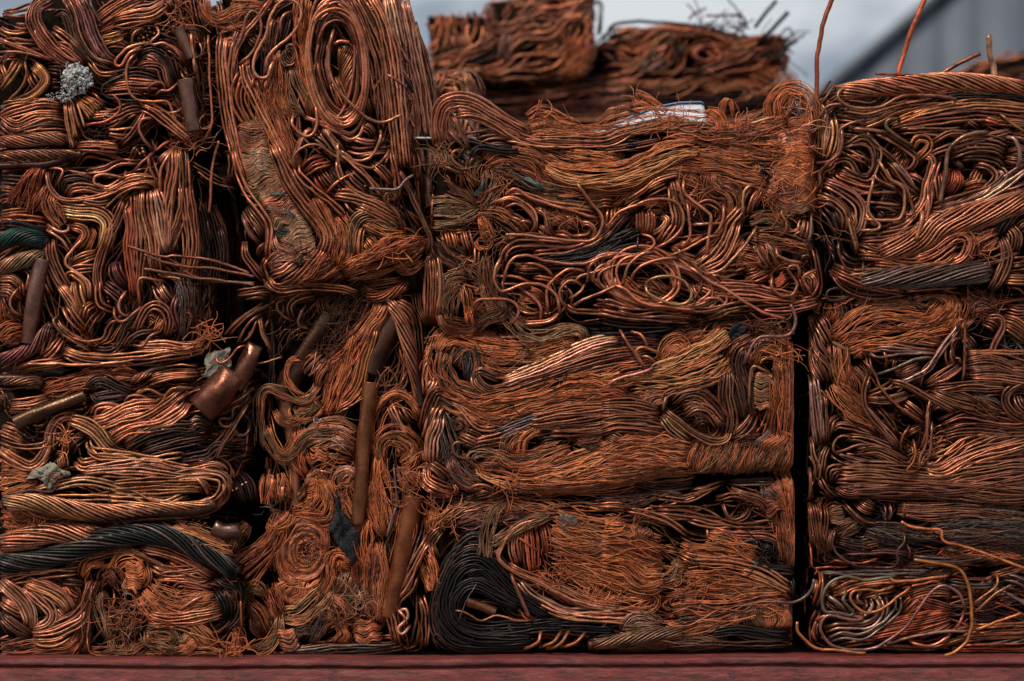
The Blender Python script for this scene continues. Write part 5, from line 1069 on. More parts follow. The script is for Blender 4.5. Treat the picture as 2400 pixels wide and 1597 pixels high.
H('820,0 980,200 1100,330 1250,360 1450,290 1600,300 1640,400', 26, 'ob', c2='ol', r=1.9, raw=True, d=10); W('780,280 800,370 900,400', 14, 'br'); W('840,260 920,380 1020,400', 14, 'db'); W('930,230 980,350 1050,390', 14, 'br')
H('330,460 290,640 380,840 560,940 800,1010', 66, 'ob', c2='gy', r=1.9, amp=2); H('420,880 650,990 900,950 1200,880 1450,800 1700,770 2000,800', 80, 'or', c2='ob', r=1.9, amp=2.4, wp=(.6, 1, 1, 1, .8)); H('1000,1040 1300,980 1700,900 2050,880', 56, 'ob', c2='or', r=1.9); H('550,1040 750,1110 950,1080 1150,1010', 34, 'ob', c2='or'); X(1500, 780, 140, 16, 1.8, 'nv', d=16, ry=40)
W('640,680 660,780 780,870', 24, 'ta', r=3.6); W('880,740 760,690 690,660 640,700 700,800 850,870', 22, 'ol', r=3.6)
W('165,900 155,720 190,590 240,600', 24, 'cu', r=4); W('250,710 265,770 190,880', 20, 'cp', r=4); W('170,1200 220,980 290,860 390,900', 30, 'br', r=4); W('180,1290 250,1100 330,960', 24, 'cu', r=4); W('370,960 500,1000 650,1170 800,1200 870,1150', 12, 'cu', r=4.2); W('230,1520 240,1300 290,1180 310,1060', 34, 'cp', r=4.2); H('320,1040 360,1200 410,1400 350,1560', 34, 'gy', c2='pg', r=1.9); H('420,1160 490,1120 540,1180 450,1230', 24, 'br')
W('800,1250 950,1180 1100,1120 1260,1060', 30, 'gy', r=3.8); W('500,1240 620,1290 720,1340', 40, 'br', r=3.8); W('540,1380 650,1310 850,1260 1060,1210 1420,1150', 14, 'cu', r=4.2); S('560,1370 530,1325 450,1330 440,1400 500,1460 620,1470', 4.4, 'br'); W('550,1400 680,1340 900,1300', 12, 'br', r=4)
W('1100,1150 1400,1110 1700,1080 2000,1050 2352,1080', 50, 'br', r=3.7, wa=1.0); W('1300,1210 1600,1200 1900,1160 2200,1090', 34, 'br', r=3.7, wa=1.0); W('1250,1060 1600,1020 2000,980', 34, 'ob', r=3.4, wa=1)
W('1200,1330 1300,1290 1450,1270', 40, 'db', d=-8)
H('1060,1460 1070,1320 1130,1240 1260,1170', 28, 'or', c2='gy', r=1.9); H('960,1450 940,1350 1000,1270 1110,1230', 28, 'ol', c2='ob', r=1.9); H('700,1480 850,1430 1000,1500 1250,1470 1520,1370', 44, 'ob', c2='ol', r=1.9); H('1550,1310 1700,1330 1850,1280', 40, 'br', c2='ob')
frame(950, 1050)
H('650,170 600,110 640,50 750,40 880,100 1000,170', 22, 'or', c2='ol', r=1.9); H('610,150 700,240 900,300 1110,340', 26, 'ta', c2='or', r=1.9); H('680,140 800,130 900,170', 44, 'pg', c2='br'); H('950,340 1300,370 1700,350 2000,330 2352,220', 44, 'ob', c2='or', r=1.9); H('1000,230 1200,210 1400,150', 44, 'ob', c2='or'); H('1150,290 1500,220 1900,100 2352,20', 80, 'ob', c2='ta', r=1.9, amp=2.6); H('1700,290 2000,230 2352,120', 60, 'ob', c2='or', amp=2.6)
H('420,80 550,250 700,340', 60, 'pg', c2='br', r=1.8); W('170,180 180,300 300,370 440,410', 38, 'cu', r=3.8); W('180,440 400,440 470,390 420,330', 10, 'cu'); S('560,400 650,340 760,350 820,400', 4, 'cu'); W('620,420 720,380 830,410', 14, 'cu'); W('180,120 300,200 400,300', 40, 'br', d=-4); X(400, 290, 50, 10, 1.6, 'te', d=12, ln=40); W('950,400 1300,380 1600,360', 10, 'ob', r=3); X(950, 330, 120, 40, 1.2, 'ob', ry=60)
frame(1400, 700)
H('0,790 300,720 600,640 850,520 1050,410 1190,290', 56, 'ta', c2='or', r=1.9, amp=1.4); H('300,820 700,770 1000,680 1190,560', 56, 'or', c2='ta', r=1.9, amp=1.8); H('560,600 600,440 740,360 830,430 790,560', 36, 'ta', c2='ob', r=1.9); M('640,440 760,520', 50, 'ob', amp=5); H('1080,290 1150,200 1300,180 1470,260', 26, 'ob', r=1.9); H('750,380 900,330 1020,330', 24, 'br'); PATCH('plastic_scrap', '1230,240 1330,220 1390,270 1330,320 1250,380 1210,350', MAT_RAG, 12, 4); H('1280,120 1450,190 1600,250', 24, 'ob', c2='or'); X(1550, 250, 150, 50, 1.8, 'br', ry=70)
S('200,285 290,430 360,540 450,655', 5, 'br', d=20, free='start'); S('440,640 360,520 360,470 430,450 570,505', 4.8, 'cu', d=20); S('380,530 480,540 540,610', 4.8, 'cu', d=16); S('310,305 400,340 465,460', 4.8, 'ob', d=18, free='start'); S('250,780 210,690 260,650 520,600', 4.6, 'br', d=16); S('80,810 200,730 400,680 530,625', 5, 'cp', d=16); W('0,310 300,300 600,280 745,225', 12, 'dk', r=4, free='end'); S('890,240 970,220 1040,180', 4.4, 'db', free='end')
W('1350,420 1290,600 1340,800 1390,1100', 34, 'db', r=3.6); W('1190,640 1180,900 1220,1100 1180,1290', 34, 'br', r=3.8); W('1230,450 1330,400 1440,340', 30, 'br', r=3.6); W('1230,540 1290,450 1380,380', 20, 'ob', r=3.6); H('1260,680 1330,900 1380,1120', 44, 'db', c2='br')
H('1400,600 1480,480 1600,470 1790,520', 46, 'or', c2='ob', r=1.8, amp=2.5); HL(1530, 430, 80, 50, 0, 30, c='pg'); M('1530,690 1510,850 1530,1010', 46, 'ta', amp=4, c2='ol', r=1.9); S('1390,1000 1395,750 1430,620 1590,700', 4.4, 'ol'); H('1690,540 1720,800 1690,1100 1660,1320', 56, 'ob', c2='br', r=1.8, amp=2.4); H('1790,400 1800,700 1780,1100 1790,1560', 26, 'or', c2='ob', r=1.8); H('1600,700 1640,900 1600,1150', 30, 'ob', c2='ol'); X(1700, 480, 100, 40, 1.4, 'or')
H('780,1000 900,960 1000,1040 1080,1130', 50, 'br', r=2.2); W('800,1080 900,1010 1010,1030 1080,1110 1130,1200', 26, 'br', r=3.6); W('880,1180 960,1120 1060,1160', 20, 'db', r=3.4); W('680,980 800,880 950,870 1100,1000 1190,1160', 20, 'br', r=3.9); W('600,1030 620,900 690,860 850,830 1120,750', 16, 'br', r=4); W('600,1020 750,1140 900,1250 1050,1310 1180,1290 1205,1190', 18, 'br', r=4); W('600,1070 700,1190 860,1310', 30, 'ol', r=3.6); S('640,880 610,960 600,1030', 4.2, 'ta'); W('1040,1000 1100,1100 1190,1180', 20, 'cu'); W('1220,1300 1350,1200 1440,1060', 24, 'br')
W('0,980 300,980 560,1040', 46, 'br', r=3.6, wa=1); W('0,1100 250,1080 540,1070', 40, 'br', r=3.6, wa=1); W('0,1230 200,1170 500,1190 640,1230', 30, 'br', r=3.6, wa=1); H('250,1230 400,1180 560,1210', 30, 'br'); W('60,1260 300,1310 700,1320 850,1350', 14, 'br', r=3.6); M('440,880 560,990', 60, 'ol', amp=5, c2='br'); W('70,1270 150,1300 240,1360', 36, 'br', r=3.2); H('0,870 150,870 280,920', 44, 'rd', c2='ob')
H('0,1430 250,1360 500,1360 860,1400', 60, 'ob', c2='or', r=1.9, amp=2); 
for q in range(17): H('%d,%d %d,%d %d,%d' % (960 + q * 52, 1330 + (q % 3) * 10, 915 + q * 52, 1440, 850 + q * 52, 1580 + (q % 4) * 9), 44, ('ob', 'ob', 'ol')[q % 3], r=1.9, c2=('ol', 'br', 'ob', 'gy')[q % 4], amp=3.5, lay=2, d=9 + (q * 7) % 5, free='both', wp=(1, 1, .8))
H('0,1500 400,1480 800,1530', 66, 'ob', c2='ta', r=1.9, amp=3); M('1500,1300 1650,1320 1780,1300', 60, 'gy', amp=8, c2='ob'); H('0,1600 400,1590 700,1600 900,1570', 44, 'ob', c2='or', r=1.9); H('1220,1280 1400,1300 1500,1260', 30, 'br')
S('1765,55 1805,180 1780,300 1700,350 1500,350 1420,420 1380,500 1335,610', 5.4, 'pg', raw=True, d=26, free='start'); S('1650,195 1700,310', 5, 'br', d=14)
fill(110, ('br', 'cu', 'ob'), (3.2, 4.2), 380, ('ob', 'or', 'ob'), dmax=-3); side_faces('lr', 60)

# ------------------------------------------------------------------ C1
bale('C1', [(1008, 330), (1040, 318), (1160, 330), (1300, 292), (1420, 300), (1560, 280), (1680, 290), (1800, 285), (1830, 225), (1880, 220), (1906, 260), (1910, 450), (1912, 560), (1925, 690), (1895, 715), (1700, 745), (1500, 762), (1250, 765), (1100, 778), (1012, 772), (1000, 560)], 'upper centre bale with an arch of thick wires at its left top corner', -0.01)
frame(950, 350)
W('240,950 260,1200 240,1560', 46, 'cu', r=3.8); W('300,1080 320,1300 300,1560', 24, 'br'); W('430,760 560,750', 10, 'or'); W('540,730 570,850 600,970', 26, 'br', r=3.8); W('380,740 410,850 430,950', 34, 'or', r=3.6); W('470,760 500,880', 30, 'or', r=3.4)
H('260,560 450,540 690,570', 40, 'ol', wp=(1.2, 1, .25), free='start', r=1.8); H('260,650 480,640 690,580', 30, 'ol', wp=(1.2, 1, .25), free='start', r=1.8); H('350,420 540,490 690,565', 48, 'br', c2='ol', wp=(1.2, 1, .25), free='start', r=1.8); H('690,570 770,450 830,340', 46, 'ol', c2='br', wp=(.25, .9, 1.2), r=1.8); H('690,580 860,610 1100,780', 46, 'br', c2='ob', wp=(.4, 1, 1), r=1.8); W('440,660 560,660 680,600', 8, 'cu', r=3.2)
H('270,820 400,960 540,1040 610,1010', 54, 'br', c2='db', r=1.8); H('560,1040 680,1130 760,1250', 30, 'br'); X(560, 1080, 80, 40, 1.2, 'br')
H('340,1560 310,1400 380,1260 480,1190 590,1200', 34, 'br', c2='ol', r=1.8); H('420,1560 400,1400 460,1270 540,1240', 40, 'ol', c2='br', r=1.8); H('540,1220 570,1400 610,1600 600,1620', 20, 'or', r=1.9); H('600,1230 720,1270 700,1330 620,1320', 26, 'or', c2='rd'); H('740,960 750,1200 810,1400 920,1580', 40, 'ol', c2='br', r=1.9); H('690,600 750,760 800,860', 26, 'or'); HL(735, 850, 80, 75, 0, 26, 1.6, 'or', inner=.7); W('660,870 650,1020 640,1100', 12, 'cu'); X(800, 780, 120, 50, 1.2, 'br')
H('700,150 850,60 1050,80 1200,140 1310,290 1420,340', 50, 'or', c2='ob', r=1.9); H('690,60 610,200 650,340', 34, 'or', c2='ol'); H('760,160 790,260 720,420', 44, 'br', c2='ol'); H('770,170 950,180 1100,260 1250,330 1520,430', 44, 'br', c2='gy', r=1.8); H('1000,60 1150,110 1260,240', 40, 'ob', c2='br'); X(880, 330, 90, 40, 1.3, 'ob'); H('1200,420 1450,440 1700,450 1900,420', 50, 'ob', c2='ol'); H('1080,270 1180,330 1290,350', 12, 'pt', d=18); H('1330,350 1420,342', 6, 'pt', d=18); H('715,260 730,330 700,400', 9, 'pt', d=18); H('640,390 700,420', 10, 'pt', d=16); H('1690,470 1750,440', 8, 'pt', d=18); H('560,100 500,230 470,330', 10, 'rd')
H('1420,20 1600,20 1850,60 2010,100', 40, 'ta', c2='or', r=1.8); H('1500,60 1700,70 1950,110', 24, 'ta', c2='or', d=18); W('1480,170 1700,190 1900,150 2200,80 2400,-10', 14, 'br', r=3.4)
H('1290,150 1450,230 1700,260 2000,230 2250,130 2450,40 2700,-10', 56, 'ta', r=1.9, c2='or', amp=1.2, wp=(.5, 1, 1, 1, .7), d=21); H('1700,330 2000,330 2250,260 2400,200', 40, 'ob', c2='or'); H('1400,330 1650,400 1900,370', 40, 'ob', c2='or')
W('930,400 1100,420 1300,490 1500,520 1750,570', 14, 'cu', r=4.6); S('920,400 1020,370 1150,450 1400,530 1600,590 1780,640', 4.8, 'cu'); X(1450, 640, 160, 60, 1.2, 'ob', ry=90); H('1320,600 1450,640 1600,700', 40, 'ob'); W('940,600 1060,660 1150,760', 20, 'cu', r=4.4)
W('800,510 950,450 1080,490 1180,600 1190,700 1150,775', 10, 'cu', r=4.6); S('910,540 1030,510 1140,590 1195,690 1150,770', 4.8, 'cu'); W('1180,520 1290,600 1320,750 1370,800', 12, 'cu', r=4.5); S('1020,690 1090,660 1180,690', 4.5, 'cu'); W('1200,700 1280,760 1360,820', 18, 'br'); W('1440,580 1560,680 1590,780', 9, 'br', r=4.4); W('1580,680 1700,700 1740,760 1700,820', 9, 'cu', r=4.4); W('1380,780 1450,780 1540,820', 10, 'cu', r=4.5); S('1530,800 1650,790 1700,760', 4.4, 'cu')
W('890,1060 920,940 1040,870 1250,860 1500,880 1650,850', 18, 'cu', r=4.5); W('880,900 1000,830 1200,810 1400,860', 18, 'br', r=4.4); W('1150,980 1400,950 1650,900 1850,780 1990,640 2100,560', 24, 'br', r=4.4); W('1250,1010 1500,990 1750,930 2000,800 2170,770', 28, 'dk', r=4.3); W('1450,1020 1700,990 1900,900 2080,740', 20, 'dk', r=4.3); W('1150,1090 1400,1060 1650,1080', 20, 'db'); W('1650,1050 1850,960 2100,930', 16, 'br')
W('1000,1100 1120,1110 1300,1090', 24, 'br'); W('1040,1120 1080,1080 1110,1170', 10, 'ob', r=4.6)
S('1800,730 1870,690 1950,590 2060,540 2200,500 2352,460', 4.8, 'cu', d=18); S('1570,300 1650,430 1790,600 1800,730 1730,830 1600,850 1300,820 1050,790 920,790', 5, 'cu', d=20, free='end'); S('905,1230 930,1100 1000,1000 1110,980 1300,1030 1600,1060 1760,1010 1900,960', 5, 'cu', d=16)
S('880,1000 830,1100 815,1200 870,1300 960,1290 1100,1240 1250,1250 1380,1340 1415,1500', 5, 'cu', d=20); S('840,1170 1000,1170 1150,1225', 4.6, 'cu'); S('1070,1050 1200,1060 1300,1110 1375,1200', 4.8, 'cu'); W('1160,1180 1300,1190 1420,1220', 10, 'cu', r=4.5); S('850,1250 1000,1240 1150,1280', 4.4, 'br'); S('900,1180 900,1280 960,1420', 4.4, 'br'); S('1050,1280 1150,1340 1240,1450 1240,1560', 4.8, 'cu'); H('1050,1350 1180,1400 1250,1450', 50, 'ob')
S('640,1490 640,1420 720,1380 950,1390 1040,1470 1020,1560 960,1610', 5, 'cu', d=22); S('660,1490 720,1450 740,1500', 4, 'br'); W('1050,1450 1150,1490 1240,1480', 14, 'cu')
W('1290,1200 1340,1300 1320,1480', 20, 'br'); W('1400,1250 1500,1330 1500,1440', 14, 'br'); S('1310,1500 1300,1300 1380,1180 1500,1110 1660,1120', 4.8, 'cu', d=18); S('1480,1450 1420,1380 1430,1280 1520,1210 1620,1250', 4.8, 'cu', d=18); S('1550,1240 1600,1170 1750,1130 1850,1070', 4.6, 'cu'); S('1660,1230 1700,1070 1850,980 2000,960', 4.6, 'cu'); S('1750,1240 1730,1150 1800,1070 1900,1060', 4.4, 'cu'); S('1540,1440 1640,1380 1800,1320 1930,1255', 4.8, 'cu', d=18, free='end'); S('1500,1380 1600,1320 1650,1240', 4.4, 'cu')
frame(1400, 350)
L(560, 1210, 560, 225, 14, 12, 4.5, 'cu', .12, d=6, dspread=14); L(430, 1190, 300, 230, 10, 6, 4.5, 'cu', .14, d=10); W('300,1250 500,1300 700,1380', 50, 'br', d=-6); W('450,1180 550,1280 650,1370', 40, 'br', d=-4); W('200,1150 300,1260 450,1380', 30, 'cu', d=-2)
S('300,1230 340,1130 430,1060 600,1010 740,1000', 4.8, 'cu', d=24); S('440,1250 500,1190 640,1170 780,1210 850,1310 840,1390 740,1430 600,1400 470,1330 440,1250', 4.8, 'ta', d=26); S('230,1250 280,1080 420,960 520,950', 4.8, 'cu', d=22); S('140,1250 250,1290 420,1420 650,1450 900,1480', 4.8, 'cu', d=20)
W('600,970 750,1040 900,1150 1060,1220', 16, 'cu', r=4.5); W('680,890 800,970 930,1010', 12, 'cu', r=4.5)
H('470,230 700,170 900,170 1100,180 1300,250 1570,300', 46, 'ob', c2='or', r=1.9); H('800,200 900,260 1000,330', 50, 'ob', c2='br'); H('1050,190 1060,370 1200,450 1230,680', 54, 'ob', c2='br', r=1.9); H('1120,300 1250,360 1310,520', 24, 'br'); H('1020,250 1060,350 1180,420', 26, 'ol', c2='br'); X(880, 430, 130, 60, 1.2, 'ob', ry=120); H('450,560 520,540 600,560', 40, 'ob'); H('1200,300 1400,300 1560,310', 26, 'ob', c2='ta')
W('250,500 400,400 520,300 700,240 790,260', 10, 'cu', r=4.6); W('420,420 560,340 640,300', 26, 'ob', 3.4) 
W('690,270 740,480 790,600', 20, 'br', r=4.4); W('680,340 700,520 730,640 700,760', 20, 'cu', r=4.4); S('300,560 430,485 580,460 720,500 785,620 765,740 650,850 510,920', 5, 'cu', d=20); W('720,640 640,760 560,880', 24, 'cu', r=4.4); W('570,620 640,640 600,720 480,790', 10, 'cu', r=4.6)
for q in range(7): S('%d,%d %d,%d %d,%d' % (360 + q * 27, 595 - (q % 3) * 9, 362 + q * 27, 690, 370 + q * 22, 790), 4.4, 'rd' if q % 2 else 'br', free='start', d=6)
for q in range(5): S('%d,540 %d,640 %d,700' % (100 + q * 34, 90 + q * 32, 84 + q * 30), 4.0, 'ob', d=2)
W('0,930 150,860 400,770', 16, 'dk', r=4.2, free='end'); W('0,870 200,800 340,735', 16, 'dk', r=4.2, free='end'); W('20,980 200,930 450,880', 20, 'dk', r=4.2); S('370,810 350,950', 2.2, 'gy', raw=True, d=22); S('400,790 480,810 520,860 490,920 400,950', 4.6, 'cu', d=16); S('0,560 40,640 40,720 0,790', 4.6, 'cu')
W('0,520 60,490 150,500', 16, 'ob', r=3); W('430,470 300,540 200,660 0,880', 16, 'br', r=4.4)
W('820,520 880,600 960,640', 40, 'br', d=-10); W('850,560 1000,490 1100,530 1150,620', 14, 'cu', r=4.4); X(950, 600, 130, 40, 2, 'db', d=-10)
S('790,290 790,400 870,480 1000,580 1035,640 1010,850 1000,990', 5, 'cu', d=20); S('820,480 845,780 770,920', 4.6, 'cu', d=16); S('1160,500 1145,650 1090,770 1030,810', 4.8, 'cu', d=16); S('860,700 1000,690 1150,680', 4.5, 'cu', d=10); S('640,990 800,930 1000,820 1130,790', 4.8, 'cu', d=18); W('700,900 850,850 980,800', 10, 'cu', r=4.4); W('900,1000 1000,920 1120,800', 14, 'br', r=4.4)
W('870,1090 1000,1000 1120,850 1190,700 1290,580 1340,500', 24, 'cu', r=4.5); W('930,1120 1150,1000 1250,800 1300,650', 22, 'cu', r=4.4); S('1330,620 1335,420 1390,345 1450,340', 4.6, 'ta', d=14); W('1370,600 1400,450 1480,350', 24, 'cu', r=4.3); W('1430,560 1500,440 1530,330', 9, 'ob', r=4.2); S('980,1150 1150,1100 1330,900 1465,720', 4.8, 'ta', d=20); W('1200,1100 1300,1080 1380,1040', 18, 'cu', r=4.5); H('1180,1000 1280,880 1340,820', 40, 'ob', c2='rd'); W('1000,1130 1150,1150 1300,1120', 14, 'cu')
M('1830,-70 1840,60 1810,200 1760,330', 100, 'ob', amp=8, c2='or', r=1.8, lay=3); M('1750,280 1720,440 1640,560', 96, 'ob', amp=9, c2='br', r=1.8, lay=3); M('1900,100 1920,300 1930,480', 60, 'ob', amp=7, c2='or', r=1.8, lay=3); H('1980,0 1965,300 1985,620', 26, 'ob', c2='or', r=1.8); M('1850,440 1860,600', 80, 'ob', amp=8, c2='ol', r=1.8); X(1750, 350, 250, 160, 1.3, 'ob', ry=330, d=14); H('1460,100 1500,180 1430,250', 40, 'ta', c2='nv'); W('1430,170 1440,240', 30, 'ta', r=3); H('1480,110 1530,130', 10, 'nv', d=16); H('300,500 370,420', 12, 'pt', d=18); H('1440,240 1460,150', 8, 'pt', d=18); S('1980,760 2030,790 2080,850', 3, 'br', raw=True, d=-10); H('1500,-60 1650,-20 1780,-40', 60, 'ob', c2='or'); H('1100,20 1300,60 1480,40', 56, 'ob', c2='or'); H('900,90 1100,100 1350,160', 50, 'ob', c2='or')
H('1400,690 1540,640 1690,700 1590,760', 34, 'ol', c2='ob'); H('1420,790 1650,820 1990,900', 40, 'ob', c2='br', r=1.9); S('1700,540 1690,600 1730,700 1690,800', 4.2, 'ob'); W('1760,800 1850,750 1920,720', 14, 'cu'); W('1880,840 1910,740 1930,640', 40, 'cu', r=3.6); S('1970,580 1955,720 1940,860', 4.6, 'pg'); H('1500,860 1560,1000 1620,1090', 60, 'cp', c2='br'); H('1280,980 1400,1000 1500,1060', 50, 'ob', c2='br'); W('1480,880 1520,960', 20, 'cp'); W('1350,1150 1450,1130 1500,1080', 20, 'cu'); M('1640,1180 1700,1280', 50, 'rd', amp=5, d=0)
S('1640,900 1650,980 1760,1030 1870,1045', 5, 'cu', d=16); S('1600,1170 1595,1270 1690,1350 1790,1330 1825,1230 1750,1130 1755,1080 1820,1075 1850,1120 1840,1200', 4.8, 'cu', d=18); S('2035,1100 1900,1160 1880,1200 1930,1290 1960,1340', 4.6, 'cu', d=16); W('1990,900 2025,1050 2050,1250 1990,1370 1850,1400', 18, 'cu', r=4.3); W('1880,1030 1900,980 1960,1000', 26, 'br', r=4); W('1850,1130 1900,1250 1950,1340', 20, 'br', r=4); W('1950,1140 2000,1200 1990,1300', 24, 'cp', r=3.8)
W('900,1230 1100,1290 1400,1310 1600,1350 1850,1380', 38, 'cu', r=4.2); W('1050,1200 1300,1240 1560,1230', 16, 'br'); W('1350,1240 1450,1180 1570,1130', 18, 'cu', r=4); W('300,1390 600,1420 900,1480 1200,1450 1400,1420 1850,1400', 14, 'ob', r=4.3); S('960,1450 990,1385 1090,1370 1180,1430', 4.6, 'cu', d=16); S('1030,1260 1030,1310 960,1380 890,1420', 4.6, 'cu', d=14); W('880,1230 920,1330 1000,1400', 20, 'br', r=4.2); W('1000,1560 1200,1480 1360,1440', 10, 'cu', r=4.4); W('0,1480 300,1540 600,1560 900,1580', 12, 'cu', r=4.4); W('150,1480 350,1510 600,1500 900,1530', 22, 'br', r=4.3); W('1480,1470 1750,1470 2040,1400', 28, 'cu', r=4, raw=True, d=4); W('0,1400 150,1420 330,1500', 12, 'cu', r=4.5); W('1050,1520 1300,1520 1600,1490', 20, 'br')
S('830,1080 1000,1200 1200,1310 1400,1440 1560,1520 1720,1560', 4.8, 'cu', d=24, raw=True); W('0,1560 300,1600 700,1610', 20, 'db', raw=True, d=-6)
frame(950, 700)
W('1060,230 1300,210 1420,120', 10, 'cu', r=4.4, raw=True, d=6); W('1050,200 1200,240 1300,220', 12, 'br', raw=True, d=0); H('700,60 650,150 640,230', 30, 'br', c2='ol', raw=True, d=4); H('640,260 760,170 880,130 900,60 820,20', 34, 'br', c2='ol', raw=True, d=6); H('330,100 380,220 560,260 640,200', 36, 'br', c2='ob', raw=True, d=2); H('570,80 600,180 610,290', 18, 'or', raw=True, d=8); W('1450,20 1550,110 1800,130 2200,200', 12, 'cu', raw=True, d=4)
frame(950, 0)
W('1200,1280 1500,1275 1800,1290 2000,1220 2400,1120', 26, 'br', r=3.4); W('900,1270 1300,1330 1700,1330 1900,1310 2100,1200', 18, 'cu', r=3.6); W('1950,1340 2200,1340', 26, 'dk'); H('1130,1090 1250,1030 1450,1130 1620,1190', 36, 'or', c2='ob', free='start', r=1.8, raw=True, d=4); H('1150,1190 1400,1190 1700,1210 2000,1180', 34, 'or', c2='ob', r=1.8); X(1300, 1090, 150, 40, 1.2, 'or', ry=40, d=4, ln=50); X(1600, 1140, 140, 16, 1.3, 'ob', ry=40, d=4, ln=80); H('1250,1230 1500,1240 1800,1250', 30, 'ob'); H('1250,1420 1450,1490 1600,1560', 30, 'ob'); H('950,1390 1150,1420 1330,1500', 36, 'ob', c2='br')
W('320,1340 290,1150 340,980 470,925 640,950 820,1060 1000,1160 1130,1240', 36, 'cu', r=4.6, d=16, raw=True, wp=(.8, 1, 1, .8)); W('440,1060 600,1050 800,1110 1000,1230 1200,1320 1500,1340', 22, 'cu', r=4.6, d=14, raw=True); W('520,1060 700,1110 850,1190 1000,1290', 14, 'cu', r=4.4, d=10, raw=True); W('420,1050 540,1260 600,1390', 8, 'br', r=5, d=18, raw=True); W('400,1000 360,1150 410,1300 470,1340', 24, 'br', r=4.4, d=8, raw=True); S('390,1190 470,1290 560,1370', 5, 'br', d=12, raw=True); W('290,1250 330,1340 370,1330', 16, 'ta', r=2.6, raw=True, d=10); S('540,1235 700,1210 800,1195', 3.4, 'br', raw=True, d=2)
W('640,1330 800,1280 950,1290', 24, 'br', r=4.4, raw=True, d=4); W('380,1310 560,1285 800,1350 1000,1350', 12, 'dk', r=4.2, d=16); W('600,1520 620,1400 700,1355 900,1390 1100,1390', 12, 'dk', r=4.4, d=16); S('570,1570 460,1500 430,1430 480,1385 540,1400', 4.8, 'br', d=16); H('480,1430 560,1440 600,1560', 34, 'gy', c2='br'); S('330,1520 440,1570 540,1600', 4.6, 'cu'); X(360, 1450, 90, 60, 1.2, 'ol', ry=120); W('590,1560 580,1480 650,1400', 12, 'br', r=4.4); H('330,1380 380,1480 460,1540', 40, 'ob', c2='ol')
frame(1400, 0)
H('600,1190 900,1200 1200,1230 1500,1180 1760,1130', 50, 'ob', c2='br', r=1.8); W('600,1290 400,1330 200,1370 0,1400', 14, 'br', r=3.2); H('650,1170 800,1210 1000,1170', 40, 'ob', c2='ol'); H('1150,1350 1400,1380 1720,1430', 46, 'or', c2='ob', r=1.8); H('1000,1300 1150,1250 1400,1250 1650,1250', 40, 'br', c2='ob'); H('0,1250 300,1200 600,1140 900,1120', 30, 'ob', c2='or', r=1.8); W('0,1290 200,1250 400,1180 620,1160', 18, 'br', r=3.2); H('1350,1290 1500,1200 1750,1170', 40, 'ob', c2='or', r=1.8)
H('1650,1110 1635,960 1720,830 1830,815 1940,900 1975,1050 1985,1220', 36, 'ob', c2='or', r=1.9, raw=True, d=6, wp=(1, .9, .8, .8, .9, 1)); H('1690,1110 1690,980 1760,880', 44, 'ob', c2='or', r=1.9, raw=True, d=0); H('1780,1080 1780,930 1830,880 1890,950 1880,1060', 20, 'ob', r=1.8, raw=True, d=4); X(1830, 1030, 60, 40, 1.4, 'pg', ry=80, d=4); M('1850,1080 1870,1200 1870,1330', 62, 'ob', amp=6, c2='or', r=1.8, lay=3); M('1730,1200 1740,1350', 50, 'ob', amp=6, c2='cp'); X(1860, 1250, 120, 60, 1.2, 'cp', ry=150, d=14)
H('340,900 440,920 550,1000 620,1060', 26, 'or', wp=(1.3, .8, .7), free='start', r=1.6, raw=True, d=6); X(400, 930, 60, 20, 1.1, 'or', d=6, ln=40); H('0,1190 200,1090 500,1020 900,1040 1060,1060', 16, 'ob', r=1.7, raw=True, d=12); H('1000,1030 1080,1060 1130,1160 1100,1290', 22, 'or', r=1.9, raw=True, d=10)
for q in range(6): S('%d,1090 %d,%d %d,%d %d,1080' % (1110 + q * 12, 1125 + q * 13, 960 - q * 6, 1190 + q * 10, 905 + q * 7, 1235 + q * 5), 1.7, 'or', raw=True, d=2 + q)
for q in range(5): S('%d,1100 %d,%d %d,%d %d,1060' % (60 + q * 30, 90 + q * 34, 1010 - q * 8, 220 + q * 30, 1000 + q * 6, 340 + q * 26), 1.5, 'ob', raw=True, d=4 + q)
X(600, 1120, 420, 70, 1.1, 'or', ry=40, d=8, ln=70); S('1370,1150 1500,1110 1645,1080', 4, 'ta', raw=True, d=4); S('1365,1130 1375,990', 1.6, 'br', raw=True, d=0); S('1370,1140 1440,1090 1470,1060', 1.8, 'ob', raw=True, d=0); X(1350, 1200, 200, 60, 1.1, 'ob', ry=70)
fill(170, ('br', 'cu', 'ob'), (3.4, 4.4), 330, ('ob', 'or', 'br'), dmax=-3); side_faces('lrt', 80, ('ob', 'cu', 'br', 'or'))
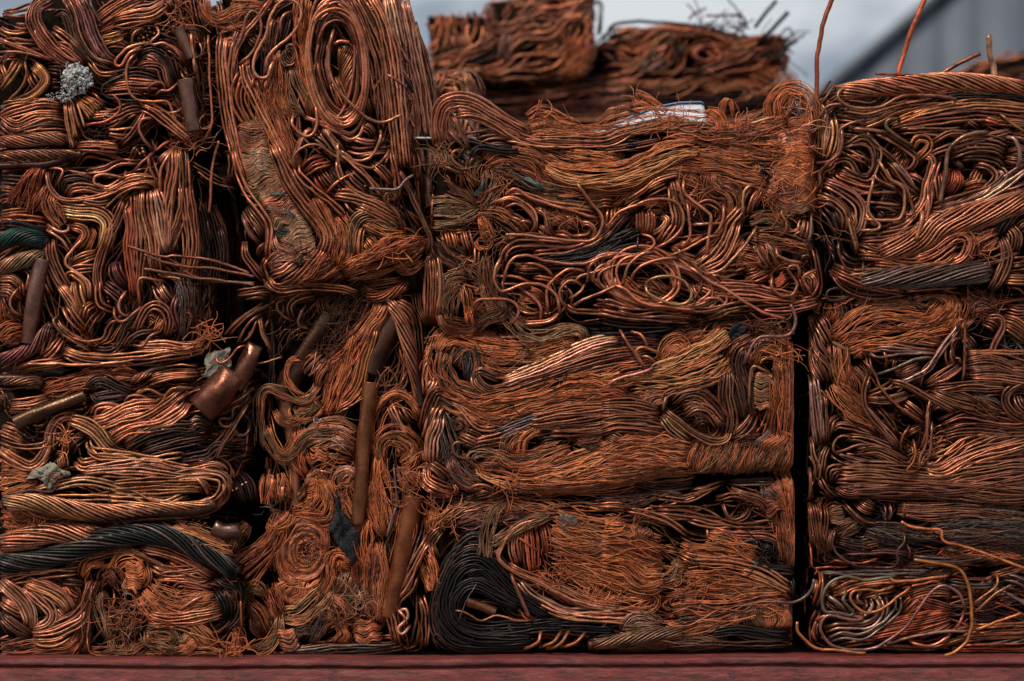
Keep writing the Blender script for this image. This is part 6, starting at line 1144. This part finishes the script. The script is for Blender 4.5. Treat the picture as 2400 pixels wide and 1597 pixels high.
# white plastic board lying on top of that bale
frame(1400, 0)
def sheet():
    CUR_Y = BALES['C1'].Y0
    a = [(970, 316), (1180, 318), (1320, 314), (1400, 298), (1470, 268), (1540, 240), (1600, 229), (1650, 228), (1658, 232), (1652, 246), (1644, 262)]
    n = len(a); V = []
    for dpt in (-0.05, -0.45):
        for (x, y) in a:
            for t in (0, 1):
                w = world(np.array([[x, y + (0 if dpt > -.1 else -3) + t * 3, 0.0]]), CUR_Y)[0]; V.append((w[0], w[1] - dpt, w[2]))
    # surface falls towards the viewer at the raised end
    top = []
    for k, (x, y) in enumerate(a):
        fall = max(0, 14 + (300 - y) * 0.55) if y < 305 else 4
        top.append((x, y, fall))
    V = []; F = []
    for (x, y, fall) in top:
        for (dd, yy) in ((-330, y + 4), (-120, y), (-60, y + fall * .55), (-16, y + fall)):
            for th in (0, 4): V.append((x, yy + th, dd - th * .3))
    P = world(np.array(V, float), CUR_Y)
    m = 8
    for i in range(n - 1):
        for j in range(3):
            p = i * m + j * 2; q = p + m
            F.append([p, q, q + 2, p + 2]); F.append([p + 1, p + 3, q + 3, q + 1])
        F.append([i * m, i * m + 1, (i + 1) * m + 1, (i + 1) * m]); F.append([i * m + 6, (i + 1) * m + 6, (i + 1) * m + 7, i * m + 7])
    for e in (0, (n - 1) * m):
        F.append([e, e + 2, e + 4, e + 6, e + 7, e + 5, e + 3, e + 1])
    o = poly_obj('plastic_sheet', P, F, MAT_SHEET, None, True)
    prop(o, 'thin white plastic sheet with a blue edge on top of the upper centre bale', 'plastic sheet')
    # blue printed edge
    E_ = [];
    for (x, y, fall) in top:
        for (dd, yy) in ((-122, y - 1.6), (-104, y - 0.2), (-100, y + 2.4)): E_.append((x, yy, dd))
    FE = [[i * 3 + j, (i + 1) * 3 + j, (i + 1) * 3 + j + 1, i * 3 + j + 1] for i in range(n - 1) for j in range(2)]
    poly_obj('blue_edge', world(np.array(E_, float), CUR_Y), FE, MAT_BLUE, o, True)
sheet()

# ------------------------------------------------------------------ D4
bale('D4', [(1900, 1338), (2100, 1334), (2480, 1330), (2480, 1528), (2100, 1530), (1896, 1526), (1892, 1430)], 'bottom right bale with grey curved wires and a big orange wire loop', 0.01)
frame(1800, 1197)
W('1240,790 1450,850 1700,915', 26, 'rd', r=2.8); W('1000,1120 1300,1050 1690,970', 50, 'rd', r=2.8, wa=1); W('1400,950 1690,940', 16, 'rd', r=2.8); W('1250,820 1400,760 1550,740 1700,760', 26, 'ob', r=3); W('1230,960 1330,850 1420,780', 30, 'ob', r=3, wa=1); W('1300,1130 1500,1080 1690,1010', 30, 'ob', r=2.8, wa=1); S('1000,1100 1080,1040 1200,1030', 3.2, 'ob'); W('1280,700 1450,760 1600,850', 30, 'db', d=-14)
W('600,770 750,690 950,650 1230,630', 18, 'ob', r=4); W('820,690 1000,670 1120,620', 12, 'or', r=4); W('860,800 1000,760 1180,730', 10, 'ob', r=3.8); W('500,575 800,575 1120,570 1500,560', 10, 'gy', r=4); W('1200,600 1500,610 1700,590', 14, 'db', r=4); W('1250,740 1450,690 1640,640', 16, 'ob', r=3.8); W('1640,660 1850,690 2090,690', 10, 'gy', r=3.8); W('540,830 600,880 700,910', 20, 'ob', r=3.4); W('560,720 620,680 660,650', 14, 'ob', r=3.2)
S('1100,595 1150,640 1300,640 1500,610 1660,590', 4.8, 'or', d=16, free='start'); S('1180,590 900,630 700,600 570,650 495,760 490,860 520,920 640,930 740,955 780,925 710,860 670,800 720,750', 5.2, 'gy', d=18); S('540,770 640,850 720,920', 5.6, 'pg', d=14); S('1310,690 1050,880 930,930 820,900 750,810 770,740 880,715 1000,730 1150,690', 4.6, 'ob', d=18); S('880,860 820,830 810,780 860,745', 5, 'pg', d=12)
W('930,780 960,880 900,990', 34, 'pg', r=4.6, gap=1.3, d=2); W('1000,780 1030,880 980,990 860,1050 640,1050 530,1090', 46, 'pg', r=4.8, gap=1.35, d=10, wp=(.8, 1, 1, 1)); W('1190,760 1190,900 1100,1000 980,1080 850,1150 680,1140 570,1190', 18, 'gy', r=4.8, d=12); E(990, 790, 40, 4, 4.5, 'gy', d=4)
S('860,950 840,990 700,985 550,955 475,1020 480,1120 580,1230 780,1270 960,1260 1100,1170 1250,1060 1350,920 1450,780 1550,690 1640,690 1740,760 1810,920', 5, 'pg', d=20); S('850,940 850,980 760,1000 600,960 500,960 440,1010', 5, 'or', d=16); W('460,940 400,1040 395,1140 440,1225', 16, 'ob', r=4.4); W('490,970 430,1080 450,1180', 12, 'pg', r=4.4)
W('1020,1255 1450,1270 1600,1240 1850,1170 2400,1130', 10, 'br', r=4.2); S('1080,1220 1400,1130 1700,1100 1870,1100', 4.8, 'pg', d=14); S('1290,1190 1350,1220 1500,1230 1670,1140', 4.8, 'or', d=14); W('1750,1230 2000,1205 2400,1190', 16, 'rd', r=3.8); W('1870,1250 2100,1235 2400,1160', 10, 'gy', r=4.2); W('1720,1285 2100,1280 2400,1285', 12, 'rd', r=3.8); W('900,1160 1150,1120 1350,1100', 16, 'rd', r=3.2); W('700,1240 850,1210 1000,1200', 12, 'ob', r=3.6); W('1880,1060 2100,1050 2400,1050', 12, 'ob', r=4); W('1880,1150 2150,1110 2400,1100', 10, 'rd', r=4)
S('1870,1095 2100,1010 2310,935', 4.8, 'or', d=16, free='end'); S('1690,1110 1740,1030 1790,920', 4.8, 'or', d=16); W('1880,960 2000,980 2120,950', 40, 'db', d=-14, r=3.2); W('1870,820 2000,850 2150,830', 40, 'db', d=-14, r=3.2)
S('2220,680 2100,740 1990,830 1880,940', 4.8, 'ob', d=16, free='start'); S('1860,860 1950,790 2080,690 2100,580', 4, 'ob', d=14); W('2160,620 2270,630 2400,700', 16, 'gy', r=4.6); S('2140,730 2250,790 2400,900', 5, 'gy', d=12); W('2080,770 2200,740 2300,770', 14, 'gy', r=4); W('2060,600 2200,560 2400,520', 16, 'ob', r=3.2); S('1880,870 1950,800 2000,790', 5, 'pg', d=16)
W('490,570 480,700 430,880', 14, 'rd', r=4); W('450,650 430,780', 8, 'or', r=3.8); S('260,1010 260,1100 340,1190 430,1250 600,1270 880,1297', 4.8, 'or', d=22, raw=True, free='both')
fill(150, ('br', 'rd', 'db', 'gy'), (3.2, 4.4), 40, ('rd', 'ob'), nz=.5); side_faces('lrt', 50)

# ------------------------------------------------------------------ D3
bale('D3', [(1892, 1172), (2060, 1162), (2300, 1172), (2480, 1180), (2480, 1328), (2100, 1332), (1898, 1332)], 'thin dark bale at the right, second from the bottom, with a dark hole', 0.02)
frame(1800, 950)
W('400,900 430,1100 470,1310', 36, 'br', r=3.4); W('520,920 520,1100 480,1310', 20, 'br', r=3.4); W('690,900 820,1040 940,1110', 14, 'br', r=3.6); W('540,960 600,910 680,930', 12, 'br', r=3.4); M('620,940 650,1100', 36, 'ol', amp=4, r=2); H('560,1130 520,1220 560,1350', 40, 'ol', c2='br', r=1.9); H('640,1180 750,1130 850,1110', 36, 'br', c2='ol'); W('830,880 900,930 980,960', 34, 'br', r=3); W('1100,900 1110,1000 1080,1070', 14, 'br', r=3.4)
W('1200,960 1500,980 1800,960 2000,980', 44, 'br', r=2.8, wa=1); M('1240,960 1350,970 1450,980', 40, 'br', amp=4); H('1500,1080 1900,1070 2400,1090', 60, 'gy', c2='br', r=1.9); H('1600,1180 2000,1160 2400,1180', 44, 'gy', c2='db', r=1.9); H('1650,1260 2000,1260 2400,1270', 50, 'db', c2='gy', r=1.9); H('940,1140 1200,1160 1400,1210 1570,1220', 36, 'gy', c2='dk', r=1.9); H('900,1180 1100,1230 1300,1270', 40, 'db', c2='gy', r=1.9); W('620,1250 800,1290 1000,1330', 30, 'db', r=3.4)
W('700,1360 900,1360 1120,1345 1320,1375', 10, 'pu', r=3.6); S('615,1130 585,1280 680,1410 860,1480 1120,1490 1185,1420 1170,1350 1245,1240 1240,1170', 3.8, 'pu', d=14); S('570,1455 610,1420 720,1440 850,1450 1000,1410', 3.8, 'rd', d=12); S('370,1280 385,1380 415,1495 560,1490 740,1492', 3.2, 'rd', d=10); W('760,1310 900,1290 1050,1260', 14, 'br', r=3.2); S('1270,1260 1300,1360 1290,1420', 2.6, 'br'); W('1330,1400 1600,1420 1800,1410 2050,1370', 14, 'gy', r=3.4); H('1250,1520 1600,1500 1900,1480', 34, 'ob', c2='db'); W('1550,1400 1640,1320', 6, 'rd', r=3); H('1600,1370 1900,1340 2400,1380', 34, 'ob', c2='db'); W('2000,1480 2200,1420 2400,1440', 20, 'br', r=3)
S('1210,1060 1300,1110 1450,1130 1570,1145 1590,1235 1750,1280 1900,1330 2100,1400 2400,1510', 4.4, 'or', d=22, raw=True, free='both'); S('1320,1410 1450,1430 1600,1450 1720,1490 1790,1570 1830,1720 1850,1950 1830,2060 1790,2170 1700,2250 1590,2290', 5.2, 'or', d=30, raw=True, free='both', lab='big orange wire loop hanging in front of the bottom right bale')
fill(130, ('br', 'db', 'gy'), (2.8, 3.8), 120, ('br', 'db', 'ob')); side_faces('lrt', 40)

# ------------------------------------------------------------------ D2
bale('D2', [(1912, 745), (1960, 705), (2200, 690), (2480, 700), (2480, 1190), (2300, 1180), (2060, 1168), (1895, 1176), (1890, 1100), (1898, 900)], 'right bale, second from the top, with an orange strand lock and crimped thin wires', 0.01)
frame(1800, 950)
W('640,600 1000,610 1300,640 1600,660 1900,580 2400,520', 56, 'br', r=3.2, wa=1.2, gap=1.25); W('620,690 900,690 1300,710 1800,740 2400,650', 50, 'br', r=3.2, wa=1.3, gap=1.25); W('700,780 1100,770 1600,770 2000,760 2400,800', 50, 'br', r=3.1, wa=1.4, gap=1.2); W('900,830 1300,840 1800,880 2400,960', 40, 'br', r=3, wa=1.5, gap=1.2); W('1700,850 2000,900 2400,880', 50, 'br', r=3, wa=1.5, gap=1.3)
W('1420,600 1600,610 1800,510 2000,430 2400,330', 50, 'cu', r=3.2, wa=1.2, gap=1.3); W('1400,560 1550,555 1700,450 1850,340 2120,260', 22, 'cu', r=3.4, wa=1.2, gap=1.3); W('1480,490 1700,400 1840,270', 14, 'ob', r=3.4); W('1290,545 1000,410 800,430', 28, 'br', r=3.4, wa=1.2); W('1260,570 900,540 650,470 610,430', 20, 'br', r=3.4, wa=1.2); W('1600,280 1800,230 2000,230 2300,290', 30, 'br', r=3.2, wa=1.4, gap=1.4); W('1600,180 1750,110 1900,100 2200,150 2400,150', 34, 'cu', r=3.2, wa=1.4, gap=1.4); W('1900,370 2100,280 2400,250', 24, 'br', r=3.2, wa=1.4)
S('1380,600 1385,470 1440,350 1460,0', 4, 'br', d=14); S('1440,540 1480,400 1500,150', 3.8, 'br', d=12); S('1220,430 1225,300 1310,180', 3.8, 'br'); S('1370,600 1260,600 1340,480 1330,320', 3.8, 'ob', d=14); W('1260,280 1340,230 1420,200', 14, 'br', r=3.2); W('1290,380 1330,420 1270,460', 10, 'ob', r=3.2); E(1190, 100, 70, 6, 3, 'ob', d=-10); X(1560, 390, 80, 24, 1.8, 'ob', d=-4)
S('640,450 600,420 600,340 660,280 770,300', 4, 'br', d=12); S('610,440 720,400 830,360 930,370', 4, 'br', d=12); W('560,720 560,600 640,570 720,590', 14, 'br', r=3.4); W('610,720 620,640 700,620', 12, 'br', r=3.4); W('480,650 500,470 560,370', 16, 'br', r=3.4); W('350,580 360,750 400,870', 16, 'br', r=3.4); W('385,300 400,450 450,580 440,720', 14, 'br', r=3.6); W('470,650 540,780 650,870', 12, 'br', r=3.6); W('640,760 760,800 900,740', 30, 'br', r=3)
W('600,260 640,190 800,200 1000,270', 16, 'br', r=3.4, wa=1.2); W('560,300 580,150 660,110', 12, 'br', r=3.4); W('700,290 900,310 1180,410', 16, 'br', r=3.2, wa=1.2)
W('870,0 1000,170 1120,290 1210,410', 20, 'pg', r=3.6); W('1000,0 1120,150 1200,300', 12, 'br', r=3.4); W('1200,0 1300,70 1420,150', 16, 'br', r=3.4)
frame(1800, 650)
W('430,340 500,480 575,630', 42, 'br', r=3.8); W('410,450 450,650 560,800 610,960', 34, 'br', r=3.8); W('410,620 430,800 520,960', 30, 'br', r=3.8); W('400,900 430,1200 480,1540', 34, 'pg', r=3.8); W('500,1050 505,1300 530,1540', 24, 'br', r=3.6); W('420,1020 480,1100 530,1200', 24, 'br', r=3.4)
S('780,165 680,200 580,215 530,190 545,130 620,100 700,120', 4, 'db', raw=True, d=10); H('600,240 590,330 560,400', 70, 'ob', c2='br', r=1.8); X(860, 190, 130, 60, 1.2, 'ob', ry=50)
H('1260,540 1430,510 1620,560', 36, 'or'); H('640,600 650,800 720,1010', 58, 'ob', c2='or', r=1.9); H('760,700 860,640 920,720', 40, 'or'); H('560,580 680,650 800,690', 10, 'ol'); H('760,850 840,980 860,1100', 50, 'ob', c2='br', r=1.8); H('600,980 700,1100 900,1300', 50, 'ob', c2='br', r=1.8); H('700,1250 850,1330 1000,1430', 34, 'br', c2='ob', r=1.8)
H('680,640 900,570 1150,530 1400,460 1680,400', 50, 'or', c2='ob', r=2, amp=1); H('600,570 780,430 1000,360 1250,370 1480,380 1640,260', 66, 'or', c2='ob', r=2, amp=1, wp=(.6, 1, 1, 1, .8), d=10); H('830,300 1000,230 1200,220 1350,260', 40, 'ob', c2='gy', r=1.9); H('1330,210 1480,120 1620,140 1690,240 1610,340', 30, 'ob', c2='or', r=2, d=12); H('1560,380 1680,300 1740,180', 30, 'or', c2='ob', r=2); H('1740,160 1770,260 1740,400', 22, 'or', r=1.9); H('1640,480 1720,400 1750,330', 40, 'or'); S('1340,270 1420,285 1490,290', 4, 'nv', d=14)
W('1790,90 1820,160 1810,260', 18, 'rd', r=3); H('1830,300 1950,240 2100,310', 60, 'br', c2='rd', r=1.7); X(1980, 280, 150, 60, 1.2, 'br', ry=100); S('2100,255 2230,220 2400,190', 4, 'rd', d=6); W('2180,300 2300,330 2400,310', 40, 'br', d=-6); W('2160,400 2280,460 2400,560', 40, 'ob', r=3.8); W('1800,540 1860,620 1900,660', 26, 'br', r=3.4); X(2220, 620, 110, 20, 2.6, 'gy', d=-4); W('1800,470 1900,380', 8, 'br', r=3.4)
S('930,690 1000,735 1250,705 1560,700', 4.4, 'pg', d=12); W('980,650 1250,672 1540,672', 10, 'pg', r=4.2); W('1100,590 1300,622 1560,655', 14, 'br', r=4); S('1000,895 1150,835 1350,755 1530,730', 4.4, 'gy', d=12); W('1060,640 1085,760 1080,840', 8, 'br'); W('1180,740 1150,840', 10, 'br', r=3.4); W('920,730 930,830 980,890', 12, 'br', r=3.8); W('1180,900 1300,840 1400,800', 30, 'br', r=3)
W('1680,610 1650,720 1690,850', 16, 'br', r=3.8); S('1770,560 1690,590 1680,680 1720,760', 4, 'br', d=12); W('1760,400 1720,490 1650,570 1560,700 1450,860 1250,950 1180,955', 14, 'pg', r=4, d=12); W('1390,1010 1410,890 1550,720 1640,600 1770,520', 12, 'pg', r=4, d=10); W('1450,990 1600,900 1760,800', 20, 'br', r=3.2, wa=1.2); S('1780,830 1640,930 1500,980', 4, 'br', d=12); S('1700,760 1740,740 1770,800', 4, 'br'); S('1730,520 1730,420 1770,395 1790,430 1790,700 1780,960', 4.4, 'br', d=18)
W('1990,370 2120,370 2145,470 2070,620 2060,740 2150,830 2400,850', 14, 'br', r=4.4, d=10); W('1980,400 2060,430 2110,490', 26, 'br', r=3.4); W('2100,680 2200,740 2400,800', 16, 'br', r=4.2); W('1800,690 2000,690 2400,690', 10, 'ob', r=4); W('1800,740 2050,715', 12, 'br'); W('1800,800 2050,780 2300,870', 34, 'br', r=3.4); W('1830,910 2100,900 2400,940', 34, 'br', r=3.4, wa=1.1); W('1500,1040 1800,1000 2200,1000', 26, 'br', r=3.3, wa=1.2); W('1500,1050 1700,1120 1950,1200', 40, 'br', r=3.3, wa=1.2); H('1850,1100 2000,1200 2150,1260', 44, 'br', c2='gy', r=1.8); W('1950,1060 2150,1050', 16, 'ob', r=3.2)
S('880,770 970,890 1020,1010 1180,1180 1420,1340', 4.2, 'br', d=16); W('935,890 880,1000 870,1130 910,1240 1050,1400 1200,1580', 12, 'br', r=4, d=12); W('1120,950 1250,990 1450,1100 1740,1250', 12, 'br', r=4, d=12); S('1490,1100 1450,1250 1440,1400 1400,1580', 4, 'br', d=14); W('910,1080 1050,1020 1150,960', 14, 'br', r=3.4); W('900,1120 1100,1130 1300,1080', 20, 'br', r=3.2, wa=1.2); W('1000,1200 1040,1130 1140,1140', 14, 'br', r=3.2); W('1240,1130 1350,1220 1430,1280', 16, 'br', r=3.4); W('1500,1220 1560,1170 1640,1210', 16, 'br', r=3.2)
W('2400,940 2230,1020 2170,1120 2230,1240 2400,1340', 18, 'br', r=4, d=10); W('2280,1080 2310,1180 2400,1250', 20, 'br', r=3.6)
fill(230, ('br', 'db', 'br', 'cu'), (2.8, 3.8), 90, ('ob', 'br'), nz=.45, crimp=1.8); side_faces('lr', 60)

# ------------------------------------------------------------------ D1
bale('D1', [(1914, 238), (1960, 205), (2100, 196), (2250, 186), (2480, 200), (2480, 690), (2300, 690), (2100, 695), (1965, 690), (1945, 600), (1914, 540)], 'top right bale of thick bent wires with tall wires standing up from it', -0.01)
frame(1800, 0)
S('470,900 475,650 480,500 520,250 600,0 650,-100', 7, 'rd', raw=True, d=-60, free='both', lab='tall upright reddish wire left of the others'); S('1215,800 1230,650 1320,350 1380,180 1460,0 1500,-80', 7.6, 'rd', raw=True, d=-60, free='both'); S('1500,770 1650,640 1800,560 1960,490', 6.4, 'rd', raw=True, d=-20, free='both'); S('2190,800 2200,620 2165,440 2145,250', 9.5, 'cp', raw=True, d=-170, free='both'); W('985,685 1200,690 1375,705 1320,745 1190,790', 4, 'br', r=4.4, raw=True, d=4, free='start', back=False)
W('640,860 900,810 1200,790 1600,755 2000,770 2400,820', 50, 'cu', r=4.2, tw=-.3, raw=True, d=-4); W('1500,830 1900,800 2400,870', 30, 'cu', r=4); W('1600,900 1900,880 2200,900 2400,920', 26, 'dk'); E(1950, 910, 90, 7, 3.4, 'gy', d=-10, ry=30)
W('680,900 800,850 950,830', 20, 'br'); W('450,980 520,870 600,760', 18, 'br', r=4.2, raw=True, d=2, free='end'); W('520,920 620,870 700,830', 26, 'br', r=4); W('430,930 500,920 570,970 640,960', 10, 'cu', r=4.6); W('470,1050 560,1000 640,940', 14, 'br'); S('1000,920 1060,860 1120,830', 4.4, 'br')
W('640,1030 900,1060 1150,1000 1360,945', 26, 'br', r=4.3); W('640,1110 900,1140 1100,1040 1300,980 1500,955', 24, 'br', r=4.3); W('820,1170 1000,1100 1200,1000 1520,945', 22, 'cu', r=4.3); W('1270,1040 1450,990 1640,960', 14, 'cu', r=4.3); W('1100,1160 1400,1050 1700,980 2000,955 2400,990', 28, 'cu', r=4.2); W('1160,1170 1500,1110 1900,1070 2400,1110', 24, 'br', r=4.2); S('1660,940 1730,960 1820,950', 4.6, 'cu'); W('700,1240 850,1270 1000,1290', 30, 'br', r=4); W('1200,1200 1400,1180 1600,1180', 20, 'br'); W('1330,1150 1450,1200 1650,1220 1800,1190', 16, 'br', r=4.4)
S('1430,885 1300,820 1000,780 780,790 650,840 635,920 760,990 1000,1000 1200,900 1400,885 1720,915', 5, 'br', d=18)
W('440,950 500,1060 480,1260 470,1460', 28, 'ta', r=4.2); W('570,1060 585,1250 520,1460', 32, 'ta', r=4.2); S('430,1160 490,1040 560,980 740,960', 4.6, 'br', d=14); S('480,1330 490,1180 540,1030', 4.2, 'br', d=12)
S('890,1110 700,1160 645,1220 640,1380 560,1480 440,1500', 5, 'br', d=16); S('750,1180 900,1200 1090,1225', 5.4, 'br', d=14); S('1200,1095 1090,1110 1075,1180 1170,1260 1320,1350', 6, 'ol', d=18); W('1780,1080 1880,1150 1950,1180', 10, 'br', r=4.4); W('1800,1170 1880,1080', 8, 'br', r=4); W('1950,1080 2050,1110 2170,1140', 14, 'rd', r=4.2); S('2120,1045 2230,1150 2400,1260', 5, 'br', d=14); S('2040,1090 2120,1045', 4.4, 'br'); W('1960,1120 2150,1130 2400,1140', 14, 'br')
frame(1800, 300)
W('1240,200 1180,300 1100,400', 40, 'ob', r=3.4, d=-12); M('1060,170 1180,280 1300,370', 46, 'br', r=3.4, amp=2, sp=13, lay=1, d=-6); M('1040,480 1150,420 1280,330', 40, 'ob', r=3.2, amp=2, sp=12, lay=1, d=-4); W('1000,640 1100,640 1180,660', 34, 'br', d=-12, r=3.2); M('1020,640 1150,660', 36, 'db', r=3, amp=3, sp=10, lay=1, d=-6)
W('880,20 960,130 1100,250 1260,400', 12, 'br', r=4.6); W('970,40 1150,120 1300,230 1355,280 1330,350 1270,400', 12, 'br', r=4.6); W('700,170 860,90 960,140 1000,250 960,400 900,470 760,430 620,390', 14, 'br', r=4.6); S('680,190 830,160 930,200 960,330 920,420 860,430', 4.6, 'br'); W('670,190 800,270 900,310 920,350', 16, 'cu', r=4.2); W('720,230 850,260 880,370', 16, 'br', r=4)
S('490,560 470,420 540,330 650,230 670,-10', 6, 'br', d=18); W('500,490 500,410 580,370 620,310 750,310 820,430 900,460', 12, 'br', r=4.6); W('500,490 650,560 780,640 850,740 840,900 780,990', 28, 'cp', r=4.4); W('600,400 620,460 750,520 900,570 1040,540', 16, 'cu', r=4.4); W('620,400 700,430 850,500 960,510', 14, 'cu', r=4.3); S('680,350 760,400 870,460', 4.4, 'br'); S('600,570 590,600', 4, 'br')
W('450,590 560,640 680,720 740,850 835,1150', 14, 'br', r=4.5); W('450,660 600,700 690,800 700,960', 16, 'br', r=4.3); W('480,720 560,830 640,1000', 14, 'db', r=4.2); W('600,740 640,850 660,940', 24, 'db'); W('740,780 780,860 740,950', 20, 'ob', r=3.6)
S('1010,300 1060,400 1110,480 1230,560 1240,700 1215,810 1150,855 870,840', 5, 'br', d=16); S('980,410 1000,480 1200,570', 4.6, 'br', d=12); S('960,450 930,600 905,740 930,810 1020,900 970,940 840,945', 5, 'cp', d=16); S('1110,480 1250,550 1300,680 1315,790 1220,800', 4.6, 'br', d=14); S('870,690 1050,700 1210,710', 4.6, 'br', d=12); S('820,610 1000,600 1190,598', 4.6, 'br', d=12); S('930,730 1050,740 1200,790', 4.4, 'br', d=12); S('880,770 950,870 1020,910', 4.4, 'cu'); W('1010,780 1060,840', 24, 'br', r=3.6)
W('1100,300 1200,420 1300,540 1400,620', 14, 'br', r=4.3); W('1130,280 1250,420 1370,600', 10, 'pg', r=4.2); W('1310,220 1380,100 1470,130 1450,210 1340,320', 20, 'or', r=4.2); W('1300,200 1350,100 1400,80', 16, 'cu', r=3.8); W('1280,430 1400,480 1420,560', 14, 'br', r=4.4); W('1330,400 1380,470', 16, 'br')
W('1390,265 1480,270 1505,340 1440,560 1400,700 1250,880 1050,945', 20, 'cu', r=4.6); W('1570,280 1490,500 1470,700 1420,870', 16, 'cu', r=4.5); W('1540,400 1550,560 1570,680', 28, 'br', r=4.4); W('1280,700 1320,640 1380,600', 20, 'ob', r=3.6)
W('1620,600 1680,480 1690,380', 44, 'rd', r=3.6); W('1700,420 1740,480 1700,560', 30, 'rd', r=3.4); W('1700,310 1770,340 1780,400', 12, 'br', r=4.2); W('1850,560 1900,450 1940,390', 26, 'ob', r=3.4); W('1800,560 1900,530 2020,520', 26, 'rd', r=3.4)
W('1450,260 1600,200 1900,110 2100,60 2240,20', 14, 'br', r=4.5); W('1480,150 1650,55 1850,45', 14, 'br', r=4.4); W('1650,260 1850,190 2050,190 2180,250', 22, 'br', r=4.4); W('1760,290 1900,280 2080,310 2180,390', 14, 'br', r=4.5); W('1880,340 2000,370 2075,450 1950,590 1700,700', 14, 'br', r=4.4); W('2180,290 2300,310 2400,310', 20, 'br', r=4.2); W('2200,240 2300,220 2400,260', 24, 'br'); W('1800,130 2000,110 2200,170', 24, 'br', r=4)
W('2080,370 2165,420 2080,530 1900,610 1520,730', 20, 'pg', r=4.6); W('2400,350 2200,480 2000,620 1840,695', 26, 'pg', r=5); W('1500,740 1700,680 1850,600', 20, 'br', r=4.2); W('2130,620 2280,560 2400,520', 16, 'br', r=4.4); S('1480,760 1600,780 1700,770 1830,700', 1.8, 'br', raw=True, d=16)
S('2010,45 1800,80 1680,160 1630,260 1610,450 1560,690', 7, 'ol', d=22, free='end'); S('2180,90 2250,120 2290,250 2285,380', 6.4, 'pg', d=20); S('2250,90 2330,110 2400,150', 5.4, 'br', d=14)
W('850,1000 1100,980 1300,930 1450,860', 14, 'br', r=4.4); W('850,1050 1000,1040 1200,990 1400,900', 20, 'br', r=4.4); W('950,1090 1150,1040 1350,960', 20, 'br', r=4.2)
W('1000,1150 1350,1040 1550,910 1800,830 2100,750 2400,650', 74, 'cu', r=3.9, tw=.14, d=4); W('1350,1000 1500,860 1800,740 2100,680 2400,620', 20, 'cu', r=4); W('830,1080 1000,1140 1200,1150', 22, 'br', r=4); W('1000,1120 1300,1110 1500,1040', 26, 'br', r=3.8)
S('1405,770 1385,900 1340,1035', 7, 'cu', d=24, free='end'); S('1465,600 1455,780 1420,880', 5, 'cu', d=16)
W('1240,1160 1450,1050 1600,970 1750,940 1880,950', 12, 'cu', r=4.5); W('1300,1210 1500,1130 1680,1000 1800,990 1840,1080 1780,1200 1640,1270', 30, 'cu', r=4.4); W('840,1160 1000,1180 1300,1240 1500,1200 1650,1110 1740,1030', 22, 'cu', r=4.4); W('960,1270 1300,1280 1600,1260 1750,1150', 20, 'ob', r=4)
H('1870,1110 2000,1030 2110,970', 56, 'br', c2='ob', r=1.8); H('1880,960 2000,900 2130,860', 26, 'br', r=1.8); X(1880, 1130, 120, 50, 1.1, 'ob'); S('1860,1100 2000,1020 2110,970', 3.6, 'cu')
W('700,1350 900,1340 1300,1300 1650,1270 1790,1200', 24, 'cu', r=4); W('820,1400 1200,1370 1600,1340 2060,1320', 62, 'gy', r=3.9, tw=.16, d=2); W('600,1290 700,1350 900,1430 1250,1500', 28, 'br', r=4.3); W('600,1330 700,1450 950,1530 1300,1510', 20, 'br', r=4.4, raw=True, d=-4); S('650,1040 640,1150 700,1280 820,1310', 4, 'br', d=12); S('870,1240 865,1390', 4.2, 'br', d=12); W('660,1130 740,1220 850,1240', 14, 'db'); W('1230,1500 1500,1470 1750,1460', 10, 'ob', raw=True, d=-4)
W('2400,600 2250,780 2130,930 2120,1020', 20, 'dk', r=4); W('2300,760 2220,850 2180,960', 20, 'db', r=4); W('2140,1000 2180,1180 2130,1350 2050,1500', 28, 'br', r=4); W('2200,900 2260,1000 2240,1150', 30, 'br', r=3.6); W('2200,1240 2400,1220', 20, 'br', r=4); W('2150,1390 2400,1400', 24, 'ob', r=3.6); W('2280,950 2330,900 2400,860', 26, 'br', r=3.6); W('1900,1260 2100,1210 2300,1130', 20, 'br')
W('540,980 560,1200 580,1420', 34, 'dk', d=-16, r=4.4); X(600, 1000, 70, 16, 1.6, 'br')  # black wire tone stands in for a shadowed gap and a black pipe
fill(250, ('br', 'db', 'cu'), (3.6, 4.6), 20); side_faces('lrt', 80)
